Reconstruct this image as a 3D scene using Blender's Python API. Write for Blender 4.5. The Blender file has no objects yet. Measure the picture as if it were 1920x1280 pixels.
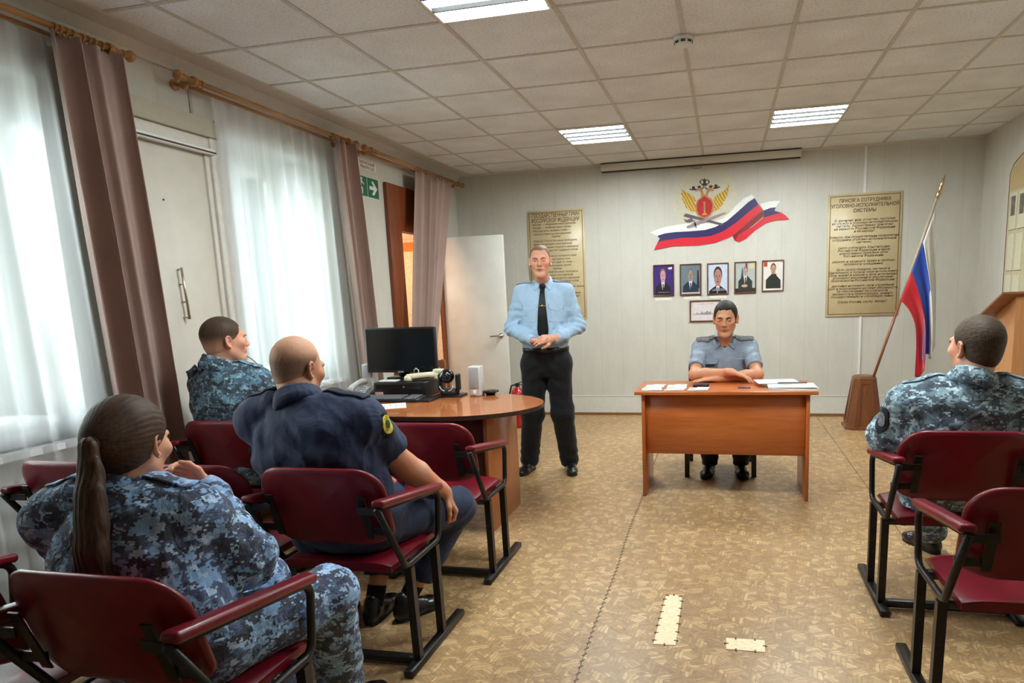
import bpy, bmesh, math, random
import numpy as np
from mathutils import Vector, Matrix

# ------------------------------------------------------------------ camera
scene = bpy.context.scene
COL = scene.collection
cam_data = bpy.data.cameras.new('camera')
cam = bpy.data.objects.new('camera', cam_data)
COL.objects.link(cam)
YAW, PITCH, ROLL = -0.2231, -0.1586, -0.0350
_cy, _sy, _cp, _sp = math.cos(YAW), math.sin(YAW), math.cos(PITCH), math.sin(PITCH)
_f = Vector((_sy * _cp, _cy * _cp, _sp))
_r0 = Vector((_cy, -_sy, 0))
_u0 = _r0.cross(_f)
_c, _s = math.cos(ROLL), math.sin(ROLL)
_r = _c * _r0 + _s * _u0
_u = -_s * _r0 + _c * _u0
M = Matrix.Identity(4)
for i in range(3):
    M[i][0], M[i][1], M[i][2] = _r[i], _u[i], -_f[i]
M[0][3], M[1][3], M[2][3] = 2.632, -2.865, 1.43
cam.matrix_world = M
cam_data.sensor_width = 36.0
cam_data.lens = 1242.1 / 1920 * 36
cam_data.shift_x = -(1081.8 - 960) / 1920
cam_data.shift_y = (748.7 - 640) / 1920
cam_data.clip_start = 0.05
scene.camera = cam

# ------------------------------------------------------------------ world, exposure
scene.view_settings.view_transform = 'Standard'
scene.view_settings.look = 'None'
scene.view_settings.exposure = 0.10
scene.view_settings.gamma = 1.0
scene.view_settings.use_curve_mapping = False
scene.cycles.use_denoising = True
scene.cycles.max_bounces = 8
scene.cycles.transparent_max_bounces = 16
scene.cycles.caustics_reflective = False
scene.cycles.caustics_refractive = False
scene.cycles.sample_clamp_indirect = 4.0
world = bpy.data.worlds.new('world')
scene.world = world
world.use_nodes = True
_bg = world.node_tree.nodes['Background']
_bg.inputs[0].default_value = (0.86, 0.95, 1.0, 1)
_bg.inputs[1].default_value = 25.0

H = 2.84            # ceiling height
XL, XR = -0.47, 5.15
YB, YF = 4.744, -5.2


def portal(y0, y1, z0, z1, x):
    l = bpy.data.lights.new('window_daylight', 'AREA')
    l.shape = 'RECTANGLE'
    l.size, l.size_y = z1 - z0, y1 - y0
    l.cycles.is_portal = True
    o = bpy.data.objects.new('window_daylight', l)
    COL.objects.link(o)
    o.location = (x, (y0 + y1) / 2, (z0 + z1) / 2)
    o.rotation_euler = (0, math.radians(-90), 0)


portal(-1.55, -0.222, 0.82, 2.51, -0.95)
portal(0.92, 1.986, 0.82, 2.51, -0.95)

TUBE = 79.0          # radiance of the lamp tubes


# ------------------------------------------------------------------ colour and material helpers
def lin(c):
    return tuple(((v / 255) / 12.92 if v / 255 <= 0.04045 else ((v / 255 + 0.055) / 1.055) ** 2.4) for v in c) + (1.0,)


class NT:
    """tiny node-tree helper"""

    def __init__(self, name):
        self.m = bpy.data.materials.new(name)
        self.m.use_nodes = True
        self.t = self.m.node_tree
        self.b = self.t.nodes['Principled BSDF']
        self.out = self.t.nodes['Material Output']

    def n(self, typ, **kw):
        nd = self.t.nodes.new(typ)
        for k, v in kw.items():
            setattr(nd, k, v)
        return nd

    def l(self, a, b):
        self.t.links.new(a, b)

    def coord(self, scale=(1, 1, 1), rot=(0, 0, 0), kind='Object'):
        tc = self.n('ShaderNodeTexCoord')
        mp = self.n('ShaderNodeMapping')
        mp.inputs['Scale'].default_value = scale
        mp.inputs['Rotation'].default_value = rot
        self.l(tc.outputs[kind], mp.inputs[0])
        return mp.outputs[0]

    def math(self, op, a, b=None, c=None):
        nd = self.n('ShaderNodeMath', operation=op)
        for i, v in enumerate((a, b, c)):
            if v is None:
                continue
            if isinstance(v, (int, float)):
                nd.inputs[i].default_value = v
            else:
                self.l(v, nd.inputs[i])
        return nd.outputs[0]

    def vmath(self, op, a, b=None, out=0):
        nd = self.n('ShaderNodeVectorMath', operation=op)
        for i, v in enumerate((a, b)):
            if v is None:
                continue
            if isinstance(v, (tuple, list)):
                nd.inputs[i].default_value = v
            else:
                self.l(v, nd.inputs[i])
        return nd.outputs[out]

    def noise(self, vec, scale, detail=3, rough=0.5):
        nd = self.n('ShaderNodeTexNoise')
        nd.inputs['Scale'].default_value = scale
        nd.inputs['Detail'].default_value = detail
        nd.inputs['Roughness'].default_value = rough
        if vec is not None:
            self.l(vec, nd.inputs['Vector'])
        return nd.outputs[0]

    def ramp(self, fac, stops, interp='LINEAR'):
        nd = self.n('ShaderNodeValToRGB')
        cr = nd.color_ramp
        cr.interpolation = interp
        while len(cr.elements) < len(stops):
            cr.elements.new(0.5)
        for e, (p, c) in zip(cr.elements, stops):
            e.position = p
            e.color = c if len(c) == 4 else lin(c)
        self.l(fac, nd.inputs[0])
        return nd.outputs[0]

    def mix(self, fac, a, b, mode='MIX'):
        nd = self.n('ShaderNodeMix', data_type='RGBA', blend_type=mode)
        for sock, v in ((nd.inputs[0], fac), (nd.inputs[6], a), (nd.inputs[7], b)):
            if isinstance(v, (int, float)):
                sock.default_value = v
            elif isinstance(v, tuple):
                sock.default_value = v if len(v) == 4 else lin(v)
            else:
                self.l(v, sock)
        return nd.outputs[2]

    def bump(self, h, strength=0.3, dist=0.01):
        nd = self.n('ShaderNodeBump')
        nd.inputs['Strength'].default_value = strength
        nd.inputs['Distance'].default_value = dist
        self.l(h, nd.inputs['Height'])
        self.l(nd.outputs[0], self.b.inputs['Normal'])

    def base(self, c):
        if isinstance(c, tuple):
            self.b.inputs['Base Color'].default_value = c if len(c) == 4 else lin(c)
        else:
            self.l(c, self.b.inputs['Base Color'])

    def set(self, rough=0.5, metal=0.0, spec=0.5, coat=0.0, sheen=0.0):
        self.b.inputs['Roughness'].default_value = rough
        self.b.inputs['Metallic'].default_value = metal
        self.b.inputs['Specular IOR Level'].default_value = spec
        self.b.inputs['Coat Weight'].default_value = coat
        self.b.inputs['Sheen Weight'].default_value = sheen
        return self.m


_MC = {}


def plain(name, c, rough=0.5, metal=0.0, spec=0.5, var=0.06, scale=30.0, bump=0.0, coat=0.0, sheen=0.0):
    """procedural plain finish with a slight tone variation"""
    if name in _MC:
        return _MC[name]
    t = NT(name)
    v = t.coord()
    nz = t.noise(v, scale, 4)
    lo = tuple(max(0, x * (1 - var)) for x in c)
    hi = tuple(min(255, x * (1 + var)) for x in c)
    t.base(t.ramp(nz, [(0.3, lo), (0.7, hi)]))
    if bump:
        t.bump(t.noise(v, scale * 4, 3), bump, 0.004)
    _MC[name] = t.set(rough, metal, spec, coat, sheen)
    return _MC[name]


def wood(name, c1, c2, axis=0, scale=1.0, rough=0.4, coat=0.15):
    if name in _MC:
        return _MC[name]
    t = NT(name)
    sc = [9.0 * scale] * 3
    sc[axis] = 1.1 * scale
    v = t.coord(tuple(sc))
    n1 = t.noise(v, 2.0, 5, 0.6)
    sc2 = [60.0 * scale] * 3
    sc2[axis] = 3.0 * scale
    n2 = t.noise(t.coord(tuple(sc2)), 2.0, 3, 0.6)
    f = t.math('MULTIPLY_ADD', n2, 0.45, t.math('MULTIPLY', n1, 0.6))
    t.base(t.ramp(f, [(0.3, c2), (0.72, c1)]))
    t.bump(n2, 0.06, 0.002)
    _MC[name] = t.set(rough, 0, 0.45, coat)
    return _MC[name]


def emit(name, c, strength):
    m = bpy.data.materials.new(name)
    m.use_nodes = True
    nt = m.node_tree
    nt.nodes.remove(nt.nodes['Principled BSDF'])
    e = nt.nodes.new('ShaderNodeEmission')
    e.inputs[0].default_value = c
    e.inputs[1].default_value = strength
    nt.links.new(e.outputs[0], nt.nodes['Material Output'].inputs[0])
    return m


# ------------------------------------------------------------------ mesh helpers
class MB:
    """collects shapes into one mesh"""

    def __init__(self):
        self.v, self.f, self.mi, self.sm = [], [], [], []

    def add(self, vs, fs, mi=0, smooth=False):
        b = len(self.v)
        self.v += [tuple(p) for p in vs]
        for q in fs:
            self.f.append([i + b for i in q])
            self.mi.append(mi)
            self.sm.append(smooth)
        return self

    def box(self, lo, hi, mi=0, mat=None):
        x0, y0, z0 = lo
        x1, y1, z1 = hi
        vs = [(x0, y0, z0), (x1, y0, z0), (x1, y1, z0), (x0, y1, z0), (x0, y0, z1), (x1, y0, z1), (x1, y1, z1), (x0, y1, z1)]
        if mat is not None:
            vs = [mat @ Vector(p) for p in vs]
        return self.add(vs, [(3, 2, 1, 0), (4, 5, 6, 7), (0, 1, 5, 4), (1, 2, 6, 5), (2, 3, 7, 6), (3, 0, 4, 7)], mi)

    def rbox(self, lo, hi, r=0.01, seg=3, mi=0, mat=None):
        bm = bmesh.new()
        bmesh.ops.create_cube(bm, size=1)
        c = [(a + b) / 2 for a, b in zip(lo, hi)]
        s = [b - a for a, b in zip(lo, hi)]
        for v in bm.verts:
            v.co = Vector((c[0] + v.co.x * s[0], c[1] + v.co.y * s[1], c[2] + v.co.z * s[2]))
        bmesh.ops.bevel(bm, geom=bm.edges[:], offset=min(r, min(s) * 0.49), segments=seg, affect='EDGES', profile=0.5)
        bm.verts.index_update()
        vs = [mat @ v.co if mat is not None else v.co.copy() for v in bm.verts]
        self.add(vs, [[v.index for v in f.verts] for f in bm.faces], mi, True)
        bm.free()
        return self

    def tube(self, pts, r, n=10, mi=0, closed=False, caps=True, square=False):
        pts = [Vector(p) for p in pts]
        N = len(pts)
        rs = r if isinstance(r, (list, tuple)) else [r] * N
        rings = []
        ref = None
        for i, p in enumerate(pts):
            if closed:
                d = (pts[(i + 1) % N] - pts[i - 1]).normalized()
            else:
                d = (pts[min(i + 1, N - 1)] - pts[max(i - 1, 0)]).normalized()
            if ref is None:
                ref = Vector((0, 0, 1)) if abs(d.z) < 0.9 else Vector((1, 0, 0))
            a = (ref - d * ref.dot(d)).normalized()
            ref = a
            b = d.cross(a)
            ring = []
            for k in range(n):
                t = 2 * math.pi * (k + (0.5 if square else 0)) / n
                ring.append(p + (a * math.cos(t) + b * math.sin(t)) * rs[i])
            rings.append(ring)
        vs = [q for ring in rings for q in ring]
        fs = []
        for i in range(N if closed else N - 1):
            j = (i + 1) % N
            for k in range(n):
                k2 = (k + 1) % n
                fs.append((i * n + k, i * n + k2, j * n + k2, j * n + k))
        if caps and not closed:
            fs.append(tuple(range(n - 1, -1, -1)))
            fs.append(tuple((N - 1) * n + k for k in range(n)))
        return self.add(vs, fs, mi, not square)

    def bar(self, a, b, w, h, mi=0, up=(0, 0, 1)):
        a, b = Vector(a), Vector(b)
        d = (b - a).normalized()
        up = Vector(up)
        if abs(d.dot(up)) > 0.98:
            up = Vector((0, 1, 0))
        s = d.cross(up).normalized()
        u = s.cross(d)
        vs = []
        for p in (a, b):
            for i, j in ((-1, -1), (1, -1), (1, 1), (-1, 1)):
                vs.append(p + s * (i * w / 2) + u * (j * h / 2))
        return self.add(vs, [(3, 2, 1, 0), (4, 5, 6, 7), (0, 1, 5, 4), (1, 2, 6, 5), (2, 3, 7, 6), (3, 0, 4, 7)], mi)

    def lathe(self, prof, c=(0, 0, 0), n=24, mi=0, mat=None):
        vs, fs = [], []
        for (r, z) in prof:
            for k in range(n):
                t = 2 * math.pi * k / n
                p = Vector((c[0] + r * math.cos(t), c[1] + r * math.sin(t), c[2] + z))
                vs.append(mat @ p if mat is not None else p)
        for i in range(len(prof) - 1):
            for k in range(n):
                k2 = (k + 1) % n
                fs.append((i * n + k, i * n + k2, (i + 1) * n + k2, (i + 1) * n + k))
        fs.append(tuple(range(n - 1, -1, -1)))
        fs.append(tuple((len(prof) - 1) * n + k for k in range(n)))
        return self.add(vs, fs, mi, True)

    def prism(self, poly, o, ex, ey, ez, t, mi=0):
        """polygon in the plane (ex, ey) at o, thickened by t along ez"""
        o, ex, ey, ez = Vector(o), Vector(ex), Vector(ey), Vector(ez)
        n = len(poly)
        A = [o + ex * x + ey * y for x, y in poly]
        B = [p + ez * t for p in A]
        fs = [tuple(range(n)), tuple(range(2 * n - 1, n - 1, -1))]
        for k in range(n):
            k2 = (k + 1) % n
            fs.append((k, k + n, k2 + n, k2))
        return self.add(A + B, fs, mi)

    def grid(self, P, mi=0, smooth=True):
        """P[i][j] points"""
        a, b = len(P), len(P[0])
        vs = [p for row in P for p in row]
        fs = [(i * b + j, i * b + j + 1, (i + 1) * b + j + 1, (i + 1) * b + j) for i in range(a - 1) for j in range(b - 1)]
        return self.add(vs, fs, mi, smooth)

    def sphere(self, c, r, n=16, mi=0, mat=None):
        rr = r if isinstance(r, (tuple, list)) else (r, r, r)
        vs, fs = [], []
        m = n // 2
        for i in range(m + 1):
            th = math.pi * i / m
            for k in range(n):
                t = 2 * math.pi * k / n
                p = Vector((rr[0] * math.sin(th) * math.cos(t), rr[1] * math.sin(th) * math.sin(t), rr[2] * math.cos(th)))
                if mat is not None:
                    p = mat @ p
                vs.append(Vector(c) + p)
        for i in range(m):
            for k in range(n):
                k2 = (k + 1) % n
                fs.append((i * n + k, (i + 1) * n + k, (i + 1) * n + k2, i * n + k2))
        return self.add(vs, fs, mi, True)

    def build(self, name, mats, parent=None, loc=None, bevel=0.0, solid=0.0, smooth=None):
        me = bpy.data.meshes.new(name)
        loc = Vector(loc) if loc is not None else Vector((0, 0, 0))
        me.from_pydata([tuple(Vector(p) - loc) for p in self.v], [], self.f)
        mats = mats if isinstance(mats, (list, tuple)) else [mats]
        for m in mats:
            me.materials.append(m)
        me.polygons.foreach_set('material_index', self.mi)
        me.polygons.foreach_set('use_smooth', [bool(s) if smooth is None else smooth for s in self.sm])
        me.validate()
        me.update()
        o = bpy.data.objects.new(name, me)
        COL.objects.link(o)
        o.location = loc
        set_parent(o, parent)
        if bevel:
            b = o.modifiers.new('b', 'BEVEL')
            b.width = bevel
            b.segments = 2
            b.limit_method = 'ANGLE'
            b.angle_limit = math.radians(40)
        if solid:
            s = o.modifiers.new('s', 'SOLIDIFY')
            s.thickness = solid
            s.offset = 0
        return o


def world_of(o):
    m = o.matrix_basis.copy()
    if o.parent is not None:
        m = world_of(o.parent) @ o.matrix_parent_inverse @ m
    return m


def set_parent(o, parent):
    if parent is not None:
        o.parent = parent
        o.matrix_parent_inverse = world_of(parent).inverted()


def fix_normals(o):
    bm = bmesh.new()
    bm.from_mesh(o.data)
    bmesh.ops.recalc_face_normals(bm, faces=bm.faces[:])
    bm.to_mesh(o.data)
    bm.free()


def tag(o, label, cat, group=None, kind=None):
    if label:
        o['label'] = label
    if cat:
        o['category'] = cat
    if group:
        o['group'] = group
    if kind:
        o['kind'] = kind
    return o


def thing(name, label, cat, loc=(0, 0, 0), group=None):
    o = bpy.data.objects.new(name, None)
    o.empty_display_size = 0.05
    COL.objects.link(o)
    o.location = loc
    return tag(o, label, cat, group)


def struct(o):
    o['kind'] = 'structure'
    return o


def text_mesh(name, body, size, m, parent, origin, ex, ey, align='CENTER', extrude=0.0006, width=None, spacing=1.0, shear=0.0, bold=0.0):
    """writing as a mesh; origin is the anchor of the first line's baseline, ex to the right, ey up"""
    cu = bpy.data.curves.new(name, 'FONT')
    cu.body = body
    cu.size = size
    cu.align_x = align
    cu.extrude = extrude
    cu.space_line = spacing
    cu.shear = shear
    cu.offset = bold
    cu.resolution_u = 2
    tmp = bpy.data.objects.new('tmp', cu)
    COL.objects.link(tmp)
    dg = bpy.context.evaluated_depsgraph_get()
    me = bpy.data.meshes.new_from_object(tmp.evaluated_get(dg))
    bpy.data.objects.remove(tmp)
    bpy.data.curves.remove(cu)
    ex, ey = Vector(ex), Vector(ey)
    ez = ex.cross(ey)
    k = 1.0
    if width:
        xs = [v.co.x for v in me.vertices]
        k = width / max(1e-6, max(xs) - min(xs))
    R = Matrix.Identity(4)
    for i in range(3):
        R[i][0], R[i][1], R[i][2], R[i][3] = ex[i] * k, ey[i], ez[i], origin[i]
    me.transform(R)
    me.name = name
    me.materials.clear()
    me.materials.append(m)
    o = bpy.data.objects.new(name, me)
    COL.objects.link(o)
    set_parent(o, parent)
    return o

# ================================================================== THE ROOM
def floor_material():
    """linoleum printed with three-way blocks of wood strips"""
    t = NT('linoleum_strips')
    S = 0.135
    v = t.coord((1 / S, 1 / S, 1 / S), (0, 0, 0.12))
    sx, sy = 1.0, 1.7320508
    vv = t.vmath('MULTIPLY', v, (1, 1, 0))
    # light waviness so that the strips do not look ruled
    nzv = t.n('ShaderNodeTexNoise')
    nzv.inputs['Scale'].default_value = 2.2
    t.l(vv, nzv.inputs['Vector'])
    wob = t.vmath('SCALE', t.vmath('SUBTRACT', nzv.outputs['Color'], (0.5, 0.5, 0.5)))
    wob.node.inputs['Scale'].default_value = 0.16
    vv = t.vmath('ADD', vv, wob)

    def cell(off):
        q = t.vmath('ADD', vv, off)
        md = t.n('ShaderNodeVectorMath', operation='MODULO')
        fl = t.vmath('FLOOR', t.vmath('DIVIDE', q, (sx, sy, 1)))
        base = t.vmath('MULTIPLY', fl, (sx, sy, 1))
        return t.vmath('SUBTRACT', t.vmath('SUBTRACT', q, base), (sx / 2, sy / 2, 0)), fl
    a, fa = cell((100, 100.2, 0))
    b, fb = cell((100 + sx / 2, 100.2 + sy / 2, 0))
    la = t.vmath('LENGTH', a, out=1)
    lb = t.vmath('LENGTH', b, out=1)
    sel = t.math('LESS_THAN', lb, la)
    mx = t.n('ShaderNodeMix', data_type='VECTOR')
    t.l(sel, mx.inputs[0]); t.l(a, mx.inputs[4]); t.l(b, mx.inputs[5])
    g = mx.outputs[1]
    mi = t.n('ShaderNodeMix', data_type='VECTOR')
    t.l(sel, mi.inputs[0]); t.l(fa, mi.inputs[4]); t.l(t.vmath('ADD', fb, (0.37, 0.71, 0)), mi.inputs[5])
    cid = mi.outputs[1]
    sp = t.n('ShaderNodeSeparateXYZ'); t.l(g, sp.inputs[0])
    ang = t.math('ARCTAN2', sp.outputs[1], sp.outputs[0])
    sec = t.math('FLOOR', t.math('DIVIDE', t.math('ADD', ang, math.pi + 0.5236), 2.0943951))
    # across-strip direction, turning by 60 degrees per sector
    th = t.math('MULTIPLY', sec, 1.0471976)
    cr = t.math('ADD', t.math('MULTIPLY', sp.outputs[0], t.math('COSINE', th)), t.math('MULTIPLY', sp.outputs[1], t.math('SINE', th)))
    k = t.math('MULTIPLY', cr, 8.0)
    sid = t.math('FLOOR', k)
    fr = t.math('FRACT', k)
    wn = t.n('ShaderNodeTexWhiteNoise', noise_dimensions='3D')
    cx = t.n('ShaderNodeCombineXYZ')
    t.l(sid, cx.inputs[0]); t.l(sec, cx.inputs[1])
    t.l(t.vmath('ADD', cx.outputs[0], t.vmath('MULTIPLY', cid, (7.3, 3.1, 1))), wn.inputs['Vector'])
    gap = t.math('LESS_THAN', t.math('ABSOLUTE', t.math('SUBTRACT', fr, 0.5)), 0.40)
    tone = t.ramp(wn.outputs[0], [(0.0, (166, 131, 91)), (0.3, (202, 165, 118)), (0.7, (222, 186, 138)), (1.0, (236, 206, 160))])
    big = t.noise(t.coord((1, 1, 1)), 0.9, 3)
    grain = t.noise(t.coord((1, 1, 1)), 55, 4, 0.7)
    c = t.mix(t.math('MULTIPLY', t.math('SUBTRACT', 1.0, gap), 0.8), tone, (138, 104, 70))
    edge = t.math('MULTIPLY', t.math('GREATER_THAN', t.math('MINIMUM', la, lb), 0.46), 0.6)
    c = t.mix(edge, c, (132, 98, 64))
    c = t.mix(0.38, c, t.ramp(grain, [(0.25, (150, 120, 84)), (0.6, (202, 170, 126)), (0.8, (226, 198, 158))]))
    c = t.mix(1.0, c, t.ramp(big, [(0.3, (208, 202, 194)), (0.7, (249, 247, 244))]), 'MULTIPLY')
    t.base(c)
    t.bump(grain, 0.08, 0.002)
    return t.set(0.36, 0, 0.4)


def wall_material(name, axis, c):
    """plastic wall boards: narrow upright boards with fine joints, an uneven cream print"""
    t = NT(name)
    v = t.coord()
    sp = t.n('ShaderNodeSeparateXYZ'); t.l(v, sp.inputs[0])
    k = t.math('DIVIDE', t.math('ADD', sp.outputs[axis], 10.03), 0.25)
    fr = t.math('FRACT', k)
    joint = t.math('LESS_THAN', fr, 0.016)
    wn = t.n('ShaderNodeTexWhiteNoise', noise_dimensions='1D')
    t.l(t.math('FLOOR', k), wn.inputs['W'])
    n1 = t.noise(t.coord((1, 1, 0.35)), 9, 5, 0.62)
    n2 = t.noise(t.coord((1, 1, 0.6)), 70, 3)
    f = t.math('MULTIPLY_ADD', n2, 0.35, t.math('MULTIPLY', n1, 0.65))
    lo = tuple(x * 0.97 for x in c)
    hi = tuple(min(255, x * 1.018) for x in c)
    col = t.ramp(f, [(0.35, lo), (0.65, hi)])
    col = t.mix(t.math('MULTIPLY', wn.outputs[0], 0.18), col, tuple(x * 0.96 for x in c))
    col = t.mix(t.math('MULTIPLY', joint, 0.34), col, tuple(x * 0.74 for x in c))
    t.base(col)
    t.bump(n2, 0.05, 0.003)
    return t.set(0.42, 0, 0.35)


def ceiling_material():
    t = NT('mineral_fibre_tile')
    v = t.coord()
    n1 = t.noise(v, 75, 3, 0.6)
    n2 = t.noise(v, 3, 2)
    c = t.ramp(n1, [(0.36, (222, 230, 240)), (0.47, (238, 245, 252)), (0.6, (246, 251, 255))])
    t.base(t.mix(1.0, c, t.ramp(n2, [(0.3, (240, 238, 236)), (0.7, (255, 255, 255))]), 'MULTIPLY'))
    t.bump(n1, 0.25, 0.003)
    return t.set(0.9, 0, 0.1)


WALLC = (204, 201, 191)
m_wall_x = wall_material('wall_boards_back', 0, WALLC)
m_wall_y = wall_material('wall_boards_side', 1, WALLC)
m_plinth = plain('plinth_board', (214, 212, 203), 0.4, var=0.02)
m_white = plain('white_plastic', (232, 233, 230), 0.35, var=0.015)
m_trim = plain('cornice_white', (205, 200, 192), 0.5, var=0.02)

fl = MB().box((XL - 0.45, YF - 0.2, -0.1), (XR + 0.2, YB + 0.2, 0)).build('floor', floor_material())
struct(fl)

# --- ceiling: panels, grid bars
ce = struct(MB().box((XL - 0.45, YF - 0.2, H), (XR + 0.2, YB + 0.2, H + 0.1)).build('ceiling', ceiling_material()))
g = MB()
x = -0.6
while x < XR:
    if x > XL:
        g.box((x - 0.012, YF, H - 0.004), (x + 0.012, YB, H + 0.001))
    x += 0.6
y = -4.8
while y < YB:
    g.box((XL, y - 0.012, H - 0.0035), (XR, y + 0.012, H + 0.001))
    y += 0.6
g.build('ceiling_grid', plain('ceiling_grid_bar', (196, 194, 188), 0.6, var=0.04), ce)

# --- walls
struct(MB().box((XL - 0.45, YB, 0), (XR + 0.2, YB + 0.2, H)).build('wall_back', m_wall_x))
struct(MB().box((XR, YF, 0), (XR + 0.2, YB, H)).build('wall_right', m_wall_y))
struct(MB().box((XL - 0.45, YF - 0.2, 0), (XR + 0.2, YF, H)).build('wall_front', m_wall_x))
SILL, HEAD = 0.82, 2.51
W1, W2, DW = (-1.55, -0.222), (0.92, 1.986), (3.23, 4.08)
XO = XL - 0.45
wl = MB()


def wall_piece(y0, y1, z0, z1):
    wl.box((XO, y0, z0), (XL, y1, z1))


wall_piece(YF, W1[0], 0, H)
wall_piece(W1[0], W1[1], 0, SILL); wall_piece(W1[0], W1[1], HEAD, H)
wall_piece(W1[1], W2[0], 0, H)
wall_piece(W2[0], W2[1], 0, SILL); wall_piece(W2[0], W2[1], HEAD, H)
wall_piece(W2[1], DW[0], 0, H)
wall_piece(DW[0], DW[1], 2.09, H)
wall_piece(DW[1], YB, 0, H)
struct(wl.build('wall_left', m_wall_y))

# --- skirting, plinth board, cornices
struct(MB().box((XL, YB - 0.012, 0.03), (XR, YB, 0.225)).box((XL, YB - 0.016, 0.222), (XR, YB, 0.232)).build('trim_1', m_plinth))
struct(MB().box((XL, YB - 0.022, 0), (XR, YB, 0.03)).build('baseboard_back', plain('brown_skirting', (128, 88, 50), 0.5)))
struct(MB().box((XR - 0.02, YF, 0), (XR, YB - 0.022, 0.03)).build('baseboard_right', plain('brown_skirting', (128, 88, 50), 0.5)))
cn = MB()
prof = [(0, -0.07), (0.02, -0.07), (0.028, -0.055), (0.055, -0.03), (0.075, -0.012), (0.085, 0), (0, 0)]
cn.prism(prof, (XL, YF, H), (1, 0, 0), (0, 0, 1), (0, 1, 0), YB - YF)
cn.box((XL, YF, H - 0.012), (XL + 0.2, YB, H))
struct(cn.build('trim_2', m_trim))
cb = MB()
cb.prism([(-p, q) for p, q in [(0, -0.02), (0.012, -0.02), (0.02, -0.01), (0.02, 0), (0, 0)]], (XL, YB, H), (0, 1, 0), (0, 0, 1), (1, 0, 0), XR - XL)
struct(cb.build('trim_3', m_trim))
# a joint strip down the left wall above the boarded door
struct(MB().box((XL, 0.70, 2.56), (XL + 0.008, 0.72, H - 0.07)).build('trim_4', plain('joint_strip', (170, 165, 155), 0.5)))


# --- windows
def glass_material():
    t = NT('window_glass')
    nt = t.t
    nt.nodes.remove(t.b)
    tr = nt.nodes.new('ShaderNodeBsdfTransparent')
    gl = nt.nodes.new('ShaderNodeBsdfGlossy')
    gl.inputs['Roughness'].default_value = 0.02
    fr = nt.nodes.new('ShaderNodeFresnel')
    fr.inputs[0].default_value = 1.45
    nz = t.noise(t.coord(), 3, 1)
    tr.inputs[0].default_value = (0.95, 0.98, 0.97, 1)
    mx = nt.nodes.new('ShaderNodeMixShader')
    nt.links.new(fr.outputs[0], mx.inputs[0])
    nt.links.new(tr.outputs[0], mx.inputs[1])
    nt.links.new(gl.outputs[0], mx.inputs[2])
    nt.links.new(mx.outputs[0], t.out.inputs[0])
    return t.m


m_glass = glass_material()
m_pvc = plain('window_pvc', (236, 238, 238), 0.3, var=0.01)


def window(name, y0, y1):
    xf = XL - 0.39
    root = MB()
    z0, z1 = SILL, HEAD
    d0, d1 = xf - 0.06, xf
    for a in ((y0, z0, y1, z0 + 0.07), (y0, z1 - 0.07, y1, z1), (y0, z0 + 0.07, y0 + 0.07, z1 - 0.07), (y1 - 0.07, z0 + 0.07, y1, z1 - 0.07)):
        root.rbox((d0, a[0], a[1]), (d1, a[2], a[3]), 0.006, 2)
    ym = (y0 + y1) / 2
    root.rbox((d0, ym - 0.04, z0 + 0.07), (d1, ym + 0.04, z1 - 0.07), 0.006, 2)
    w = struct(root.build(name, m_pvc))
    for a, b in ((y0 + 0.07, ym - 0.04), (ym + 0.04, y1 - 0.07)):
        s = MB()
        za, zb = z0 + 0.07, z1 - 0.07
        e0, e1 = xf - 0.045, xf + 0.015
        t = 0.06
        for q in ((a, za, b, za + t), (a, zb - t, b, zb), (a, za + t, a + t, zb - t), (b - t, za + t, b, zb - t)):
            s.rbox((e0, q[0], q[1]), (e1, q[2], q[3]), 0.008, 2)
        so = s.build('window_sash', m_pvc, w)
        MB().box((xf - 0.025, a + t - 0.01, za + t - 0.01), (xf - 0.019, b - t + 0.01, zb - t + 0.01)).build('window_pane', m_glass, so)
    h = MB().rbox((xf + 0.015, ym + 0.055, 1.55), (xf + 0.03, ym + 0.085, 1.62), 0.005).rbox((xf + 0.03, ym + 0.06, 1.46), (xf + 0.045, ym + 0.08, 1.6), 0.005)
    h.build('window_handle', m_white, w)
    # reveal boards and sill
    rv = MB()
    rv.box((xf, y0 - 0.0, z0 - 0.03), (XL + 0.06, y1, z0))
    rv.box((xf, y0, z0), (XL, y0 + 0.006, z1)).box((xf, y1 - 0.006, z0), (XL, y1, z1)).box((xf, y0, z1 - 0.006), (XL, y1, z1))
    rv.build('window_reveal', m_pvc, w)
    return w


window('window_1', *W1)
window('window_2', *W2)

# --- doorway far along the left wall: brown stile, transom and a warm-lit glazed opening
m_brown = wood('door_brown_veneer', (136, 70, 36), (96, 44, 20), 2, 1.0, 0.35)
dr = MB()
dr.box((XL, 2.985, 0), (XL + 0.035, DW[0], 2.51))
dr.box((XL, DW[0], 2.085), (XL + 0.035, DW[1], 2.51))
dr.box((XL, DW[1], 0), (XL + 0.035, DW[1] + 0.05, 2.51))
d1 = struct(dr.build('door_1', m_brown))
rv = MB()
rv.box((XO, DW[0], 0), (XL, DW[0] + 0.02, 2.09), 0).box((XO, DW[1] - 0.02, 0), (XL, DW[1], 1.95), 0).box((XO, DW[1] - 0.02, 1.95), (XL, DW[1], 2.05), 1).box((XO, DW[1] - 0.02, 2.05), (XL, DW[1], 2.09), 0).box((XO, DW[0], 2.075), (XL, DW[1], 2.09), 0)
rv.build('door_reveal', [plain('lobby_peach', (250, 214, 178), 0.7), plain('lobby_orange', (240, 132, 52), 0.7)], d1)
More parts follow.
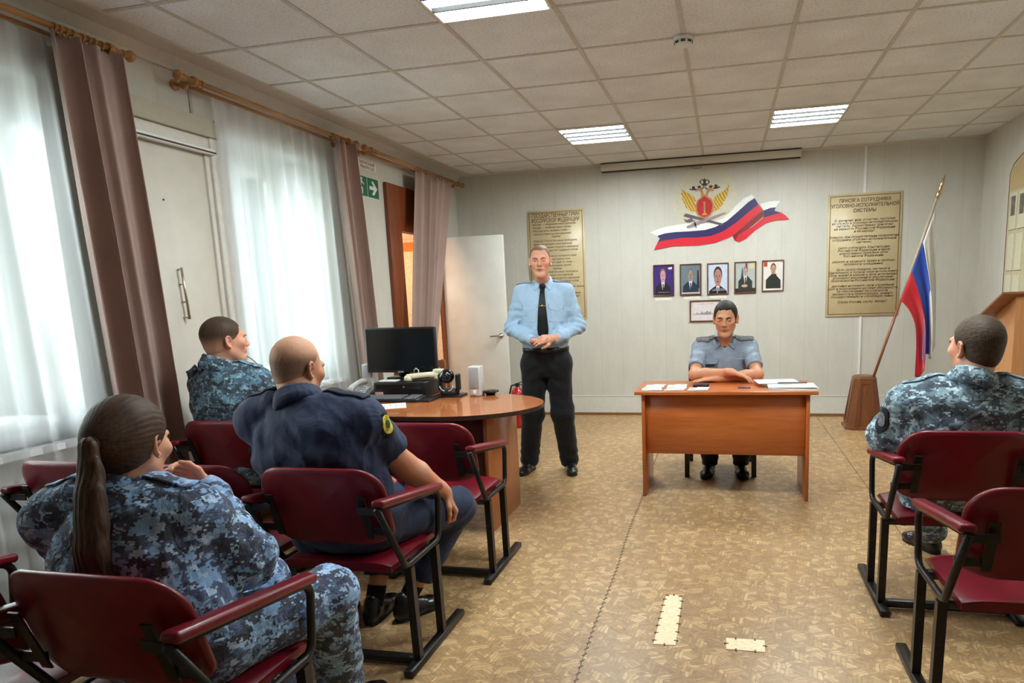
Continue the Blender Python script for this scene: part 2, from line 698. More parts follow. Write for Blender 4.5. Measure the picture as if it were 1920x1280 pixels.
# the lobby behind it
lb = MB()
lx0, lx1, ly0, ly1, lh = XO - 0.5, XO, 3.12, 5.2, 2.5
lb.box((lx0 - 0.1, ly0, 0), (lx0, ly1, 2.15), 0).box((lx0 - 0.1, ly0, 2.15), (lx0, ly1, lh), 1)
lb.box((lx0 - 0.1, ly0 - 0.1, 0), (lx1, ly0, lh), 0).box((lx0 - 0.1, ly1, 0), (lx1, ly1 + 0.1, 1.75), 0).box((lx0 - 0.1, ly1, 1.75), (lx1, ly1 + 0.1, lh), 1)
lb.box((lx0 - 0.1, ly0, lh), (lx1, ly1, lh + 0.1), 0).box((lx0 - 0.1, ly0, -0.1), (lx1, ly1, 0), 2)
struct(lb.build('wall_lobby', [plain('lobby_peach', (250, 214, 178), 0.7), plain('lobby_orange', (240, 132, 52), 0.7), plain('lobby_floor', (150, 100, 60), 0.5)]))
ll = bpy.data.lights.new('lobby_lamp', 'POINT')
ll.energy = 9
ll.color = (1.0, 0.93, 0.82)
ll.shadow_soft_size = 0.12
lo_ = bpy.data.objects.new('lobby_lamp', ll)
COL.objects.link(lo_)
lo_.location = (XO - 0.06, 3.42, 1.7)

# --- open white door leaf at the end of the doorway, standing out into the room
m_leaf = plain('white_door_paint', (226, 225, 217), 0.35, var=0.02, scale=6)
lf = struct(MB().rbox((-0.43, 4.125, 0.008), (0.285, 4.165, 2.085), 0.004, 2).build('door_2', m_leaf))
hd = MB()
hd.lathe([(0.026, 0), (0.026, 0.01), (0.012, 0.012), (0.012, 0.05), (0.0, 0.052)], mat=Matrix.Translation((0.215, 4.125, 1.0)) @ Matrix.Rotation(math.radians(90), 4, 'X'), n=16)
hd.tube([(0.215, 4.08, 1.0), (0.19, 4.075, 1.0), (0.10, 4.075, 0.995)], 0.009, 8)
hd.build('door_handle', plain('brushed_steel', (170, 165, 155), 0.3, 0.8), lf)

# --- boarded-up white door between the two windows
bd = MB()
yA, yB_ = 0.06, 0.745
bd.rbox((XL, yA, 0.02), (XL + 0.018, yB_, 2.36), 0.004, 1)
door3 = struct(bd.build('door_3', plain('white_board_door', (214, 210, 198), 0.45, var=0.02, scale=8)))
fr = MB()
fr.rbox((XL, yB_, 0), (XL + 0.032, yB_ + 0.035, 2.44), 0.006, 2).rbox((XL, yB_ + 0.035, 0), (XL + 0.05, yB_ + 0.115, 2.44), 0.008, 2)
fr.rbox((XL, yA - 0.09, 2.36), (XL + 0.035, yB_ + 0.115, 2.44), 0.006, 2)
fr.rbox((XL, yA - 0.12, 0), (XL + 0.045, yA, 2.44), 0.006, 2)
fr.build('door_frame', plain('door_frame_white', (218, 214, 204), 0.4, var=0.02), door3)
hl = MB()
hl.prism([(yA - 0.15, 2.44), (yB_ + 0.10, 2.44), (yB_ + 0.10, 2.50), (yB_ + 0.06, 2.545), (yA - 0.15, 2.545)], (XL, 0, 0), (0, 1, 0), (0, 0, 1), (1, 0, 0), 0.06)
hl.build('door_header', plain('header_olive', (176, 172, 152), 0.5, var=0.02), door3)
rl = MB().rbox((XL + 0.03, yA - 0.05, 2.335), (XL + 0.07, yB_ + 0.05, 2.368), 0.006, 2)
rl.build('door_track', plain('track_white', (240, 240, 236), 0.3, var=0.01), door3)
MB().box((XL + 0.07, yA - 0.05, 2.342), (XL + 0.0715, yB_ + 0.05, 2.352)).build('track_slot', plain('slot_dark', (60, 55, 50), 0.6), door3)
hm = MB()
hm.tube([(XL + 0.05, 0.433, 1.655), (XL + 0.05, 0.448, 1.36)], 0.0075, 10)
for z in (1.645, 1.56, 1.46, 1.37):
    hm.tube([(XL + 0.016, 0.44, z), (XL + 0.05, 0.44, z)], 0.0045, 8)
hm.build('door_handle', plain('worn_brass_chrome', (196, 186, 168), 0.28, 0.9), door3)
MB().sphere((XL + 0.02, 0.40, 2.03), 0.006, 8).build('peephole', plain('slot_dark', (60, 55, 50), 0.6), door3)
# heating pipe beside the door
pp = MB().tube([(XL + 0.022, 0.885, 0.0), (XL + 0.022, 0.885, 2.5), (XL + 0.01, 0.885, 2.56)], 0.012, 10)
tag(pp.build('heating_pipe', m_white), 'thin white upright pipe on the wall between boarded door and sheer curtain', 'pipe')

# ================================================================== CEILING FIXTURES
m_steel_w = plain('lamp_frame_white', (235, 235, 230), 0.35, var=0.01)
m_tube = emit('fluorescent_tube', (0.915, 1.0, 1.0, 1), TUBE)
m_refl = plain('lamp_reflector', (225, 225, 222), 0.3, 0.2, var=0.01)


def ceiling_lamp(x0, y0, label):
    root = thing('ceiling_lamp', label, 'ceiling light', (x0 + 0.3, y0 + 0.3, H), 'fluorescent ceiling panels')
    a = MB()
    t = 0.02
    for q in ((x0 + .006, y0 + .006, x0 + .594, y0 + t), (x0 + .006, y0 + .6 - t, x0 + .594, y0 + .594), (x0 + .006, y0 + t, x0 + t, y0 + .6 - t), (x0 + .6 - t, y0 + t, x0 + .594, y0 + .6 - t)):
        a.box((q[0], q[1], H - 0.014), (q[2], q[3], H + 0.0))
    a.build('lamp_frame', m_steel_w, root)
    MB().box((x0 + t, y0 + t, H - 0.003), (x0 + .6 - t, y0 + .6 - t, H - 0.001)).build('reflector', m_refl, root)
    for k in range(4):
        yy = y0 + 0.085 + k * 0.143
        o = MB().prism([(0.045 * math.cos(a), -0.009 * math.sin(a)) for a in [math.pi * i / 8 for i in range(9)]], (x0 + 0.03, yy, H - 0.004), (0, 1, 0), (0, 0, 1), (1, 0, 0), 0.54).build('lamp_tube', m_tube, root)
        fix_normals(o)
    for k in range(3):
        yy = y0 + 0.157 + k * 0.143
        MB().prism([(-0.016, 0), (0.016, 0), (0.006, -0.016), (-0.006, -0.016)], (x0 + t, yy, H - 0.003), (0, 1, 0), (0, 0, 1), (1, 0, 0), 0.56).build('louvre_blade', plain('louvre_grey', (34, 34, 34), 0.6), root)
    return root


ceiling_lamp(1.2, 0.0, 'square four-tube ceiling lamp nearest the camera, cut by the top of the picture')
ceiling_lamp(1.2, 3.0, 'square four-tube ceiling lamp above the standing man, nearer the curtained windows')
ceiling_lamp(3.0, 3.0, 'square four-tube ceiling lamp farther from the windows, above the oath board side')
for lx, ly in ((3.0, 0.0),):
    ceiling_lamp(lx, ly, 'square four-tube ceiling lamp above the aisle chairs near the lectern, above the picture')

sd = thing('smoke_detector', 'round white smoke detector on the ceiling grid', 'smoke detector', (2.4, 1.2, H))
MB().lathe([(0.058, 0), (0.058, -0.014), (0.05, -0.02)], (2.4, 1.2, H - 0.004), 28).build('detector_base', m_white, sd)
MB().lathe([(0.05, -0.02), (0.05, -0.035), (0.044, -0.044), (0.03, -0.047)], (2.4, 1.2, H - 0.004), 28).build('detector_cap', m_white, sd)
vs_ = MB()
for a in range(8):
    th = a * math.pi / 4
    vs_.box((-0.012, 0.0475, -0.036), (0.012, 0.0515, -0.024), mat=Matrix.Translation((2.4, 1.2, H - 0.004)) @ Matrix.Rotation(th, 4, 'Z'))
vs_.build('detector_slots', plain('slot_dark', (60, 55, 50), 0.6), sd)

# ================================================================== CURTAINS
def fabric(name, c, rough=0.75):
    t = NT(name)
    v = t.coord()
    n = t.noise(v, 220, 3)
    n2 = t.noise(t.coord(), 5, 3)
    t.base(t.mix(0.35, t.ramp(n, [(0.3, tuple(x * .95 for x in c)), (0.7, tuple(min(255, x * 1.04) for x in c))]), t.ramp(n2, [(0.3, tuple(x * .94 for x in c)), (0.7, tuple(min(255, x * 1.08) for x in c))])))
    t.bump(n, 0.1, 0.002)
    return t.set(rough, 0, 0.3, 0, 0.4)


def sheer_material():
    t = NT('voile')
    nt = t.t
    nt.nodes.remove(t.b)
    tr = nt.nodes.new('ShaderNodeBsdfTransparent')
    tl = nt.nodes.new('ShaderNodeBsdfTranslucent')
    df = nt.nodes.new('ShaderNodeBsdfDiffuse')
    tl.inputs[0].default_value = (0.80, 0.83, 0.84, 1)
    df.inputs[0].default_value = (0.84, 0.86, 0.87, 1)
    m1 = nt.nodes.new('ShaderNodeMixShader')
    m1.inputs[0].default_value = 0.45
    nt.links.new(tl.outputs[0], m1.inputs[1]); nt.links.new(df.outputs[0], m1.inputs[2])
    m2 = nt.nodes.new('ShaderNodeMixShader')
    # a voile seen at a slant covers more of what is behind it
    lw = nt.nodes.new('ShaderNodeLayerWeight')
    lw.inputs[0].default_value = 0.35
    th = t.noise(t.coord((1, 1, 0.05)), 26, 2)
    f = t.math('MULTIPLY_ADD', lw.outputs[1], 0.5, t.math('MULTIPLY_ADD', th, 0.22, 0.36))
    f = t.math('MINIMUM', f, 0.97)
    nt.links.new(f, m2.inputs[0])
    nt.links.new(tr.outputs[0], m2.inputs[1]); nt.links.new(m1.outputs[0], m2.inputs[2])
    nt.links.new(m2.outputs[0], t.out.inputs[0])
    return t.m


m_curtain = fabric('brown_velour', (160, 133, 123))
m_sheer = sheer_material()
m_rod = wood('rod_pine', (190, 138, 80), (140, 92, 46), 1, 2.0, 0.35, 0.3)


def hanging(x, ytop, ybot, z0, z1, folds, amp, rows=40, cols=160, seed=0, xbot=None, sharp=0.0, pinch=0.4):
    """a hanging cloth: rows run down, folds across"""
    rnd = random.Random(seed)
    ph = [rnd.uniform(0, 6.28) for _ in range(6)]
    P = []
    for i in range(rows + 1):
        v = i / rows
        ya = ytop[0] + (ybot[0] - ytop[0]) * v
        yb = ytop[1] + (ybot[1] - ytop[1]) * v
        z = z1 + (z0 - z1) * v
        row = []
        for j in range(cols + 1):
            u = j / cols
            uu = u + 0.018 * math.sin(2 * math.pi * u * 2 + ph[0] + v * 1.2) + 0.008 * math.sin(2 * math.pi * u * 5 + ph[1] - v * 2)
            w = math.sin(2 * math.pi * folds * uu + ph[2] + 0.5 * math.sin(v * 2.2 + ph[3]))
            w2 = math.sin(2 * math.pi * folds * 2.3 * uu + ph[4] + v)
            a = amp * (pinch + (1 - pinch) * min(1, v * 3)) * (0.75 + 0.35 * math.sin(u * 7 + ph[5]))
            if sharp:
                w = math.copysign(abs(w) ** (1 - sharp), w)
            xx = x + a * w + 0.12 * a * w2
            if xbot is not None:
                xx += (xbot - x) * v
            yy = ya + (yb - ya) * u + 0.35 * a * math.cos(2 * math.pi * folds * uu + ph[2])
            row.append((xx, yy, z))
        P.append(row)
    return P


def curtain(label, P, n_tabs, ytop, z1):
    m = MB().grid(P)
    o = m.build('curtain', m_curtain, solid=0.004)
    return tag(o, label, 'curtain', 'brown curtains at the windows and doorway')


curtain('brown curtain beside the boarded white door, nearest the ponytailed woman', hanging(-0.315, (-0.25, 0.13), (-0.16, 0.24), 0.03, 2.675, 3.4, 0.062, seed=3, sharp=0.15, pinch=0.75), 0, 0, 0)
curtain('brown curtain between the sheer-covered window and the green arrow sign', hanging(-0.315, (1.96, 2.26), (2.12, 2.42), 0.03, 2.675, 2.6, 0.055, seed=8, sharp=0.15, pinch=0.75), 0, 0, 0)
curtain('brown curtain gathered across the brown doorway, behind the monitor', hanging(-0.315, (3.40, 4.3), (2.90, 3.22), 0.03, 2.665, 5, 0.045, seed=5, sharp=0.1, pinch=0.7), 0, 0, 0)

for lab, P in (('white sheer curtain at the window nearest the camera, cut by the picture edge', hanging(-0.402, (-1.9, -0.20), (-1.9, -0.12), 0.05, 2.675, 11, 0.014, 24, 260, 4, pinch=0.8)),
               ('white sheer curtain over the window between boarded door and green arrow sign', hanging(-0.402, (0.80, 2.06), (0.82, 2.2), 0.05, 2.675, 9, 0.014, 24, 220, 9, pinch=0.8))):
    tag(MB().grid(P).build('sheer_curtain', m_sheer), lab, 'sheer curtain', 'sheer white curtains')


def curtain_rod(y0, y1, label, rings):
    root = thing('curtain_rod', label, 'curtain rod', (-0.35, (y0 + y1) / 2, 2.70), 'wooden curtain rods')
    zf = 2.70
    f = MB().tube([(-0.33, y0, zf), (-0.33, y1, zf)], 0.0135, 12)
    f.build('front_pole', m_rod, root)
    MB().tube([(-0.40, y0 + 0.06, zf - 0.012), (-0.40, y1 - 0.06, zf - 0.012)], 0.0105, 12).build('rear_pole', m_rod, root)
    for ye, s in ((y0, -1), (y1, 1)):
        mat = Matrix.Translation((-0.33, ye, zf)) @ Matrix.Rotation(math.radians(-90 * s), 4, 'X')
        MB().lathe([(0.0135, 0), (0.02, 0.004), (0.02, 0.010), (0.012, 0.016), (0.012, 0.022), (0.024, 0.034), (0.03, 0.046), (0.026, 0.058), (0.012, 0.066), (0.002, 0.068)], n=16, mat=mat).build('finial', m_rod, root)
        yb = ye - s * 0.07
        b = MB().tube([(XL, yb, zf - 0.006), (-0.33, yb, zf - 0.006)], 0.010, 10)
        mat = Matrix.Translation((XL, yb, zf - 0.006)) @ Matrix.Rotation(math.radians(90), 4, 'Y')
        b.lathe([(0.03, 0), (0.03, 0.012), (0.012, 0.02)], n=16, mat=mat)
        for xx, zz, rr in ((-0.33, zf, 0.0135), (-0.40, zf - 0.012, 0.0105)):
            mat = Matrix.Translation((xx, yb - 0.012, zz)) @ Matrix.Rotation(math.radians(-90), 4, 'X')
            b.lathe([(rr + 0.001, 0), (rr + 0.012, 0), (rr + 0.012, 0.024), (rr + 0.001, 0.024)], n=16, mat=mat)
        b.build('rod_bracket', m_rod, root)
    for y in rings:
        t = 0.017
        pts = [(-0.33 + 0.021 * math.cos(a), y + 0.004 * math.sin(a * 2), zf - 0.006 + 0.021 * math.sin(a)) for a in [k * 2 * math.pi / 18 for k in range(18)]]
        MB().tube(pts, 0.0042, 8, closed=True).build('curtain_ring', m_rod, root)
    return root


curtain_rod(-2.0, 0.13, 'double wooden curtain rod nearest the camera, above the first sheer curtain', [-0.225, -0.2, -0.17, -0.14, -0.09, -0.06, -0.03, 0.01, 0.05, 0.075])
curtain_rod(0.53, 2.28, 'double wooden curtain rod over the middle window with sheer curtain', [0.62, 0.65, 1.97, 2.0, 2.04, 2.09, 2.13, 2.18, 2.2])
curtain_rod(2.5, 4.56, 'double wooden curtain rod above the brown doorway', [2.62, 3.43, 3.5, 3.57, 3.63, 3.7, 3.77, 3.85, 3.93, 4.0, 4.08, 4.16, 4.24, 4.3])

# ================================================================== THINGS ON THE WALLS
m_board = plain('board_tan', (200, 182, 142), 0.35, var=0.03, scale=8)
m_line = plain('board_brown_line', (96, 62, 34), 0.5)
m_ink = plain('board_ink', (86, 62, 44), 0.5)
UP = (0, 0, 1)


def wall_board(x0, x1, z0, z1, label, heads, body, size_h, size_b, head_z, body_z, align, bx, hw):
    root = thing('wall_board', label, 'notice board', ((x0 + x1) / 2, YB, z0), 'tan text boards on the back wall')
    MB().rbox((x0, YB - 0.014, z0), (x1, YB - 0.001, z1), 0.002, 1).build('board_panel', m_board, root)
    fr = MB()
    e, w = 0.022, 0.006
    y0, y1 = YB - 0.0152, YB - 0.0135
    fr.box((x0 + e, y0, z0 + e), (x1 - e, y1, z0 + e + w)).box((x0 + e, y0, z1 - e - w), (x1 - e, y1, z1 - e))
    fr.box((x0 + e, y0, z0 + e), (x0 + e + w, y1, z1 - e)).box((x1 - e - w, y0, z0 + e), (x1 - e, y1, z1 - e))
    fr.build('border_line', m_line, root)
    z = head_z
    for h, wd in heads:
        text_mesh('heading_lettering', h, size_h, m_ink, root, ((x0 + x1) / 2, YB - 0.0145, z), (1, 0, 0), UP, 'CENTER', width=wd, bold=0.0009)
        z -= hw
    for n, (ln, zz, al, sh) in enumerate(body):
        if ln:
            text_mesh('text_lettering', ln, size_b, m_ink, root, (bx if al == 'LEFT' else (x0 + x1) / 2, YB - 0.0145, zz), (1, 0, 0), UP, al, shear=sh, bold=0.0005)
    return root


hy = ['Россия — священная наша держава,', 'Россия — любимая наша страна.', 'Могучая воля, великая слава —', 'Твоё достоянье на все времена!']
hy2 = ['Славься, Отечество наше свободное,', 'Братских народов союз вековой,', 'Предками данная мудрость народная!', 'Славься, страна! Мы гордимся тобой!']
hy3 = ['От южных морей до полярного края', 'Раскинулись наши леса и поля.', 'Одна ты на свете! Одна ты такая —', 'Хранимая Богом родная земля!']
hy4 = ['Широкий простор для мечты и для жизни', 'Грядущие нам открывают года.', 'Нам силу даёт наша верность Отчизне.', 'Так было, так есть и так будет всегда!']
bl = []
z = 2.218
for ln in hy:
    bl.append((ln, z, 'LEFT', 0.25)); z -= 0.0362
bl.append(('Припев:', z + 0.004, 'CENTER', 0.25)); z -= 0.042
for ln in hy2:
    bl.append((ln, z, 'LEFT', 0.25)); z -= 0.0362
z -= 0.028
for ln in hy3:
    bl.append((ln, z, 'LEFT', 0.25)); z -= 0.0362
bl.append(('Припев:', z, 'CENTER', 0.25)); z -= 0.0362
for ln in hy2:
    bl.append((ln, z, 'LEFT', 0.25)); z -= 0.0362
z -= 0.028
for ln in hy4:
    bl.append((ln, z, 'LEFT', 0.25)); z -= 0.0362
bl.append(('Припев.', z, 'CENTER', 0.25))
wall_board(0.392, 1.066, 1.137, 2.385, 'tan anthem text board on the back wall, partly behind the standing man', [('ГОСУДАРСТВЕННЫЙ ГИМН', 0.56), ('РОССИЙСКОЙ ФЕДЕРАЦИИ', 0.56)], bl, 0.062, 0.0285, 2.305, 0, 'LEFT', 0.455, 0.056)
ob = []
z = 2.075
for grp in (['Я, фамилия, имя, отчество, поступая', 'на службу в уголовно-исполнительную', 'систему, торжественно присягаю', 'на верность Российской Федерации', 'и её народу!'],
            ['Клянусь при осуществлении полномочий', 'сотрудника уголовно-исполнительной', 'системы:'],
            ['свято соблюдать Конституцию', 'Российской Федерации и иные', 'нормативные правовые акты', 'Российской Федерации;'],
            ['уважать и защищать права и свободы', 'человека и гражданина;'],
            ['быть мужественным, честным и', 'бдительным, в полной мере использовать', 'свои знания и навыки в деле исполнения', 'уголовных наказаний и обеспечения', 'безопасности Российской Федерации;'],
            ['достойно исполнять свой служебный', 'долг и возложенные на меня обязанности', 'по обеспечению безопасности,', 'законности и правопорядка, хранить', 'государственную и служебную тайну.'],
            ['Служу России, служу Закону!']):
    for ln in grp:
        ob.append((ln, z, 'CENTER', 0.25)); z -= 0.0285
    z -= 0.027
wall_board(3.683, 4.408, 1.088, 2.356, 'tan oath text board on the back wall behind the tricolour flag', [('ПРИСЯГА СОТРУДНИКА', 0.50), ('УГОЛОВНО-ИСПОЛНИТЕЛЬНОЙ', 0.66), ('СИСТЕМЫ', 0.22)], ob, 0.05, 0.0335, 2.268, 0, 'CENTER', 0, 0.052)

EMB = {
    'white_a': [(1.809,2.073),(1.912,2.109),(1.977,2.125),(2.096,2.139),(2.215,2.148),(2.342,2.139),(2.476,2.142),(2.61,2.181),(2.68,2.243),(2.742,2.309),(2.829,2.378),(2.907,2.412),(2.94,2.373),(2.873,2.336),(2.768,2.247),(2.645,2.148),(2.521,2.093),(2.413,2.068),(2.251,2.063),(2.086,2.063),(1.976,2.055),(1.892,2.033)],
    'blue_a': [(2.937,2.373),(2.873,2.336),(2.768,2.247),(2.645,2.148),(2.521,2.093),(2.413,2.068),(2.251,2.063),(2.086,2.063),(1.976,2.055),(1.892,2.033),(1.917,2.0),(1.896,1.966),(1.975,1.979),(2.159,1.996),(2.341,1.992),(2.476,2.0),(2.61,2.044),(2.742,2.125),(2.856,2.215),(2.978,2.305)],
    'red_a': [(1.896,1.966),(1.975,1.979),(2.159,1.996),(2.341,1.992),(2.476,2.0),(2.61,2.044),(2.742,2.125),(2.856,2.215),(2.978,2.305),(3.02,2.249),(2.9,2.152),(2.787,2.053),(2.707,1.99),(2.654,1.969),(2.521,1.924),(2.34,1.906),(2.066,1.911),(1.853,1.88)],
    'fold': [(2.709,1.988),(2.795,2.056),(2.909,2.155),(3.027,2.247),(3.04,2.187),(2.961,2.122),(2.857,2.044),(2.769,2.0),(2.743,1.944),(2.778,1.919),(2.739,1.936),(2.721,1.959)],
    'white_b': [(2.994,2.309),(3.097,2.329),(3.2,2.329),(3.153,2.26),(3.098,2.26),(3.031,2.238)],
    'blue_b': [(3.031,2.237),(3.098,2.26),(3.156,2.264),(3.143,2.229),(3.214,2.205),(3.133,2.19),(3.026,2.16),(3.04,2.191)],
    'red_b': [(2.778,1.919),(2.849,1.952),(2.936,2.027),(3.048,2.1),(3.151,2.129),(3.298,2.129),(3.257,2.174),(3.216,2.205),(3.133,2.19),(3.026,2.16),(2.935,2.088),(2.831,2.024),(2.769,2.0),(2.743,1.944)],
    'wing_l': [(2.151,2.531),(2.186,2.498),(2.218,2.478),(2.263,2.453),(2.298,2.42),(2.318,2.384),(2.302,2.363),(2.314,2.335),(2.314,2.291),(2.293,2.264),(2.261,2.275),(2.243,2.282),(2.23,2.305),(2.207,2.324),(2.203,2.351),(2.185,2.37),(2.181,2.397),(2.166,2.415),(2.17,2.442),(2.158,2.469),(2.164,2.495)],
    'wing_r': [(2.671,2.542),(2.664,2.48),(2.658,2.445),(2.645,2.41),(2.636,2.386),(2.61,2.352),(2.601,2.322),(2.574,2.302),(2.561,2.281),(2.53,2.268),(2.505,2.26),(2.5,2.307),(2.517,2.349),(2.504,2.385),(2.521,2.415),(2.561,2.443),(2.61,2.466),(2.649,2.502)],
    'neck_l': [(2.37,2.411),(2.375,2.451),(2.366,2.477),(2.344,2.492),(2.315,2.478),(2.31,2.49),(2.335,2.503),(2.335,2.521),(2.357,2.528),(2.379,2.507),(2.399,2.462),(2.41,2.413)],
    'neck_r': [(2.443,2.407),(2.446,2.446),(2.459,2.471),(2.477,2.483),(2.508,2.471),(2.513,2.483),(2.488,2.496),(2.488,2.513),(2.468,2.526),(2.446,2.507),(2.428,2.465),(2.408,2.413)],
    'rim': [(2.408,2.448),(2.446,2.42),(2.488,2.391),(2.511,2.332),(2.503,2.267),(2.476,2.22),(2.441,2.195),(2.405,2.184),(2.369,2.199),(2.333,2.228),(2.311,2.274),(2.311,2.336),(2.33,2.387),(2.37,2.416)],
    'shield': [(2.408,2.425),(2.443,2.402),(2.475,2.378),(2.493,2.329),(2.486,2.268),(2.463,2.229),(2.432,2.214),(2.405,2.204),(2.378,2.215),(2.347,2.238),(2.328,2.277),(2.328,2.335),(2.345,2.382),(2.379,2.406)],
    'column': [(2.399,2.355),(2.394,2.366),(2.423,2.364),(2.417,2.354),(2.421,2.25),(2.436,2.235),(2.439,2.224),(2.383,2.225),(2.385,2.238),(2.401,2.249)],
    'fasces': [(2.198,2.251),(2.216,2.253),(2.61,2.124),(2.597,2.103),(2.184,2.228)],
    'axe': [(2.184,2.201),(2.215,2.186),(2.27,2.201),(2.288,2.173),(2.251,2.157),(2.206,2.162)],
    'sword': [(2.215,2.115),(2.228,2.123),(2.297,2.15),(2.592,2.235),(2.641,2.244),(2.623,2.227),(2.333,2.126),(2.242,2.098),(2.219,2.096)],
    'guard': [(2.288,2.182),(2.306,2.176),(2.328,2.095),(2.31,2.092)],
    'tail': [(2.373,2.146),(2.449,2.142),(2.469,2.101),(2.445,2.098),(2.451,2.075),(2.427,2.081),(2.422,2.05),(2.409,2.064),(2.402,2.046),(2.391,2.078),(2.373,2.077),(2.376,2.097),(2.355,2.098)],
    'crown_t': [(2.408,2.619),(2.415,2.601),(2.433,2.601),(2.46,2.589),(2.467,2.567),(2.446,2.551),(2.428,2.534),(2.39,2.537),(2.375,2.553),(2.355,2.572),(2.364,2.596),(2.384,2.605),(2.401,2.602)],
    'hole_a': [(2.375,2.595),(2.393,2.594),(2.399,2.567),(2.384,2.555),(2.369,2.571)],
    'hole_b': [(2.429,2.591),(2.446,2.588),(2.453,2.568),(2.44,2.554),(2.422,2.565)],
    'stem_a': [(2.402,2.536),(2.408,2.521),(2.384,2.498),(2.369,2.501),(2.39,2.517)],
    'stem_b': [(2.415,2.535),(2.424,2.515),(2.446,2.498),(2.435,2.493),(2.411,2.515)],
    'crown_l': [(2.335,2.526),(2.33,2.538),(2.344,2.534),(2.353,2.544),(2.363,2.533),(2.375,2.535),(2.37,2.516),(2.344,2.514)],
    'crown_r': [(2.461,2.517),(2.458,2.537),(2.47,2.531),(2.479,2.541),(2.488,2.53),(2.499,2.532),(2.493,2.512),(2.468,2.512)],
    'orb_l': [(2.245,2.514),(2.252,2.517),(2.276,2.505),(2.274,2.53),(2.29,2.541),(2.308,2.531),(2.31,2.512),(2.335,2.506),(2.317,2.496),(2.281,2.496),(2.254,2.502)],
    'orb_r': [(2.573,2.52),(2.579,2.51),(2.557,2.502),(2.521,2.496),(2.493,2.501),(2.517,2.514),(2.513,2.535),(2.529,2.544),(2.546,2.533),(2.546,2.515)],
}


def emblem_layer(m, key, depth, t=0.004, mi=0):
    # polygons lie in (x, z) on the back wall; depth is the distance from the wall
    m.prism(EMB[key], (0, YB - depth, 0), (1, 0, 0), (0, 0, 1), (0, -1, 0), t, mi)


em = thing('wall_emblem', 'golden double-headed eagle emblem with red shield on pale round panel', 'emblem', (2.406, YB, 2.06))
rd = MB()
rr = 0.349
rd.prism([(2.406 + rr * math.cos(a), 2.405 + rr * math.sin(a)) for a in [k * 2 * math.pi / 64 for k in range(64)]], (0, YB, 0), (1, 0, 0), (0, 0, 1), (0, -1, 0), 0.003)
rd.build('round_panel', plain('roundel_cream', (208, 202, 182), 0.5, var=0.02), em)


def eagle_gold(name):
    t = NT(name)
    v = t.coord((1, 1, 1), (0, 0.5, 0))
    w = t.n('ShaderNodeTexWave', wave_type='BANDS')
    w.inputs['Scale'].default_value = 11
    w.inputs['Distortion'].default_value = 3.0
    t.l(v, w.inputs[0])
    t.base(t.ramp(w.outputs[1], [(0.1, (166, 124, 36)), (0.4, (206, 164, 54)), (0.8, (222, 184, 78))]))
    return t.set(0.45)


m_gold = eagle_gold('emblem_gold')
m_tan = plain('emblem_tan', (190, 134, 84), 0.45)
m_dk = plain('emblem_dark_brown', (66, 40, 28), 0.45)
m_lil = plain('emblem_grey_lilac', (150, 134, 142), 0.4)
m_lild = plain('emblem_grey_dark', (92, 82, 92), 0.4)
m_red = plain('emblem_red', (178, 34, 34), 0.4)
for keys, nm, mm, d in ((('wing_l',), 'wing', m_gold, .003), (('wing_r',), 'wing', m_gold, .003), (('neck_l',), 'eagle_head', m_tan, .004), (('neck_r',), 'eagle_head', m_tan, .004), (('tail',), 'tail', m_gold, .003),
                        (('fasces', 'axe'), 'fasces', m_lild, .008), (('sword', 'guard'), 'sword', m_lil, .012), (('rim',), 'shield_rim', m_tan, .008), (('shield',), 'shield', m_red, .012), (('column',), 'shield_column', m_tan, .016),
                        (('crown_t', 'stem_a', 'stem_b'), 'crown', m_dk, .004), (('hole_a',), 'crown_inset', plain('roundel_cream', (208, 202, 182), 0.5, var=0.02), .008), (('hole_b',), 'crown_inset', plain('roundel_cream', (208, 202, 182), 0.5, var=0.02), .008), (('crown_l',), 'small_crown', m_dk, .008), (('crown_r',), 'small_crown', m_dk, .008), (('orb_l',), 'beak', m_dk, .005), (('orb_r',), 'beak', m_dk, .005)):
    q = MB()
    for k in keys:
        emblem_layer(q, k, d)
    o = q.build(nm, mm, em)
    fix_normals(o)
rb = thing('wall_ribbon', 'waving tricolour ribbon panel below the eagle emblem', 'wall decoration', (2.55, YB, 1.89))
for keys, nm, c, d in ((('white_a', 'white_b'), 'white_stripe', (236, 236, 232), .0035), (('blue_a', 'blue_b'), 'blue_stripe', (44, 38, 92), .004), (('red_a', 'red_b'), 'red_stripe', (208, 30, 48), .0045), (('fold',), 'ribbon_fold', (128, 24, 30), .006)):
    q = MB()
    for k in keys:
        emblem_layer(q, k, d)
    o = q.build(nm, plain('ribbon_' + nm, c, 0.35, var=0.02), rb)
    fix_normals(o)

# --- framed portraits: flat prints of a head and shoulders behind glass
m_fr = wood('frame_brown', (112, 62, 34), (70, 36, 20), 0, 3.0, 0.35)


def oval(cx, cy, rx, ry, n=20):
    return [(cx + rx * math.cos(k * 2 * math.pi / n), cy + ry * math.sin(k * 2 * math.pi / n)) for k in range(n)]


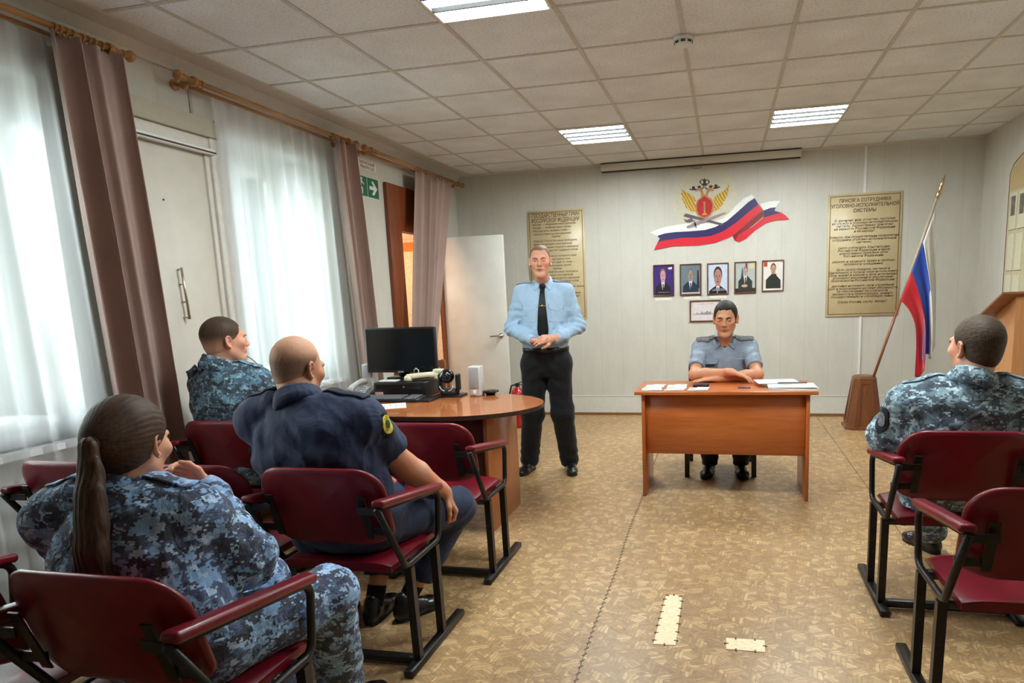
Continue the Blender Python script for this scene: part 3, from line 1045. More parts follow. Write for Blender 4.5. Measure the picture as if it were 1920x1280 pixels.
def framed(name, x0, x1, z0, z1, label, cat, group, shapes, bar=0.012):
    root = thing(name, label, cat, ((x0 + x1) / 2, YB, z0), group)
    f = MB()
    y0, y1 = YB - 0.016, YB
    f.box((x0, y0, z0), (x1, y1, z0 + bar)).box((x0, y0, z1 - bar), (x1, y1, z1)).box((x0, y0, z0 + bar), (x0 + bar, y1, z1 - bar)).box((x1 - bar, y0, z0 + bar), (x1, y1, z1 - bar))
    f.build('picture_frame', m_fr, root, bevel=0.002)
    p = MB()
    mats, d = [], 0.006
    W, Hh = x1 - x0 - 2 * bar, z1 - z0 - 2 * bar
    for c, poly in shapes:
        key = 'print_%d_%d_%d' % c
        mm = plain(key, c, 0.35, var=0.03)
        if mm not in mats:
            mats.append(mm)
        if poly is None:
            poly = [(0, 0), (1, 0), (1, 1), (0, 1)]
        poly = [(min(1, max(0, a)), min(1, max(0, b))) for a, b in poly]
        p.prism([(x0 + bar + a * W, z0 + bar + b * Hh) for a, b in poly], (0, YB - d, 0), (1, 0, 0), (0, 0, 1), (0, -1, 0), 0.0005, mats.index(mm))
        d += 0.0006
    o = p.build('photo_print', mats, root)
    fix_normals(o)
    return root


def bust(hx, hy, hr, skin, hair, suit, bg, shirt=True, tie=(30, 30, 40), extra=(), baseh=0.0, sw=0.40, hairf=1.0):
    sh = [(bg, None)]
    sh += list(extra)
    neck = hy - hr * 1.45
    sh.append((suit, [(hx - sw, baseh), (hx - sw * 0.98, neck - 0.14), (hx - sw * 0.6, neck - 0.04), (hx - 0.12, neck + 0.03), (hx + 0.12, neck + 0.03), (hx + sw * 0.6, neck - 0.05), (hx + sw * 0.98, neck - 0.16), (hx + sw, baseh)]))
    if shirt:
        sh.append(((226, 226, 230), [(hx - 0.10, neck + 0.06), (hx + 0.10, neck + 0.06), (hx + 0.02, neck - 0.24), (hx - 0.03, neck - 0.24)]))
        sh.append((tie, [(hx - 0.025, neck - 0.02), (hx + 0.03, neck - 0.02), (hx + 0.035, neck - 0.24), (hx - 0.02, neck - 0.26)]))
    sh.append((skin, [(hx - hr * 0.5, neck + 0.02), (hx + hr * 0.5, neck + 0.02), (hx + hr * 0.45, hy), (hx - hr * 0.45, hy)]))
    sh.append((hair, oval(hx, hy + hr * 0.30 * hairf, hr * 0.92, hr * 1.12)))
    sh.append((skin, oval(hx, hy - hr * 0.12, hr * 0.80, hr * 1.18)))
    dk = tuple(int(v * 0.55) for v in skin)
    for s in (-1, 1):
        sh.append((dk, oval(hx + s * hr * 0.34, hy + hr * 0.08, hr * 0.17, hr * 0.09, 10)))
    sh.append((tuple(int(v * 0.8) for v in skin), oval(hx, hy - hr * 0.28, hr * 0.14, hr * 0.24, 10)))
    sh.append((dk, oval(hx, hy - hr * 0.72, hr * 0.3, hr * 0.07, 10)))
    return sh


def cap(y, h, c, x0=0.05, x1=0.95):
    return (c, [(x0, y), (x1, y), (x1, y + h), (x0, y + h)])


GP = 'framed portraits in a row on the back wall'
framed('framed_portrait', 1.837, 2.071, 1.365, 1.715, 'framed portrait on violet background, first in the row under the ribbon', 'picture', GP,
       bust(0.47, 0.66, 0.17, (196, 146, 150), (128, 96, 84), (34, 26, 34), (58, 34, 110), extra=[((226, 220, 235), [(0.72, 0.92), (0.95, 0.95), (0.95, 0.88), (0.8, 0.86)])]) + [cap(0.08, 0.03, (120, 100, 120), 0.2, 0.8)])
framed('framed_portrait', 2.135, 2.372, 1.364, 1.711, 'framed portrait of a grey-haired person in dark suit on grey background', 'picture', GP,
       bust(0.5, 0.66, 0.165, (150, 132, 124), (104, 104, 108), (34, 46, 66), (104, 120, 128), extra=[((40, 36, 50), [(0.82, 0.2), (0.95, 0.2), (0.92, 0.8), (0.84, 0.82)])]) + [cap(0.02, 0.05, (206, 196, 186), 0.03, 0.97)])
framed('framed_portrait', 2.435, 2.668, 1.363, 1.707, 'framed portrait of a dark-haired person in suit on pale blue background', 'picture', GP,
       bust(0.5, 0.58, 0.24, (172, 124, 112), (44, 30, 28), (30, 28, 34), (192, 204, 222), sw=0.47) + [cap(0.10, 0.03, (150, 150, 160), 0.2, 0.85), cap(0.15, 0.02, (150, 150, 160), 0.3, 0.8)])
framed('framed_portrait', 2.729, 2.961, 1.367, 1.709, 'framed portrait of a person in green uniform seated before flags', 'picture', GP,
       bust(0.5, 0.70, 0.12, (188, 158, 142), (120, 120, 116), (44, 54, 50), (176, 182, 176), tie=(40, 40, 46), sw=0.36, extra=[((44, 92, 124), [(0.26, 0.4), (0.42, 0.45), (0.34, 0.9)]), ((132, 40, 60), [(0.5, 0.7), (0.62, 0.7), (0.6, 0.98), (0.5, 0.98)]), ((206, 196, 150), [(0.72, 0.8), (0.95, 0.8), (0.95, 0.97), (0.72, 0.97)]), ((60, 40, 34), [(0, 0), (1, 0), (1, 0.14), (0, 0.14)])], baseh=0.10) + [((200, 160, 140), oval(0.46, 0.22, 0.16, 0.05))])
framed('framed_portrait', 3.020, 3.250, 1.380, 1.713, 'framed portrait of a person in black turned sideways on white background, last in the row', 'picture', GP,
       bust(0.52, 0.72, 0.15, (190, 146, 124), (70, 52, 42), (46, 46, 42), (226, 220, 212), shirt=False, extra=[((176, 70, 50), [(0.04, 0.82), (0.22, 0.82), (0.22, 0.98), (0.04, 0.98)])], baseh=0.06, sw=0.38) + [((46, 46, 42), [(0.4, 0.5), (0.66, 0.5), (0.68, 0.56), (0.42, 0.56)])])
ct = [((216, 204, 204), None), ((150, 134, 140), [(0.2, 0.86), (0.8, 0.86), (0.8, 0.875), (0.2, 0.875)])]
sky_line = [(0.08, 0.34), (0.2, 0.36), (0.22, 0.46), (0.26, 0.36), (0.34, 0.38), (0.38, 0.5), (0.42, 0.4), (0.5, 0.42), (0.58, 0.52), (0.62, 0.4), (0.68, 0.5), (0.72, 0.36), (0.92, 0.34), (0.92, 0.325), (0.6, 0.31), (0.3, 0.315), (0.08, 0.325)]
ct += [((150, 138, 146), sky_line)]
framed('framed_certificate', 2.241, 2.583, 1.068, 1.307, 'framed pale certificate with skyline drawing, behind the seated officer\'s head', 'picture', None, ct, bar=0.014)
for x, z, lab in ((1.947, 1.338, 'small white caption slip below the violet portrait'), (2.264, 1.342, 'small white caption slip below the grey-background portrait'), (2.556, 1.341, 'small white caption slip below the pale blue portrait')):
    tag(MB().box((x - 0.09, YB - 0.002, z - 0.018), (x + 0.09, YB, z + 0.012)).build('caption_slip', plain('slip_paper', (224, 222, 214), 0.6, var=0.01)), lab, 'paper slip', 'caption slips under the portraits')

# --- projection screen case under the ceiling
ps = thing('projection_screen', 'long white rolled projection screen case mounted under the ceiling', 'projection screen', (2.34, YB, 2.74))
MB().rbox((1.285, YB - 0.085, 2.752), (3.40, YB - 0.002, 2.832), 0.008, 2).build('screen_case', plain('screen_case_white', (214, 210, 198), 0.4, var=0.01), ps)
MB().box((1.285, YB - 0.088, 2.826), (3.40, YB - 0.002, 2.836)).build('top_rail', plain('screen_dark_edge', (52, 44, 36), 0.6), ps)
MB().box((1.29, YB - 0.07, 2.742), (3.395, YB - 0.03, 2.751)).build('bottom_bar', plain('screen_dark_edge', (52, 44, 36), 0.6), ps)
MB().tube([(2.29, YB - 0.05, 2.745), (2.29, YB - 0.05, 2.722), (2.31, YB - 0.05, 2.716), (2.36, YB - 0.05, 2.716), (2.38, YB - 0.05, 2.722), (2.38, YB - 0.05, 2.745)], 0.004, 8).build('pull_handle', plain('screen_grey', (150, 146, 138), 0.5), ps)

# --- cable duct behind the oath board
cd = MB().box((4.028, YB - 0.016, 0.235), (4.05, YB, 1.087)).box((4.028, YB - 0.016, 2.357), (4.05, YB, H - 0.02))
tag(cd.build('cable_duct', m_white), 'narrow white upright cable duct on the back wall behind the oath board', 'cable duct')

# --- exit signs by the doorway
sg = thing('exit_sign', 'green exit sign with white arrow on the left wall above the doorway side', 'sign', (XL, 2.76, 2.42))
m_green = plain('sign_green', (24, 96, 66), 0.4, var=0.02)
m_sw = plain('sign_white', (226, 232, 226), 0.4, var=0.01)
MB().box((XL, 2.47, 2.335), (XL + 0.003, 2.895, 2.515)).build('sign_backing', m_sw, sg)
MB().box((XL + 0.002, 2.70, 2.34), (XL + 0.0045, 2.89, 2.51)).box((XL + 0.002, 2.475, 2.34), (XL + 0.0045, 2.69, 2.51)).build('sign_field', m_green, sg)
ar = [(0.03, -0.016), (0.105, -0.016), (0.07, -0.052), (0.097, -0.064), (0.165, 0.0), (0.097, 0.064), (0.07, 0.052), (0.105, 0.016), (0.03, 0.016)]
o = MB().prism([(2.70 + a, 2.425 + b) for a, b in ar], (XL + 0.0042, 0, 0), (0, 1, 0), (0, 0, 1), (1, 0, 0), 0.001).build('arrow', m_sw, sg)
fix_normals(o)
run = MB()
run.prism(oval(2.60, 2.485, 0.013, 0.013, 12), (XL + 0.0042, 0, 0), (0, 1, 0), (0, 0, 1), (1, 0, 0), 0.001)
for a, b, w in (((2.595, 2.47), (2.575, 2.42), 0.024), ((2.575, 2.42), (2.61, 2.40), 0.016), ((2.61, 2.40), (2.605, 2.36), 0.014), ((2.575, 2.42), (2.55, 2.38), 0.016), ((2.55, 2.38), (2.515, 2.378), 0.014), ((2.6, 2.465), (2.64, 2.44), 0.011), ((2.59, 2.465), (2.55, 2.455), 0.011)):
    d = Vector((b[0] - a[0], b[1] - a[1])).normalized()
    nrm = Vector((-d.y, d.x)) * w / 2
    A, B = Vector(a), Vector(b)
    run.prism([tuple(A + nrm), tuple(A - nrm), tuple(B - nrm), tuple(B + nrm)], (XL + 0.0042, 0, 0), (0, 1, 0), (0, 0, 1), (1, 0, 0), 0.001)
o = run.build('running_figure', m_sw, sg)
fix_normals(o)
sg2 = thing('paper_sign', 'white paper sign with red-brown lettering above the green arrow sign', 'sign', (XL, 2.75, 2.58))
MB().box((XL, 2.56, 2.575), (XL + 0.003, 2.872, 2.65)).build('sign_sheet', m_sw, sg2)
m_rl = plain('sign_red_letters', (150, 72, 52), 0.5)
text_mesh('sign_lettering', 'ЗАПАСНЫЙ', 0.034, m_rl, sg2, (XL + 0.0035, 2.72, 2.618), (0, 1, 0), UP, width=0.26, bold=0.0006)
text_mesh('sign_lettering', 'ВЫХОД', 0.034, m_rl, sg2, (XL + 0.0035, 2.72, 2.583), (0, 1, 0), UP, width=0.24, bold=0.0006)

# --- information board on the right-hand wall
ib = thing('information_board', 'cream information board with portrait and sheets on the right-hand wall', 'notice board', (XR, 3.3, 1.2))
bp = [(4.05, 1.05), (4.05, 2.36), (3.98, 2.43), (3.70, 2.52), (3.4, 2.55), (3.1, 2.52), (2.82, 2.43), (2.75, 2.36), (2.75, 1.05)]
o = MB().prism(bp, (XR - 0.002, 0, 0), (0, 1, 0), (0, 0, 1), (-1, 0, 0), 0.012).build('board_panel', plain('info_board_cream', (196, 188, 156), 0.5, var=0.03), ib); fix_normals(o)
o = MB().prism([(4.03, 2.2), (4.03, 2.355), (3.97, 2.41), (3.70, 2.50), (3.4, 2.53), (3.1, 2.50), (2.83, 2.41), (2.77, 2.355), (2.77, 2.2)], (XR - 0.0135, 0, 0), (0, 1, 0), (0, 0, 1), (-1, 0, 0), 0.001).build('board_crest', plain('info_board_tan', (186, 164, 122), 0.5, var=0.03), ib); fix_normals(o)
o = MB().tube([(XR - 0.012, a, b) for a, b in bp], 0.006, 8).build('board_edge', m_line, ib)
for y0, y1, z0, z1, ph in ((3.86, 4.0, 1.86, 2.18, True), (3.68, 3.82, 1.86, 2.18, True), (3.87, 4.0, 1.50, 1.82, False), (3.70, 3.83, 1.50, 1.82, False), (3.88, 4.0, 1.12, 1.46, False), (3.70, 3.84, 1.12, 1.46, False), (3.2, 3.6, 1.5, 2.1, False)):
    q = MB().box((XR - 0.017, y0, z0), (XR - 0.014, y1, z1), 0).box((XR - 0.018, y0 - 0.004, z0 - 0.006), (XR - 0.013, y1 + 0.004, z0), 1)
    if ph:
        q.box((XR - 0.0178, y0 + 0.03, z0 + 0.12), (XR - 0.0168, y1 - 0.02, z1 - 0.03), 2)
    q.build('pinned_sheet', [plain('sheet_cream', (214, 208, 184), 0.6, var=0.02), plain('sheet_edge', (120, 104, 72), 0.6), plain('photo_grey', (96, 92, 84), 0.5, var=0.3, scale=25)], ib)

# ================================================================== OUTSIDE THE WINDOWS
def brick_material():
    t = NT('pale_brick')
    b = t.n('ShaderNodeTexBrick')
    v = t.coord((1, 1, 1), (math.radians(90), 0, math.radians(90)))
    t.l(v, b.inputs['Vector'])
    b.inputs['Scale'].default_value = 1.0
    b.inputs['Brick Width'].default_value = 0.25
    b.inputs['Row Height'].default_value = 0.075
    b.inputs['Mortar Size'].default_value = 0.008
    b.inputs['Color1'].default_value = lin((206, 196, 180))
    b.inputs['Color2'].default_value = lin((184, 170, 150))
    b.inputs['Mortar'].default_value = lin((140, 130, 118))
    t.base(b.outputs[0])
    return t.set(0.8)


m_brick = brick_material()
pb = tag(MB().box((lx0 - 0.22, ly0 - 0.22, 0), (lx0 - 0.1, ly1, 2.9)).box((lx0 - 0.22, ly0 - 0.22, 0), (XO, ly0 - 0.1, 2.9)).build('brick_porch', m_brick), 'pale brick porch wall seen outside through the sheer-covered window', 'brick wall')
tag(MB().box((-2.3, -0.52, -0.3), (-1.9, -0.1, 3.4)).build('brick_pier', m_brick), 'pale brick pier outside the window nearest the camera', 'brick pier')
tag(MB().box((-40, -30, -0.4), (XO, 40, -0.3)).build('ground', plain('outdoor_ground', (186, 184, 172), 0.9, var=0.2, scale=2), None), None, None, kind='structure')
pk = thing('timber_brace', 'yellowish slanting timber brace outside the window nearest the camera', 'timber', (-1.7, -0.9, 0))
m_tim = wood('outdoor_timber', (206, 180, 134), (170, 140, 96), 2, 1.0, 0.6)
MB().bar((-1.75, -1.6, 1.62), (-1.75, -0.35, 0.62), 0.06, 0.14).build('brace_plank', m_tim, pk)
MB().bar((-1.75, -1.9, 0.75), (-1.75, -0.3, 0.75), 0.05, 0.3).build('fence_plank', m_tim, pk)
MB().bar((-1.75, -0.5, -0.3), (-1.75, -0.5, 1.2), 0.08, 0.08).build('post', m_tim, pk)
rng = random.Random(4)
m_leafg = plain('tree_leaves', (150, 172, 120), 0.7, var=0.35, scale=3)
m_bark = plain('tree_bark', (92, 76, 60), 0.9, var=0.2)


def tree(x, y, h, r, label, seed):
    root = thing('tree', label, 'tree', (x, y, -0.3), 'trees outside the windows')
    MB().tube([(x, y, -0.3), (x + 0.1, y, h * 0.4), (x, y + 0.1, h * 0.75)], [0.16, 0.12, 0.06], 10).build('trunk', m_bark, root)
    rg = random.Random(seed)
    q = MB()
    for k in range(500):
        a, b = rg.uniform(0, 6.28), rg.uniform(-1, 1)
        rr = r * rg.uniform(0.45, 1.0)
        c = Vector((x + rr * math.cos(a) * math.sqrt(1 - b * b), y + rr * math.sin(a) * math.sqrt(1 - b * b), h * 0.68 + rr * b * 1.15))
        m = Matrix.Rotation(rg.uniform(0, 6.28), 4, 'Z') @ Matrix.Rotation(rg.uniform(0, 3.1), 4, 'X')
        s = rg.uniform(0.10, 0.22) * r / 1.6
        q.sphere(c, (s * 1.2, s, s * 0.25), 6, mat=m)
    q.build('crown', m_leafg, root)


tree(-6.6, 9.4, 4.6, 2.0, 'green leafy tree seen through the sheer curtain of the middle window', 1)
tree(-12.5, 13.5, 6.0, 2.4, 'taller green tree farther off beyond the middle window', 2)
tree(-6.5, 0.4, 4.2, 1.7, 'green tree beyond the window nearest the camera', 3)

# ================================================================== RADIATORS AND SILL PAPERS
m_rad = plain('radiator_enamel', (222, 222, 218), 0.35, var=0.02)


def radiator(y0, y1, label):
    root = thing('radiator', label, 'radiator', (XL + 0.09, (y0 + y1) / 2, 0.12), 'radiators under the windows')
    n = int((y1 - y0) / 0.08)
    for k in range(n):
        y = y0 + 0.08 * (k + 0.5)
        MB().rbox((XL + 0.012, y - 0.033, 0.14), (XL + 0.044, y + 0.033, 0.70), 0.014, 2).build('radiator_section', m_rad, root)
    MB().tube([(XL + 0.028, y0 - 0.06, 0.66), (XL + 0.028, y1 + 0.06, 0.66)], 0.012, 10).tube([(XL + 0.028, y0 - 0.06, 0.19), (XL + 0.028, y1 + 0.06, 0.19)], 0.012, 10).build('radiator_pipe', m_rad, root)
    for yb in (y0 + 0.1, y1 - 0.13):
        MB().box((XL + 0.001, yb, 0.30), (XL + 0.02, yb + 0.03, 0.34)).build('wall_bracket', m_rad, root)


radiator(-1.35, -0.4, 'white ribbed radiator under the window nearest the camera, behind empty chair backs')
radiator(1.0, 1.88, 'white ribbed radiator under the middle window behind the corner desk')
bx = thing('paper_box', 'white cardboard box of papers on the sill behind the first sheer curtain', 'box', (-0.6, -0.6, SILL))
MB().rbox((-0.78, -0.72, SILL), (-0.52, -0.34, SILL + 0.10), 0.003, 1).build('box_body', plain('box_white', (222, 224, 226), 0.6, var=0.01), bx)
MB().rbox((-0.79, -0.73, SILL + 0.08), (-0.51, -0.33, SILL + 0.115), 0.003, 1).build('box_lid', plain('box_lid_white', (230, 231, 232), 0.6, var=0.01), bx)

# ================================================================== CHAIRS
m_vinyl = None


def vinyl():
    t = NT('burgundy_vinyl')
    v = t.coord()
    n = t.noise(v, 7, 3)
    n2 = t.noise(v, 240, 2)
    t.base(t.ramp(n, [(0.3, (92, 6, 22)), (0.7, (116, 10, 30))]))
    t.bump(n2, 0.12, 0.001)
    return t.set(0.36, 0, 0.4, 0.08)


m_vinyl = vinyl()
m_frame = plain('frame_black_enamel', (34, 31, 30), 0.38, 0.3, 0.5, var=0.25, scale=40)


def frame_side(x, root, armlabel=None):
    """side frame: foot bar, two legs, tube loop that carries the seat, the back and the arm pad"""
    MB().rbox((x - 0.02, 0.03, 0.0), (x + 0.02, 0.55, 0.03), 0.004, 1).build('foot_bar', m_frame, root)
    for y0, y1 in ((0.125, 0.105), (0.345, 0.33)):
        MB().bar((x, y0, 0.03), (x, y1, 0.42), 0.03, 0.03, up=(0, 1, 0)).build('leg', m_frame, root)
    P = []

    def arc(c, a0, a1, r, n=6):
        for k in range(n + 1):
            a = math.radians(a0 + (a1 - a0) * k / n)
            P.append((x, c[0] + r * math.cos(a), c[1] + r * math.sin(a)))
    # rear upright, low bend, seat bar, front bend, post, arm bend, arm
    P.append((x, -0.095, 0.715))
    arc((0.105, 0.475), 205, 270, 0.045)
    arc((0.335, 0.475), 270, 355, 0.045)
    arc((0.350, 0.60), 0, 78, 0.045)
    P.append((x, -0.075, 0.712))
    MB().tube(P, 0.0125, 10).build('side_tube', m_frame, root)
    a = MB()
    mat = Matrix.Translation((x, 0.14, 0.692)) @ Matrix.Rotation(math.radians(-9.0), 4, 'X')
    a.rbox((-0.026, -0.235, -0.014), (0.026, 0.27, 0.016), 0.013, 4, mat=mat)
    a.build('armrest', m_vinyl, root)


def make_chair(right_side=True, left_side=True):
    root = thing('auditorium_chair', 'burgundy chair', 'chair', (0, 0, 0), 'linked burgundy auditorium chairs')
    if left_side:
        frame_side(-0.262, root)
    if right_side:
        frame_side(0.262, root)
    # backrest: padded board with large round corners, leaning back and slightly hollow
    W, z0, z1 = 0.252, 0.535, 0.845

    def outline(n=12):
        pts = []
        for (cx, cz, rx, rz, a0) in ((W - 0.105, z1 - 0.10, 0.105, 0.10, 0), (-W + 0.105, z1 - 0.10, 0.105, 0.10, 90), (-W + 0.12, z0 + 0.065, 0.12, 0.065, 180), (W - 0.12, z0 + 0.065, 0.12, 0.065, 270)):
            for k in range(n + 1):
                a = math.radians(a0 + 90 * k / n)
                pts.append((cx + rx * math.cos(a), cz + rz * math.sin(a)))
        return pts
    ol = outline()
    cxz = (0.0, (z0 + z1) / 2)
    vs, fs = [], []
    n = len(ol)

    def P(x, z, off):
        s = (z - z0) / (z1 - z0)
        y = 0.055 - 0.085 * s - 0.035 * (1 - (x / W) ** 2)
        return (x, y + off, z)
    rings = [(0.02, 0.014), (0.5, 0.017), (0.85, 0.017), (0.95, 0.013), (1.0, 0.004), (1.0, -0.006), (0.96, -0.014), (0.85, -0.017), (0.5, -0.017), (0.02, -0.017)]
    for f, off in rings:
        for (a, b) in ol:
            # keep the rim band of constant width
            dx, dz = a - cxz[0], b - cxz[1]
            vs.append(P(cxz[0] + dx * f, cxz[1] + dz * f, off))
    for i in range(len(rings) - 1):
        for k in range(n):
            k2 = (k + 1) % n
            fs.append((i * n + k, (i + 1) * n + k, (i + 1) * n + k2, i * n + k2))
    fs.append(tuple(range(n)))
    fs.append(tuple((len(rings) - 1) * n + k for k in range(n - 1, -1, -1)))
    bo = MB().add(vs, fs, 0, True).build('backrest', m_vinyl, root)
    fix_normals(bo)
    # seat pad
    vs, fs = [], []
    N, Mm = 16, 14
    for i in range(N + 1):
        for j in range(Mm + 1):
            u, v = -1 + 2 * i / N, j / Mm
            x = 0.228 * u
            y = 0.03 + 0.43 * v
            front = max(0, (v - 0.8) / 0.2)
            z = 0.462 - 0.03 * front ** 2 - 0.012 * (1 - u * u) * math.sin(math.pi * min(1, v * 1.1)) - 0.012 * abs(u) ** 6
            y -= 0.035 * front * abs(u) ** 4
            vs.append((x, y, z))
    q = MB()
    top = [vs[i * (Mm + 1):(i + 1) * (Mm + 1)] for i in range(N + 1)]
    bot = [[(a, b, 0.424 + 0.004 * (i % 1)) for a, b, c in row] for i, row in enumerate(top)]
    b0 = len(q.v)
    allv = [p for r in top for p in r] + [p for r in bot for p in r]
    S = (N + 1) * (Mm + 1)
    for i in range(N):
        for j in range(Mm):
            a = i * (Mm + 1) + j
            fs.append((a, a + Mm + 1, a + Mm + 2, a + 1))
            fs.append((S + a, S + a + 1, S + a + Mm + 2, S + a + Mm + 1))
    rim = [i * (Mm + 1) for i in range(N + 1)] + [N * (Mm + 1) + j for j in range(1, Mm + 1)] + [i * (Mm + 1) + Mm for i in range(N - 1, -1, -1)] + [j for j in range(Mm - 1, 0, -1)]
    for k in range(len(rim)):
        a, b = rim[k], rim[(k + 1) % len(rim)]
        fs.append((a, b, S + b, S + a))
    so = q.add(allv, fs, 0, True).build('seat', m_vinyl, root)
    fix_normals(so)
    so.modifiers.new('b', 'BEVEL').width = 0.012
    so.modifiers['b'].segments = 3
    so.modifiers['b'].angle_limit = math.radians(50)
    u = MB().rbox((-0.25, 0.10, 0.395), (0.25, 0.13, 0.425), 0.003, 1).rbox((-0.25, 0.32, 0.395), (0.25, 0.35, 0.425), 0.003, 1)
    for xx in (-0.2, 0.2):
        u.box((xx - 0.012, 0.05, 0.412), (xx + 0.012, 0.42, 0.426))
    u.build('seat_frame', m_frame, root)
    k = MB()
    for s in (-1, 1):
        k = MB()
        for z, yo in ((0.70, -0.082), (0.605, -0.022)):
            k.box((s * 0.262 - 0.012, yo - 0.002, z - 0.014), (s * 0.255 + 0.012, yo + 0.006, z + 0.014))
            k.bar((s * 0.262, yo, z), (s * 0.175, yo + 0.006, z), 0.006, 0.026, up=(0, 0, 1))
        k.bar((s * 0.185, -0.068, 0.745), (s * 0.185, -0.012, 0.575), 0.03, 0.005, up=(0, 1, 0.4))
        k.build('back_bracket', m_frame, root)
    MB().rbox((-0.255, 0.105, 0.012), (0.255, 0.145, 0.04), 0.004, 1).build('link_rail', m_frame, root)
    return root


def copy_tree(o, parent=None):
    c = o.copy()
    COL.objects.link(c)
    if parent is not None:
        c.parent = parent
    for ch in [x for x in scene.objects if x.parent == o]:
        copy_tree(ch, c)
    return c


proto_end = make_chair(True, True)         # with a frame on both sides
proto_in = make_chair(False, True)         # shares its neighbour's frame
used = {}


def place_chair(kind, x, y, label):
    src = {'end': proto_end, 'in': proto_in}[kind]
    o = copy_tree(src) if kind in used else src
    used[kind] = 1
    o.location = (x, y, 0)
    o['label'] = label
    return o


PITCH_X = 0.56
place_chair('end', 1.205, 0.06, 'empty burgundy chair tucked under the corner desk, in front of the bald man')
place_chair('in', 1.205 - PITCH_X, 0.06, 'burgundy chair between the empty aisle chair and the camouflaged man by the curtain')
place_chair('in', 1.205 - 2 * PITCH_X, 0.06, 'burgundy chair in which the camouflaged man by the boarded door sits')
place_chair('end', 1.19, -0.77, 'burgundy aisle chair in which the bald man sits')
place_chair('in', 1.19 - PITCH_X, -0.77, 'empty burgundy chair beside the bald man, its back just beyond the ponytailed woman\'s chin')
place_chair('in', 1.19 - 2 * PITCH_X, -0.77, 'empty burgundy chair nearest the first window, partly hidden by the ponytail')
place_chair('end', 1.205, -1.68, 'burgundy aisle chair nearest the camera, in which the ponytailed woman sits')
place_chair('in', 1.205 - PITCH_X, -1.68, 'burgundy chair left of the ponytailed woman, cut by the picture corner')
place_chair('end', 3.57, 0.0, 'burgundy chair in which the man near the lectern sits')
place_chair('end', 3.57, -0.78, 'empty burgundy chair behind the man near the lectern, cut by the right picture edge')

# ================================================================== THE DESK IN THE MIDDLE
m_desk = wood('desk_cherry', (196, 110, 52), (152, 76, 30), 0, 0.8, 0.3, 0.3)
m_desk_v = wood('desk_cherry_upright', (190, 104, 50), (146, 72, 28), 2, 0.8, 0.3, 0.3)
dx0, dx1, dy0, dy1 = 2.022, 3.222, 1.60, 2.16
dk = thing('desk', 'cherry-brown panel desk in the middle, at which the grey-shirted officer sits', 'desk', (2.62, 1.88, 0))
MB().rbox((dx0, dy0, 0.727), (dx1, dy1, 0.75), 0.003, 2).build('desk_top', m_desk, dk)
for a in (dx0 + 0.045, dx1 - 0.07):
    MB().rbox((a, dy0 + 0.03, 0), (a + 0.022, dy1 - 0.03, 0.727), 0.002, 1).build('side_panel', m_desk_v, dk)
MB().rbox((dx0 + 0.067, dy0 + 0.065, 0.305), (dx1 - 0.07, dy0 + 0.083, 0.727), 0.002, 1).build('front_panel', m_desk, dk)

m_paper = plain('paper_white', (232, 232, 230), 0.6, var=0.01)
m_print = plain('paper_print_grey', (150, 150, 152), 0.6)


def sheet(x, y, z, w, h, rot, label, cat='paper', group=None, t=0.0015, lines=0, name='paper_sheet', mat=None):
    mtx = Matrix.Translation((x, y, z)) @ Matrix.Rotation(math.radians(rot), 4, 'Z')
    q = MB().box((-w / 2, -h / 2, 0), (w / 2, h / 2, t), 0, mat=mtx)
    for k in range(lines):
        yy = h / 2 - 0.03 - k * (h - 0.05) / max(1, lines)
        q.box((-w / 2 + 0.02, yy, t), (w / 2 - 0.02 - 0.02 * (k % 3), yy + 0.004, t + 0.0003), 1, mat=mtx)
    return tag(q.build(name, [mat or m_paper, m_print]), label, cat, group)


# three decks of small white cards laid out in overlapping rows
rng = random.Random(2)
for gi, (gx, lab) in enumerate(((2.13, 'first deck of white cards at the window-side end of the middle desk'), (2.29, 'second deck of white cards on the middle desk, next to the end deck'), (2.45, 'third, smaller deck of white cards by the officer\'s forearm'))):
    nrow = 4 if gi < 2 else 2
    for r_ in range(nrow):
        for c_ in range(1):
            x = gx + rng.uniform(-0.006, 0.006) + r_ * 0.004
            y = 1.66 + r_ * 0.075
            q = MB()
            for e in range(2):
                mtx = Matrix.Translation((x + e * 0.052 - 0.025, y + e * 0.004, 0.7502)) @ Matrix.Rotation(math.radians(rng.uniform(-5, 5)), 4, 'Z') @ Matrix.Rotation(math.radians(-3), 4, 'X')
                q.box((-0.042, -0.03, 0.002), (0.042, 0.03, 0.006 + 0.004 * e), 0, mat=mtx)
                q.box((0.0, -0.026, 0.006 + 0.004 * e), (0.03, -0.012, 0.0063 + 0.004 * e), 1, mat=mtx)
            tag(q.build('card_pack', [m_paper, m_print]), ('small white card pack in the %s, %s' % (lab.split(' on ')[0].split(' at ')[0].split(' by ')[0].replace('deck', 'column'), ['nearest the desk front', 'second from the desk front', 'third from the desk front', 'farthest back'][r_] if nrow == 4 else ['at the front', 'behind it'][r_])), 'card', 'white card packs on the middle desk')
tag(MB().rbox((2.41, 1.80, 0.7502), (2.52, 1.875, 0.775), 0.006, 2).build('dark_case', plain('case_dark_plum', (48, 26, 34), 0.4)), 'small dark case among the white cards in front of the officer', 'case')
tag(MB().rbox((2.715, 1.755, 0.7502), (2.80, 1.80, 0.757), 0.003, 1, mat=None).build('id_holder', plain('case_purple', (92, 40, 66), 0.4)), 'small flat purple holder lying alone on the desk before the officer', 'card holder')
st = thing('paper_stack', 'stack of white papers on the desk end by the flag side', 'papers', (3.05, 1.78, 0.75))
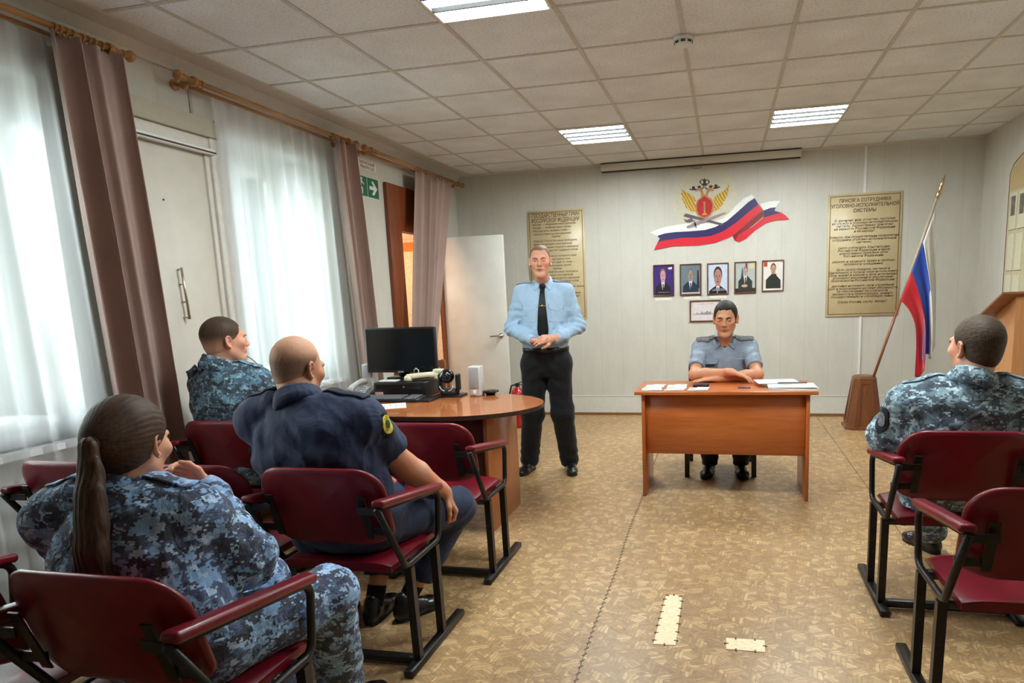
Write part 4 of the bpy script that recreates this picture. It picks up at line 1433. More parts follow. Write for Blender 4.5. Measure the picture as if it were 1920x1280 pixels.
for k in range(7):
    mtx = Matrix.Translation((3.07 + rng.uniform(-0.01, 0.01), 1.76 + rng.uniform(-0.01, 0.01), 0.7503 + k * 0.003)) @ Matrix.Rotation(math.radians(rng.uniform(-4, 4)), 4, 'Z')
    MB().box((-0.15, -0.105, 0), (0.15, 0.105, 0.0028), mat=mtx).build('sheet', m_paper, st)
st2 = thing('paper_folder', 'open white folder lying across the paper stack on the middle desk', 'folder', (2.98, 1.93, 0.772))
mtx = Matrix.Translation((2.98, 1.92, 0.7725)) @ Matrix.Rotation(math.radians(8), 4, 'Z')
MB().rbox((-0.14, -0.1, 0), (0.14, 0.1, 0.006), 0.001, 1, mat=mtx).build('folder_cover', plain('folder_white', (228, 228, 230), 0.5, var=0.01), st2)
tag(MB().rbox((2.98, 1.775, 0.7795), (3.17, 1.80, 0.787), 0.003, 1).build('dark_ruler', plain('ruler_dark', (70, 66, 66), 0.5)), 'dark grey strip lying on the white papers of the middle desk', 'ruler')

oc = thing('office_chair', 'dark chair behind the middle desk, under the seated officer', 'chair', (2.6, 2.5, 0))
m_blk = plain('chair_dark', (28, 26, 26), 0.5)
for xx, yy in ((2.345, 2.17), (2.845, 2.21), (2.35, 2.66), (2.84, 2.68)):
    MB().bar((xx, yy, 0), (xx, yy, 0.44), 0.035, 0.035, up=(0, 1, 0)).build('leg', m_blk, oc)
MB().rbox((2.34, 2.16, 0.42), (2.85, 2.68, 0.48), 0.02, 3).build('seat', m_blk, oc)
MB().rbox((2.36, 2.66, 0.5), (2.83, 2.70, 0.86), 0.02, 3).build('backrest', m_blk, oc)
for xx in (2.35, 2.84):
    MB().bar((xx, 2.68, 0.44), (xx, 2.69, 0.8), 0.03, 0.03, up=(0, 1, 0)).build('back_post', m_blk, oc)

# ================================================================== THE CORNER DESK AND ITS COMPUTER
m_desk2 = wood('desk_walnut_orange', (190, 112, 60), (146, 80, 38), 0, 0.8, 0.25, 0.4)
m_desk2v = wood('desk_walnut_orange_upright', (184, 116, 68), (148, 86, 46), 2, 0.8, 0.35, 0.2)
m_desk_dark = wood('desk_modesty_dark', (110, 56, 36), (78, 36, 24), 0, 0.8, 0.4, 0.2)
m_edge = plain('desk_edge_band', (52, 34, 26), 0.4)
ds = thing('corner_desk', 'round-ended orange-brown desk carrying the computer, beside the standing man', 'desk', (0.8, 1.1, 0))
ol = [(-0.20, 0.60), (0.9, 0.60)]
for k in range(1, 24):
    a = math.radians(-90 + 180 * k / 24)
    ol.append((0.98 + 0.54 * math.cos(a) * (1 if a < 0 else 1.0), 1.04 + 0.44 * math.sin(a)))
ol += [(0.95, 1.48), (0.8, 1.54), (0.72, 1.62), (0.68, 1.76), (-0.20, 1.76)]
o = MB().prism(ol, (0, 0, 0.735), (1, 0, 0), (0, 1, 0), (0, 0, 1), 0.025).build('desk_top', m_desk2, ds)
fix_normals(o)
eb = MB()
n_ = len(ol)
for k in range(n_):
    a, b = Vector((*ol[k], 0.7345)), Vector((*ol[(k + 1) % n_], 0.7345))
    eb.bar(a + Vector((0, 0, 0.0125)), b + Vector((0, 0, 0.0125)), 0.004, 0.0252)
eb.build('edge_band', m_edge, ds)
MB().rbox((1.222, 0.79, 0), (1.246, 1.37, 0.735), 0.002, 1).build('end_panel', m_desk2v, ds)
MB().rbox((-0.18, 1.06, 0.12), (1.222, 1.078, 0.735), 0.002, 1).build('modesty_panel', m_desk_dark, ds)
MB().rbox((-0.19, 0.66, 0), (-0.168, 1.72, 0.735), 0.002, 1).build('end_panel', m_desk2v, ds)

TZ = 0.7602
m_bk = plain('plastic_black', (24, 24, 26), 0.38)
m_bk2 = plain('plastic_black_gloss', (16, 16, 18), 0.18)
m_scr = plain('screen_off', (14, 15, 18), 0.16)
m_gry = plain('speaker_grey', (206, 206, 202), 0.45, var=0.02)
m_cream = plain('phone_cream', (222, 218, 186), 0.4, var=0.02)

pc = thing('desktop_computer', 'flat black desktop computer case lying under the monitor', 'computer', (0.43, 1.45, TZ))
MB().rbox((0.24, 1.29, TZ), (0.625, 1.63, TZ + 0.105), 0.004, 2).build('case', m_bk, pc)
MB().box((0.26, 1.286, TZ + 0.06), (0.60, 1.29, TZ + 0.09)).build('drive_bay', m_bk2, pc)
MB().box((0.25, 1.286, TZ + 0.018), (0.31, 1.2895, TZ + 0.04)).build('label_sticker', plain('sticker_pinkish', (206, 170, 166), 0.5), pc)
MB().sphere((0.47, 1.288, TZ + 0.075), 0.007, 10).build('power_button', plain('brushed_steel', (170, 165, 155), 0.3, 0.8), pc)
mo = thing('monitor', 'wide black computer monitor on the corner desk, screen dark', 'monitor', (0.33, 1.55, TZ + 0.105))
MB().rbox((0.055, 1.545, 0.905), (0.605, 1.585, 1.232), 0.006, 2).build('monitor_case', m_bk, mo)
MB().box((0.067, 1.543, 0.925), (0.593, 1.5452, 1.22)).build('screen', m_scr, mo)
MB().rbox((0.29, 1.578, 0.87), (0.37, 1.60, 1.02), 0.004, 1).build('stand_neck', m_bk2, mo)
MB().rbox((0.24, 1.48, TZ + 0.105), (0.43, 1.62, TZ + 0.118), 0.004, 2).build('stand_foot', m_bk2, mo)
MB().box((0.30, 1.542, 0.907), (0.345, 1.5448, 0.914)).build('logo_strip', plain('paper_print_grey', (150, 150, 152), 0.6), mo)
sp_ = MB()
for (sx_, sy_, lab) in ((0.965, 1.385, 'pale grey loudspeaker beside the desk camera, nearest the round desk end'), (0.03, 1.62, 'pale grey loudspeaker left of the monitor by the curtain')):
    s = thing('loudspeaker', lab, 'loudspeaker', (sx_, sy_, TZ), 'pair of computer loudspeakers')
    MB().rbox((sx_ - 0.042, sy_ - 0.045, TZ), (sx_ + 0.042, sy_ + 0.045, TZ + 0.205), 0.008, 3).build('speaker_case', m_gry, s)
    MB().rbox((sx_ - 0.035, sy_ - 0.049, TZ + 0.055), (sx_ + 0.035, sy_ - 0.044, TZ + 0.198), 0.006, 2).build('speaker_grille', plain('grille_grey', (160, 164, 168), 0.6, var=0.12, scale=300), s)
    MB().rbox((sx_ - 0.012, sy_ - 0.052, TZ + 0.012), (sx_ + 0.012, sy_ - 0.044, TZ + 0.045), 0.004, 2).build('volume_knob', m_white, s)
pz = thing('desk_camera', 'black pan-tilt desk camera with pale ring beside the computer case', 'camera', (0.775, 1.36, TZ))
MB().rbox((0.68, 1.30, TZ), (0.875, 1.44, TZ + 0.012), 0.004, 2).build('mounting_plate', m_bk, pz)
MB().lathe([(0.062, 0.012), (0.066, 0.02), (0.062, 0.045), (0.056, 0.05)], (0.775, 1.365, TZ), 28).build('camera_base', m_bk, pz)
for s in (-1, 1):
    q = MB().rbox((0.775 + s * 0.064 - 0.011, 1.335, TZ + 0.04), (0.775 + s * 0.064 + 0.011, 1.395, TZ + 0.155), 0.01, 3)
    q.build('yoke_arm', m_bk, pz)
MB().sphere((0.765, 1.355, TZ + 0.14), 0.05, 20).build('camera_head', m_bk2, pz)
mtx = Matrix.Translation((0.765, 1.308, TZ + 0.135)) @ Matrix.Rotation(math.radians(90), 4, 'X')
MB().lathe([(0.03, 0), (0.032, 0.006), (0.02, 0.01), (0.0, 0.006)], n=20, mat=mtx).build('lens', m_bk2, pz)
pts = [(0.775 + 0.05 * math.cos(a), 1.308, TZ + 0.085 + 0.045 * math.sin(a)) for a in [math.radians(190 + 160 * k / 12) for k in range(13)]]
MB().tube(pts, 0.004, 8).build('pale_ring', m_gry, pz)
mic = thing('table_microphone', 'flat black conference puck near the round desk end', 'microphone', (1.045, 1.42, TZ))
MB().lathe([(0.03, 0), (0.034, 0.012), (0.055, 0.02), (0.06, 0.026), (0.05, 0.032), (0.0, 0.033)], (1.05, 1.42, TZ), 28).build('puck', m_bk2, mic)

kb = thing('keyboard', 'long dark grey keyboard on the corner desk in front of the computer case', 'keyboard', (0.44, 1.13, TZ))
mtx = Matrix.Translation((0.43, 1.16, TZ + 0.0045)) @ Matrix.Rotation(math.radians(1.5), 4, 'Z') @ Matrix.Rotation(math.radians(3), 4, 'X')
MB().rbox((-0.225, -0.075, 0.0), (0.225, 0.075, 0.018), 0.005, 2, mat=mtx).build('keyboard_body', m_bk, kb)
m_key = plain('key_grey', (84, 86, 90), 0.5, var=0.1)
for r_ in range(5):
    q = MB()
    for c_ in range(20):
        x = -0.213 + c_ * 0.0214
        if c_ in (15,):
            continue
        q.rbox((x, -0.066 + r_ * 0.0265, 0.017), (x + 0.0185, -0.066 + r_ * 0.0265 + 0.022, 0.026), 0.002, 1, mat=mtx)
    q.build('key_row', m_key, kb)
sheet(0.50, 0.92, TZ, 0.21, 0.297, -62, 'white paper sheet at the near edge of the corner desk by the bald man', lines=7)
tag(MB().rbox((0.655, 1.10, TZ), (0.74, 1.30, TZ + 0.014), 0.004, 2).build('tablet_pad', m_bk), 'slim black pad lying between keyboard and desk camera', 'device')
ph = thing('desk_telephone', 'pale desk telephone with handset left of the computer case', 'telephone', (0.10, 1.36, TZ))
o = MB().prism([(0, 0), (0.2, 0), (0.2, 0.065), (0.13, 0.055), (0.02, 0.02), (0, 0.015)], (0.02, 1.26, TZ), (0, 1, 0), (0, 0, 1), (1, 0, 0), 0.17).build('phone_body', plain('phone_grey', (120, 122, 124), 0.45), ph, bevel=0.006); fix_normals(o)
hs = MB().tube([(0.065, 1.27, TZ + 0.05), (0.068, 1.30, TZ + 0.075), (0.07, 1.38, TZ + 0.095), (0.07, 1.44, TZ + 0.10), (0.07, 1.47, TZ + 0.088)], [0.024, 0.018, 0.016, 0.018, 0.024], 12)
hs.build('handset', m_gry, ph)
for r_ in range(4):
    for c_ in range(3):
        MB().rbox((0.115 + c_ * 0.02, 1.285 + r_ * 0.026, TZ + 0.03 + r_ * 0.009), (0.129 + c_ * 0.02, 1.303 + r_ * 0.026, TZ + 0.04 + r_ * 0.009), 0.002, 1).build('phone_key', m_gry, ph)
hs2 = thing('telephone_handset', 'cream telephone handset lying on top of the black computer case', 'telephone', (0.56, 1.45, TZ + 0.105))
zc = TZ + 0.106
MB().tube([(0.47, 1.345, zc + 0.024), (0.52, 1.37, zc + 0.032), (0.60, 1.41, zc + 0.036), (0.66, 1.44, zc + 0.034)], [0.026, 0.021, 0.021, 0.025], 12).build('grip', m_cream, hs2)
for p, q_ in (((0.478, 1.349), (0.47, 1.345)), ((0.655, 1.437), (0.66, 1.44))):
    MB().lathe([(0.022, 0), (0.029, 0.006), (0.029, 0.03), (0.02, 0.04)], (p[0], p[1], zc), 18).build('ear_piece', m_cream, hs2)
MB().rbox((0.625, 1.42, zc + 0.04), (0.70, 1.47, zc + 0.075), 0.012, 3).build('cradle_top', m_cream, hs2)
pts = [(0.66 + 0.01 * math.cos(k * 1.3), 1.43 - 0.0 * k, zc + 0.02 - k * 0.0022 + 0.006 * math.sin(k * 1.3)) for k in range(40)]
tag(MB().tube([(0.44, 1.52, zc + 0.012), (0.45, 1.50, zc + 0.06), (0.47, 1.49, zc + 0.075), (0.49, 1.49, zc + 0.06), (0.48, 1.50, zc + 0.015)], 0.0045, 8).build('white_cable', m_white), 'loop of white cable on the computer case behind the cream handset', 'cable')
tag(MB().rbox((0.275, 1.30, zc), (0.405, 1.37, zc + 0.012), 0.003, 1).build('white_box', m_white), 'slim white box on the front of the black computer case', 'box')

# wooden chair at the far side of the corner desk, a bit of its back in view under the monitor
wc = thing('wooden_chair', 'brown wooden chair behind the corner desk, seen under the monitor', 'chair', (-0.05, 2.25, 0))
m_wc = wood('chair_brown', (150, 92, 50), (110, 62, 30), 2, 1.2, 0.4, 0.2)
for xx, yy, h in ((-0.20, 2.05, 0.45), (0.24, 2.05, 0.45), (-0.20, 2.47, 0.9), (0.24, 2.47, 0.9)):
    MB().bar((xx, yy, 0), (xx, yy, h), 0.04, 0.04, up=(0, 1, 0)).build('leg', m_wc, wc)
MB().rbox((-0.22, 2.02, 0.43), (0.26, 2.49, 0.47), 0.01, 2).build('seat', m_wc, wc)
MB().bar((-0.22, 2.47, 0.78), (0.26, 2.47, 0.88), 0.03, 0.06).build('back_rail', m_wc, wc)
MB().bar((-0.20, 2.47, 0.62), (0.24, 2.47, 0.62), 0.02, 0.05).build('back_rail', m_wc, wc)

# ================================================================== FLAG, STAND, LECTERN, EXTINGUISHER
m_stand = wood('stand_walnut', (128, 76, 38), (84, 46, 20), 2, 1.0, 0.4, 0.2)
fs_ = thing('flag_stand', 'tapered brown wooden flag stand at the back wall', 'flag stand', (3.99, 4.02, 0))
q = MB()
b0, b1 = 0.165, 0.105
cx_, cyy = 3.985, 4.16


def frustum(m, c, z0, z1, h0, h1, ch0, ch1):
    vs = []
    for z, h, c_ in ((z0, h0, ch0), (z1, h1, ch1)):
        for sx_, sy_ in ((-1, -1), (1, -1), (1, 1), (-1, 1)):
            e = [(sx_ * h, sy_ * (h - c_)), (sx_ * (h - c_), sy_ * h)]
            if sx_ * sy_ < 0:
                e.reverse()
            vs += [(c[0] + a, c[1] + b, z) for a, b in e]
    n = 8
    m.add(vs, [tuple(range(n - 1, -1, -1)), tuple(range(n, 2 * n))] + [(k, (k + 1) % n, n + (k + 1) % n, n + k) for k in range(n)])


frustum(q, (cx_, cyy), 0.02, 0.50, b0, b1, 0.05, 0.045)
o = q.build('stand_body', m_stand, fs_, bevel=0.008); fix_normals(o)
q = MB(); frustum(q, (cx_, cyy), 0.0, 0.03, b0 + 0.02, b0 + 0.015, 0.055, 0.055)
o = q.build('stand_base', m_stand, fs_, bevel=0.003); fix_normals(o)
q = MB(); frustum(q, (cx_, cyy), 0.495, 0.525, b1 + 0.004, b1 - 0.012, 0.045, 0.045)
o = q.build('stand_cap', m_stand, fs_, bevel=0.006); fix_normals(o)
q = MB()
for s in (-1, 1):
    q.bar((cx_ + s * 0.075, cyy - b0 - 0.0, 0.06), (cx_ + s * 0.05, cyy - b1 - 0.002, 0.47), 0.02, 0.012)
    q.bar((cx_ - b0, cyy + s * 0.075, 0.06), (cx_ - b1, cyy + s * 0.05, 0.47), 0.012, 0.02)
q.bar((cx_ - 0.05, cyy - b1 - 0.004, 0.46), (cx_ + 0.05, cyy - b1 - 0.004, 0.46), 0.012, 0.02)
q.build('stand_moulding', m_stand, fs_)

FY = 4.10
fg = thing('tricolour_flag', 'white-blue-red tricolour flag hanging from a pole leaning out of the wooden stand', 'flag', (4.05, FY, 0.52))
A_, B_ = Vector((4.055, FY, 0.50)), Vector((4.56, FY, 2.21))
MB().tube([A_ - (B_ - A_).normalized() * 0.16, A_ + (B_ - A_) * 0.45], 0.0135, 12).build('flag_pole', wood('pole_brown', (146, 88, 48), (110, 62, 30), 2, 2.0, 0.35, 0.3), fg)
MB().tube([A_ + (B_ - A_) * 0.45, B_], 0.0125, 12).build('pole_sleeve', plain('pole_upper_pale', (176, 160, 140), 0.35), fg)
dr_ = (B_ - A_).normalized()
rotm = dr_.to_track_quat('Z', 'X').to_matrix().to_4x4()
mtx = Matrix.Translation(B_) @ rotm
MB().lathe([(0.014, -0.02), (0.02, -0.012), (0.02, 0.03), (0.014, 0.04), (0.012, 0.055), (0.018, 0.07), (0.012, 0.085), (0.016, 0.10), (0.013, 0.13), (0.002, 0.19)], n=16, mat=mtx).build('finial', plain('finial_brass', (196, 168, 120), 0.25, 0.9), fg)
# cloth: u down the hoist (white, blue, red), v along the fly; it hangs in gathered folds
H0, H1 = Vector((4.535, FY, 2.06)), Vector((4.274, FY, 1.255))


def flag_pt(u, v):
    h = H0.lerp(H1, u)
    low = Vector((4.61 - 0.15 * u, 0, 0.80 - 0.26 * u - 0.06 * math.sin(u * 9)))
    s = 1 - (1 - v) ** (1.6 + 3.0 * u * u)
    x = h.x + (low.x - h.x) * s
    z = h.z + (low.z - h.z) * v
    fold = 0.045 * math.sin(u * 15 + 0.6) * min(1, v * 2.2) + 0.02 * math.sin(u * 31 + v * 2)  * min(1, v * 3)
    y = FY + fold + 0.05 * (1 - u) * v
    x += 0.018 * math.sin(u * 15 + 2.1) * min(1, v * 2)
    return (x, y - 0.014 * (1 - min(1, v * 6)), z)


for k, (nm, c) in enumerate((('white_stripe', (230, 230, 226)), ('blue_stripe', (34, 72, 168)), ('red_stripe', (196, 24, 40)))):
    P = [[flag_pt((k + i / 14) / 3, j / 30) for j in range(31)] for i in range(15)]
    MB().grid(P).build(nm, fabric('flag_' + nm, c, 0.6), fg, solid=0.002)

lt = thing('lectern', 'light wooden lectern with slanted shade-darkened top at the right-hand side', 'lectern', (4.85, 2.5, 0))
m_lt = wood('lectern_beech', (206, 146, 92), (176, 116, 66), 2, 0.8, 0.35, 0.2)
m_lb = wood('lectern_top_shaded', (150, 92, 56), (116, 66, 38), 0, 0.8, 0.4, 0.2)  # darker wood: the shade on the board's underside is put into its colour
lx = 4.50
o = MB().prism([(2.29, 1.322), (2.76, 1.13), (2.765, 1.145), (2.297, 1.338)], (lx, 0, 0), (0, 1, 0), (0, 0, 1), (1, 0, 0), 0.58).build('lectern_top', m_lb, lt, bevel=0.003); fix_normals(o)
o = MB().prism([(2.34, 0.04), (2.70, 0.04), (2.70, 1.155), (2.34, 1.301)], (lx + 0.105, 0, 0), (0, 1, 0), (0, 0, 1), (1, 0, 0), 0.38).build('lectern_body', m_lt, lt, bevel=0.003); fix_normals(o)
MB().rbox((lx + 0.07, 2.30, 0), (lx + 0.52, 2.74, 0.045), 0.004, 1).build('lectern_base', m_lt, lt)

ex = thing('fire_extinguisher', 'red fire extinguisher on the floor behind the standing man', 'fire extinguisher', (0.42, 3.96, 0))
ecx, ecy = 0.42, 3.98
m_er = plain('extinguisher_red', (176, 22, 28), 0.25, var=0.04, coat=0.4)
MB().lathe([(0.0, 0.0), (0.072, 0.0), (0.075, 0.02), (0.075, 0.36), (0.068, 0.40), (0.04, 0.43), (0.026, 0.44), (0.026, 0.46), (0.0, 0.461)], (ecx, ecy, 0), 28).build('cylinder_body', m_er, ex)
MB().rbox((ecx - 0.02, ecy - 0.03, 0.455), (ecx + 0.02, ecy + 0.03, 0.49), 0.006, 2).bar((ecx, ecy - 0.01, 0.485), (ecx + 0.08, ecy - 0.01, 0.515), 0.018, 0.008).bar((ecx, ecy - 0.01, 0.475), (ecx + 0.08, ecy - 0.01, 0.47), 0.018, 0.008).build('valve_lever', m_bk, ex)
MB().tube([(ecx - 0.02, ecy, 0.47), (ecx - 0.07, ecy, 0.46), (ecx - 0.092, ecy, 0.38), (ecx - 0.09, ecy, 0.15)], 0.01, 10).build('hose', m_bk, ex)
MB().lathe([(0.0757, 0.15), (0.0757, 0.27)], (ecx, ecy, 0), 28).build('paper_label', plain('extinguisher_label', (226, 214, 176), 0.5), ex)

# --- sewn linoleum patches and the seam
m_patch = plain('patch_pale', (226, 206, 168), 0.5, var=0.05, scale=60)
m_st = plain('stitch_dark', (86, 66, 46), 0.6)


def patch(poly, label, n):
    q = MB().prism(poly, (0, 0, 0), (1, 0, 0), (0, 1, 0), (0, 0, 1), 0.0025)
    for k in range(len(poly)):
        a, b = Vector((*poly[k], 0.002)), Vector((*poly[(k + 1) % len(poly)], 0.002))
        L = (b - a).length
        c = sum((Vector((*p, 0.002)) for p in poly), Vector()) / len(poly)
        m_ = max(1, int(L / 0.062))
        for i in range(m_):
            p = a.lerp(b, (i + 0.5) / m_)
            d = (b - a).normalized()
            nn = Vector((-d.y, d.x, 0))
            q.bar(p - nn * 0.009, p + nn * 0.009, 0.007, 0.003, 1)
    o = q.build('floor_patch', [m_patch, m_st])
    fix_normals(o)
    tag(o, label, 'floor patch', 'pale patches on the floor')


patch([(2.345, -0.345), (2.435, -0.34), (2.434, 0.09), (2.415, 0.112), (2.375, 0.112), (2.358, 0.095)], 'long pale sewn patch in the floor along the aisle', 7)
patch([(2.637, -0.338), (2.787, -0.338), (2.79, -0.245), (2.636, -0.25)], 'short pale sewn patch in the floor, across the aisle from the long one', 3)
q = MB()
rs = random.Random(7)
y = -1.6
while y < 4.7:
    xx = 2.065 - 0.012 * (y - 1) + 0.004 * math.sin(y * 5)
    q.bar((xx - 0.006, y, 0.0006), (xx + 0.009, y + 0.02, 0.0006), 0.006, 0.0012)
    q.bar((xx, y, 0.0005), (xx, y + 0.045, 0.0005), 0.0028, 0.001)
    y += 0.045
q.bar((3.62, 0.9, 0.0005), (3.615, 4.7, 0.0005), 0.004, 0.001)
q.build('floor_seam', m_st, fl)

# ================================================================== PEOPLE: smooth surfaces grown from distance fields
def V(*a):
    return np.array(a[0] if len(a) == 1 else a, dtype=np.float64)


def nrm(v):
    v = np.asarray(v, float)
    return v / np.linalg.norm(v)


class Field:
    """union of soft shapes, meshed as one continuous surface"""

    def __init__(self):
        self.p = []
        self.post = []

    def _add(self, fn, lo, hi, k, op):
        self.p.append((fn, np.asarray(lo, float), np.asarray(hi, float), k, op))

    def cone(self, a, b, ra, rb, k=0.02, op='add', flat=None):
        a, b = V(a), V(b)
        ba = b - a
        L2 = max(1e-9, ba @ ba)
        r = max(ra, rb)

        def fn(X, Y, Z):
            x, y, z = X - a[0], Y - a[1], Z - a[2]
            t = np.clip((x * ba[0] + y * ba[1] + z * ba[2]) / L2, 0, 1)
            x = x - t * ba[0]; y = y - t * ba[1]; z = z - t * ba[2]
            if flat is not None:
                n, s = flat
                d = x * n[0] + y * n[1] + z * n[2]
                e = d * (1 / s - 1)
                x = x + e * n[0]; y = y + e * n[1]; z = z + e * n[2]
            return np.sqrt(x * x + y * y + z * z) - (ra + (rb - ra) * t)
        self._add(fn, np.minimum(a, b) - r, np.maximum(a, b) + r, k, op)

    def chain(self, pts, rs, k=0.02, op='add', flat=None):
        for i in range(len(pts) - 1):
            self.cone(pts[i], pts[i + 1], rs[i], rs[i + 1], k, op, flat)

    def ell(self, c, r, ax=None, k=0.02, op='add'):
        c = V(c)
        ax = np.eye(3) if ax is None else np.asarray(ax)
        R = max(r)

        def fn(X, Y, Z):
            x, y, z = X - c[0], Y - c[1], Z - c[2]
            q = [(x * A[0] + y * A[1] + z * A[2]) for A in ax]
            k0 = np.sqrt((q[0] / r[0]) ** 2 + (q[1] / r[1]) ** 2 + (q[2] / r[2]) ** 2) + 1e-6
            k1 = np.sqrt((q[0] / r[0] ** 2) ** 2 + (q[1] / r[1] ** 2) ** 2 + (q[2] / r[2] ** 2) ** 2) + 1e-6
            return k0 * (k0 - 1) / k1
        ext = np.sqrt(sum((np.asarray(A) * rr) ** 2 for A, rr in zip(ax, r)))
        self._add(fn, c - ext, c + ext, k, op)

    def loft(self, pts, fwd, A, B, k=0.03, op='add', e=2.3, Bb=None):
        """stack of super-elliptic sections; A half width sideways, B half depth (Bb behind)"""
        pts = np.array(pts, float)
        u = nrm(pts[-1] - pts[0])
        f = V(fwd); f = nrm(f - u * (f @ u))
        l = np.cross(f, u)
        s = (pts - pts[0]) @ u
        T = np.linspace(s[0], s[-1], 120)

        def cr(vals):
            vals = np.asarray(vals, float)
            m = np.gradient(vals, s)
            i = np.clip(np.searchsorted(s, T, side='right') - 1, 0, len(s) - 2)
            h = s[i + 1] - s[i]
            t = (T - s[i]) / h
            return (2 * t**3 - 3 * t**2 + 1) * vals[i] + (t**3 - 2 * t**2 + t) * h * m[i] + (-2 * t**3 + 3 * t**2) * vals[i + 1] + (t**3 - t**2) * h * m[i + 1]
        tb = [cr(pts[:, i]) for i in range(3)]
        ta, tB = np.maximum(cr(A), 0.004), np.maximum(cr(B), 0.004)
        tBb = tB if Bb is None else np.maximum(cr(Bb), 0.004)
        R = max(max(ta), max(tB), max(tBb))
        p0 = pts[0]

        def fn(X, Y, Z):
            X, Y, Z = np.broadcast_arrays(X, Y, Z)
            w = (X - p0[0]) * u[0] + (Y - p0[1]) * u[1] + (Z - p0[2]) * u[2]
            g = np.clip((w - s[0]) / (s[-1] - s[0]) * 119, 0, 119)
            i = np.minimum(g.astype(np.int32), 118)
            fr = g - i

            def lk(tab):
                tab = tab.astype(np.float32)
                return tab[i] * (1 - fr) + tab[i + 1] * fr
            x, y, z = X - lk(tb[0]), Y - lk(tb[1]), Z - lk(tb[2])
            a = lk(ta)
            la = np.abs(x * l[0] + y * l[1] + z * l[2])
            fw = x * f[0] + y * f[1] + z * f[2]
            b = np.where(fw > 0, lk(tB), lk(tBb))
            q = ((la / a) ** e + (np.abs(fw) / b) ** e) ** (1 / e)
            d = (q - 1) * np.minimum(a, b)
            cap = np.maximum(s[0] - w, w - s[-1])
            return np.maximum(d, cap)
        self._add(fn, pts.min(0) - R, pts.max(0) + R, k, op)

    def half(self, c, n, lo, hi, k=0.004):
        """cut away everything beyond the plane (c, n) inside the box lo..hi"""
        c, n = V(c), nrm(n)

        def fn(X, Y, Z):
            return -((X - c[0]) * n[0] + (Y - c[1]) * n[1] + (Z - c[2]) * n[2])
        self._add(fn, lo, hi, k, 'sub')

    def mesh(self, h, name, mats, parent=None, smooth_iter=1):
        adds = [q for q in self.p if q[4] == 'add']
        lo = np.min([q[1] for q in adds], axis=0) - 3 * h - 0.012
        hi = np.max([q[2] for q in adds], axis=0) + 3 * h + 0.012
        n = np.ceil((hi - lo) / h).astype(int) + 1
        gx = [(lo[i] + h * np.arange(n[i])).astype(np.float32) for i in range(3)]
        D = np.full(n, 0.5, np.float32)
        for fn, a, b, k, op in self.p:
            m = k + 2 * h + 0.004
            i0 = np.clip(np.floor((a - m - lo) / h).astype(int), 0, n)
            i1 = np.clip(np.ceil((b + m - lo) / h).astype(int) + 1, 0, n)
            if np.any(i1 <= i0):
                continue
            S = tuple(slice(i0[j], i1[j]) for j in range(3))
            d = fn(gx[0][S[0]][:, None, None], gx[1][S[1]][None, :, None], gx[2][S[2]][None, None, :]).astype(np.float32)
            o = D[S]
            if op == 'add':
                hh = np.maximum(k - np.abs(o - d), 0) / k
                D[S] = np.minimum(o, d) - hh * hh * k * 0.25
            else:
                d = -d
                hh = np.maximum(k - np.abs(o - d), 0) / k
                D[S] = np.maximum(o, d) + hh * hh * k * 0.25
        if self.post:
            near = np.nonzero(np.abs(D) < 0.02)
            P = [gx[j][near[j]] for j in range(3)]
            dd = D[near]
            for f in self.post:
                dd = dd + f(*P).astype(np.float32)
            D[near] = dd
        V_, Q_ = surface_nets(D, lo, h)
        return mesh_from(V_, Q_, name, mats, parent, smooth_iter)


def surface_nets(D, lo, h):
    ins = D < 0
    s = np.zeros(tuple(np.array(D.shape) - 1), np.int8)
    for a in (0, 1):
        for b in (0, 1):
            for c in (0, 1):
                s += ins[a:D.shape[0] - 1 + a, b:D.shape[1] - 1 + b, c:D.shape[2] - 1 + c]
    act = np.argwhere((s > 0) & (s < 8))
    idx = np.full(s.shape, -1, np.int32)
    idx[act[:, 0], act[:, 1], act[:, 2]] = np.arange(len(act))
    cor = [(a, b, c) for a in (0, 1) for b in (0, 1) for c in (0, 1)]
    val = np.stack([D[act[:, 0] + a, act[:, 1] + b, act[:, 2] + c] for a, b, c in cor], 1)
    acc = np.zeros((len(act), 3)); cnt = np.zeros(len(act))
    for i in range(8):
        for j in range(i + 1, 8):
            df = [abs(cor[i][t] - cor[j][t]) for t in range(3)]
            if sum(df) != 1:
                continue
            vi, vj = val[:, i], val[:, j]
            m = (vi < 0) != (vj < 0)
            t = np.where(m, vi / np.where(m, vi - vj, 1), 0)
            p = np.array(cor[i])[None] + t[:, None] * (np.array(cor[j]) - np.array(cor[i]))[None]
            acc += p * m[:, None]; cnt += m
    pos = (act + acc / cnt[:, None]) * h + lo
    quads = []
    for ax in range(3):
        o = [t for t in range(3) if t != ax]
        sl0 = [slice(1, -1)] * 3; sl1 = [slice(1, -1)] * 3
        sl0[ax] = slice(0, -1); sl1[ax] = slice(1, None)
        a, b = ins[tuple(sl0)], ins[tuple(sl1)]
        e = np.argwhere(a != b)
        if len(e) == 0:
            continue
        flip = a[e[:, 0], e[:, 1], e[:, 2]]
        base = e.copy()
        base[:, o[0]] += 1; base[:, o[1]] += 1

        def cell(d0, d1):
            c = base.copy(); c[:, o[0]] -= d0; c[:, o[1]] -= d1
            return idx[c[:, 0], c[:, 1], c[:, 2]]
        q = np.stack([cell(1, 1), cell(0, 1), cell(0, 0), cell(1, 0)], 1)
        fl = flip if ax != 1 else ~flip
        q[~fl] = q[~fl][:, ::-1]
        quads.append(q)
    return pos, np.concatenate(quads)


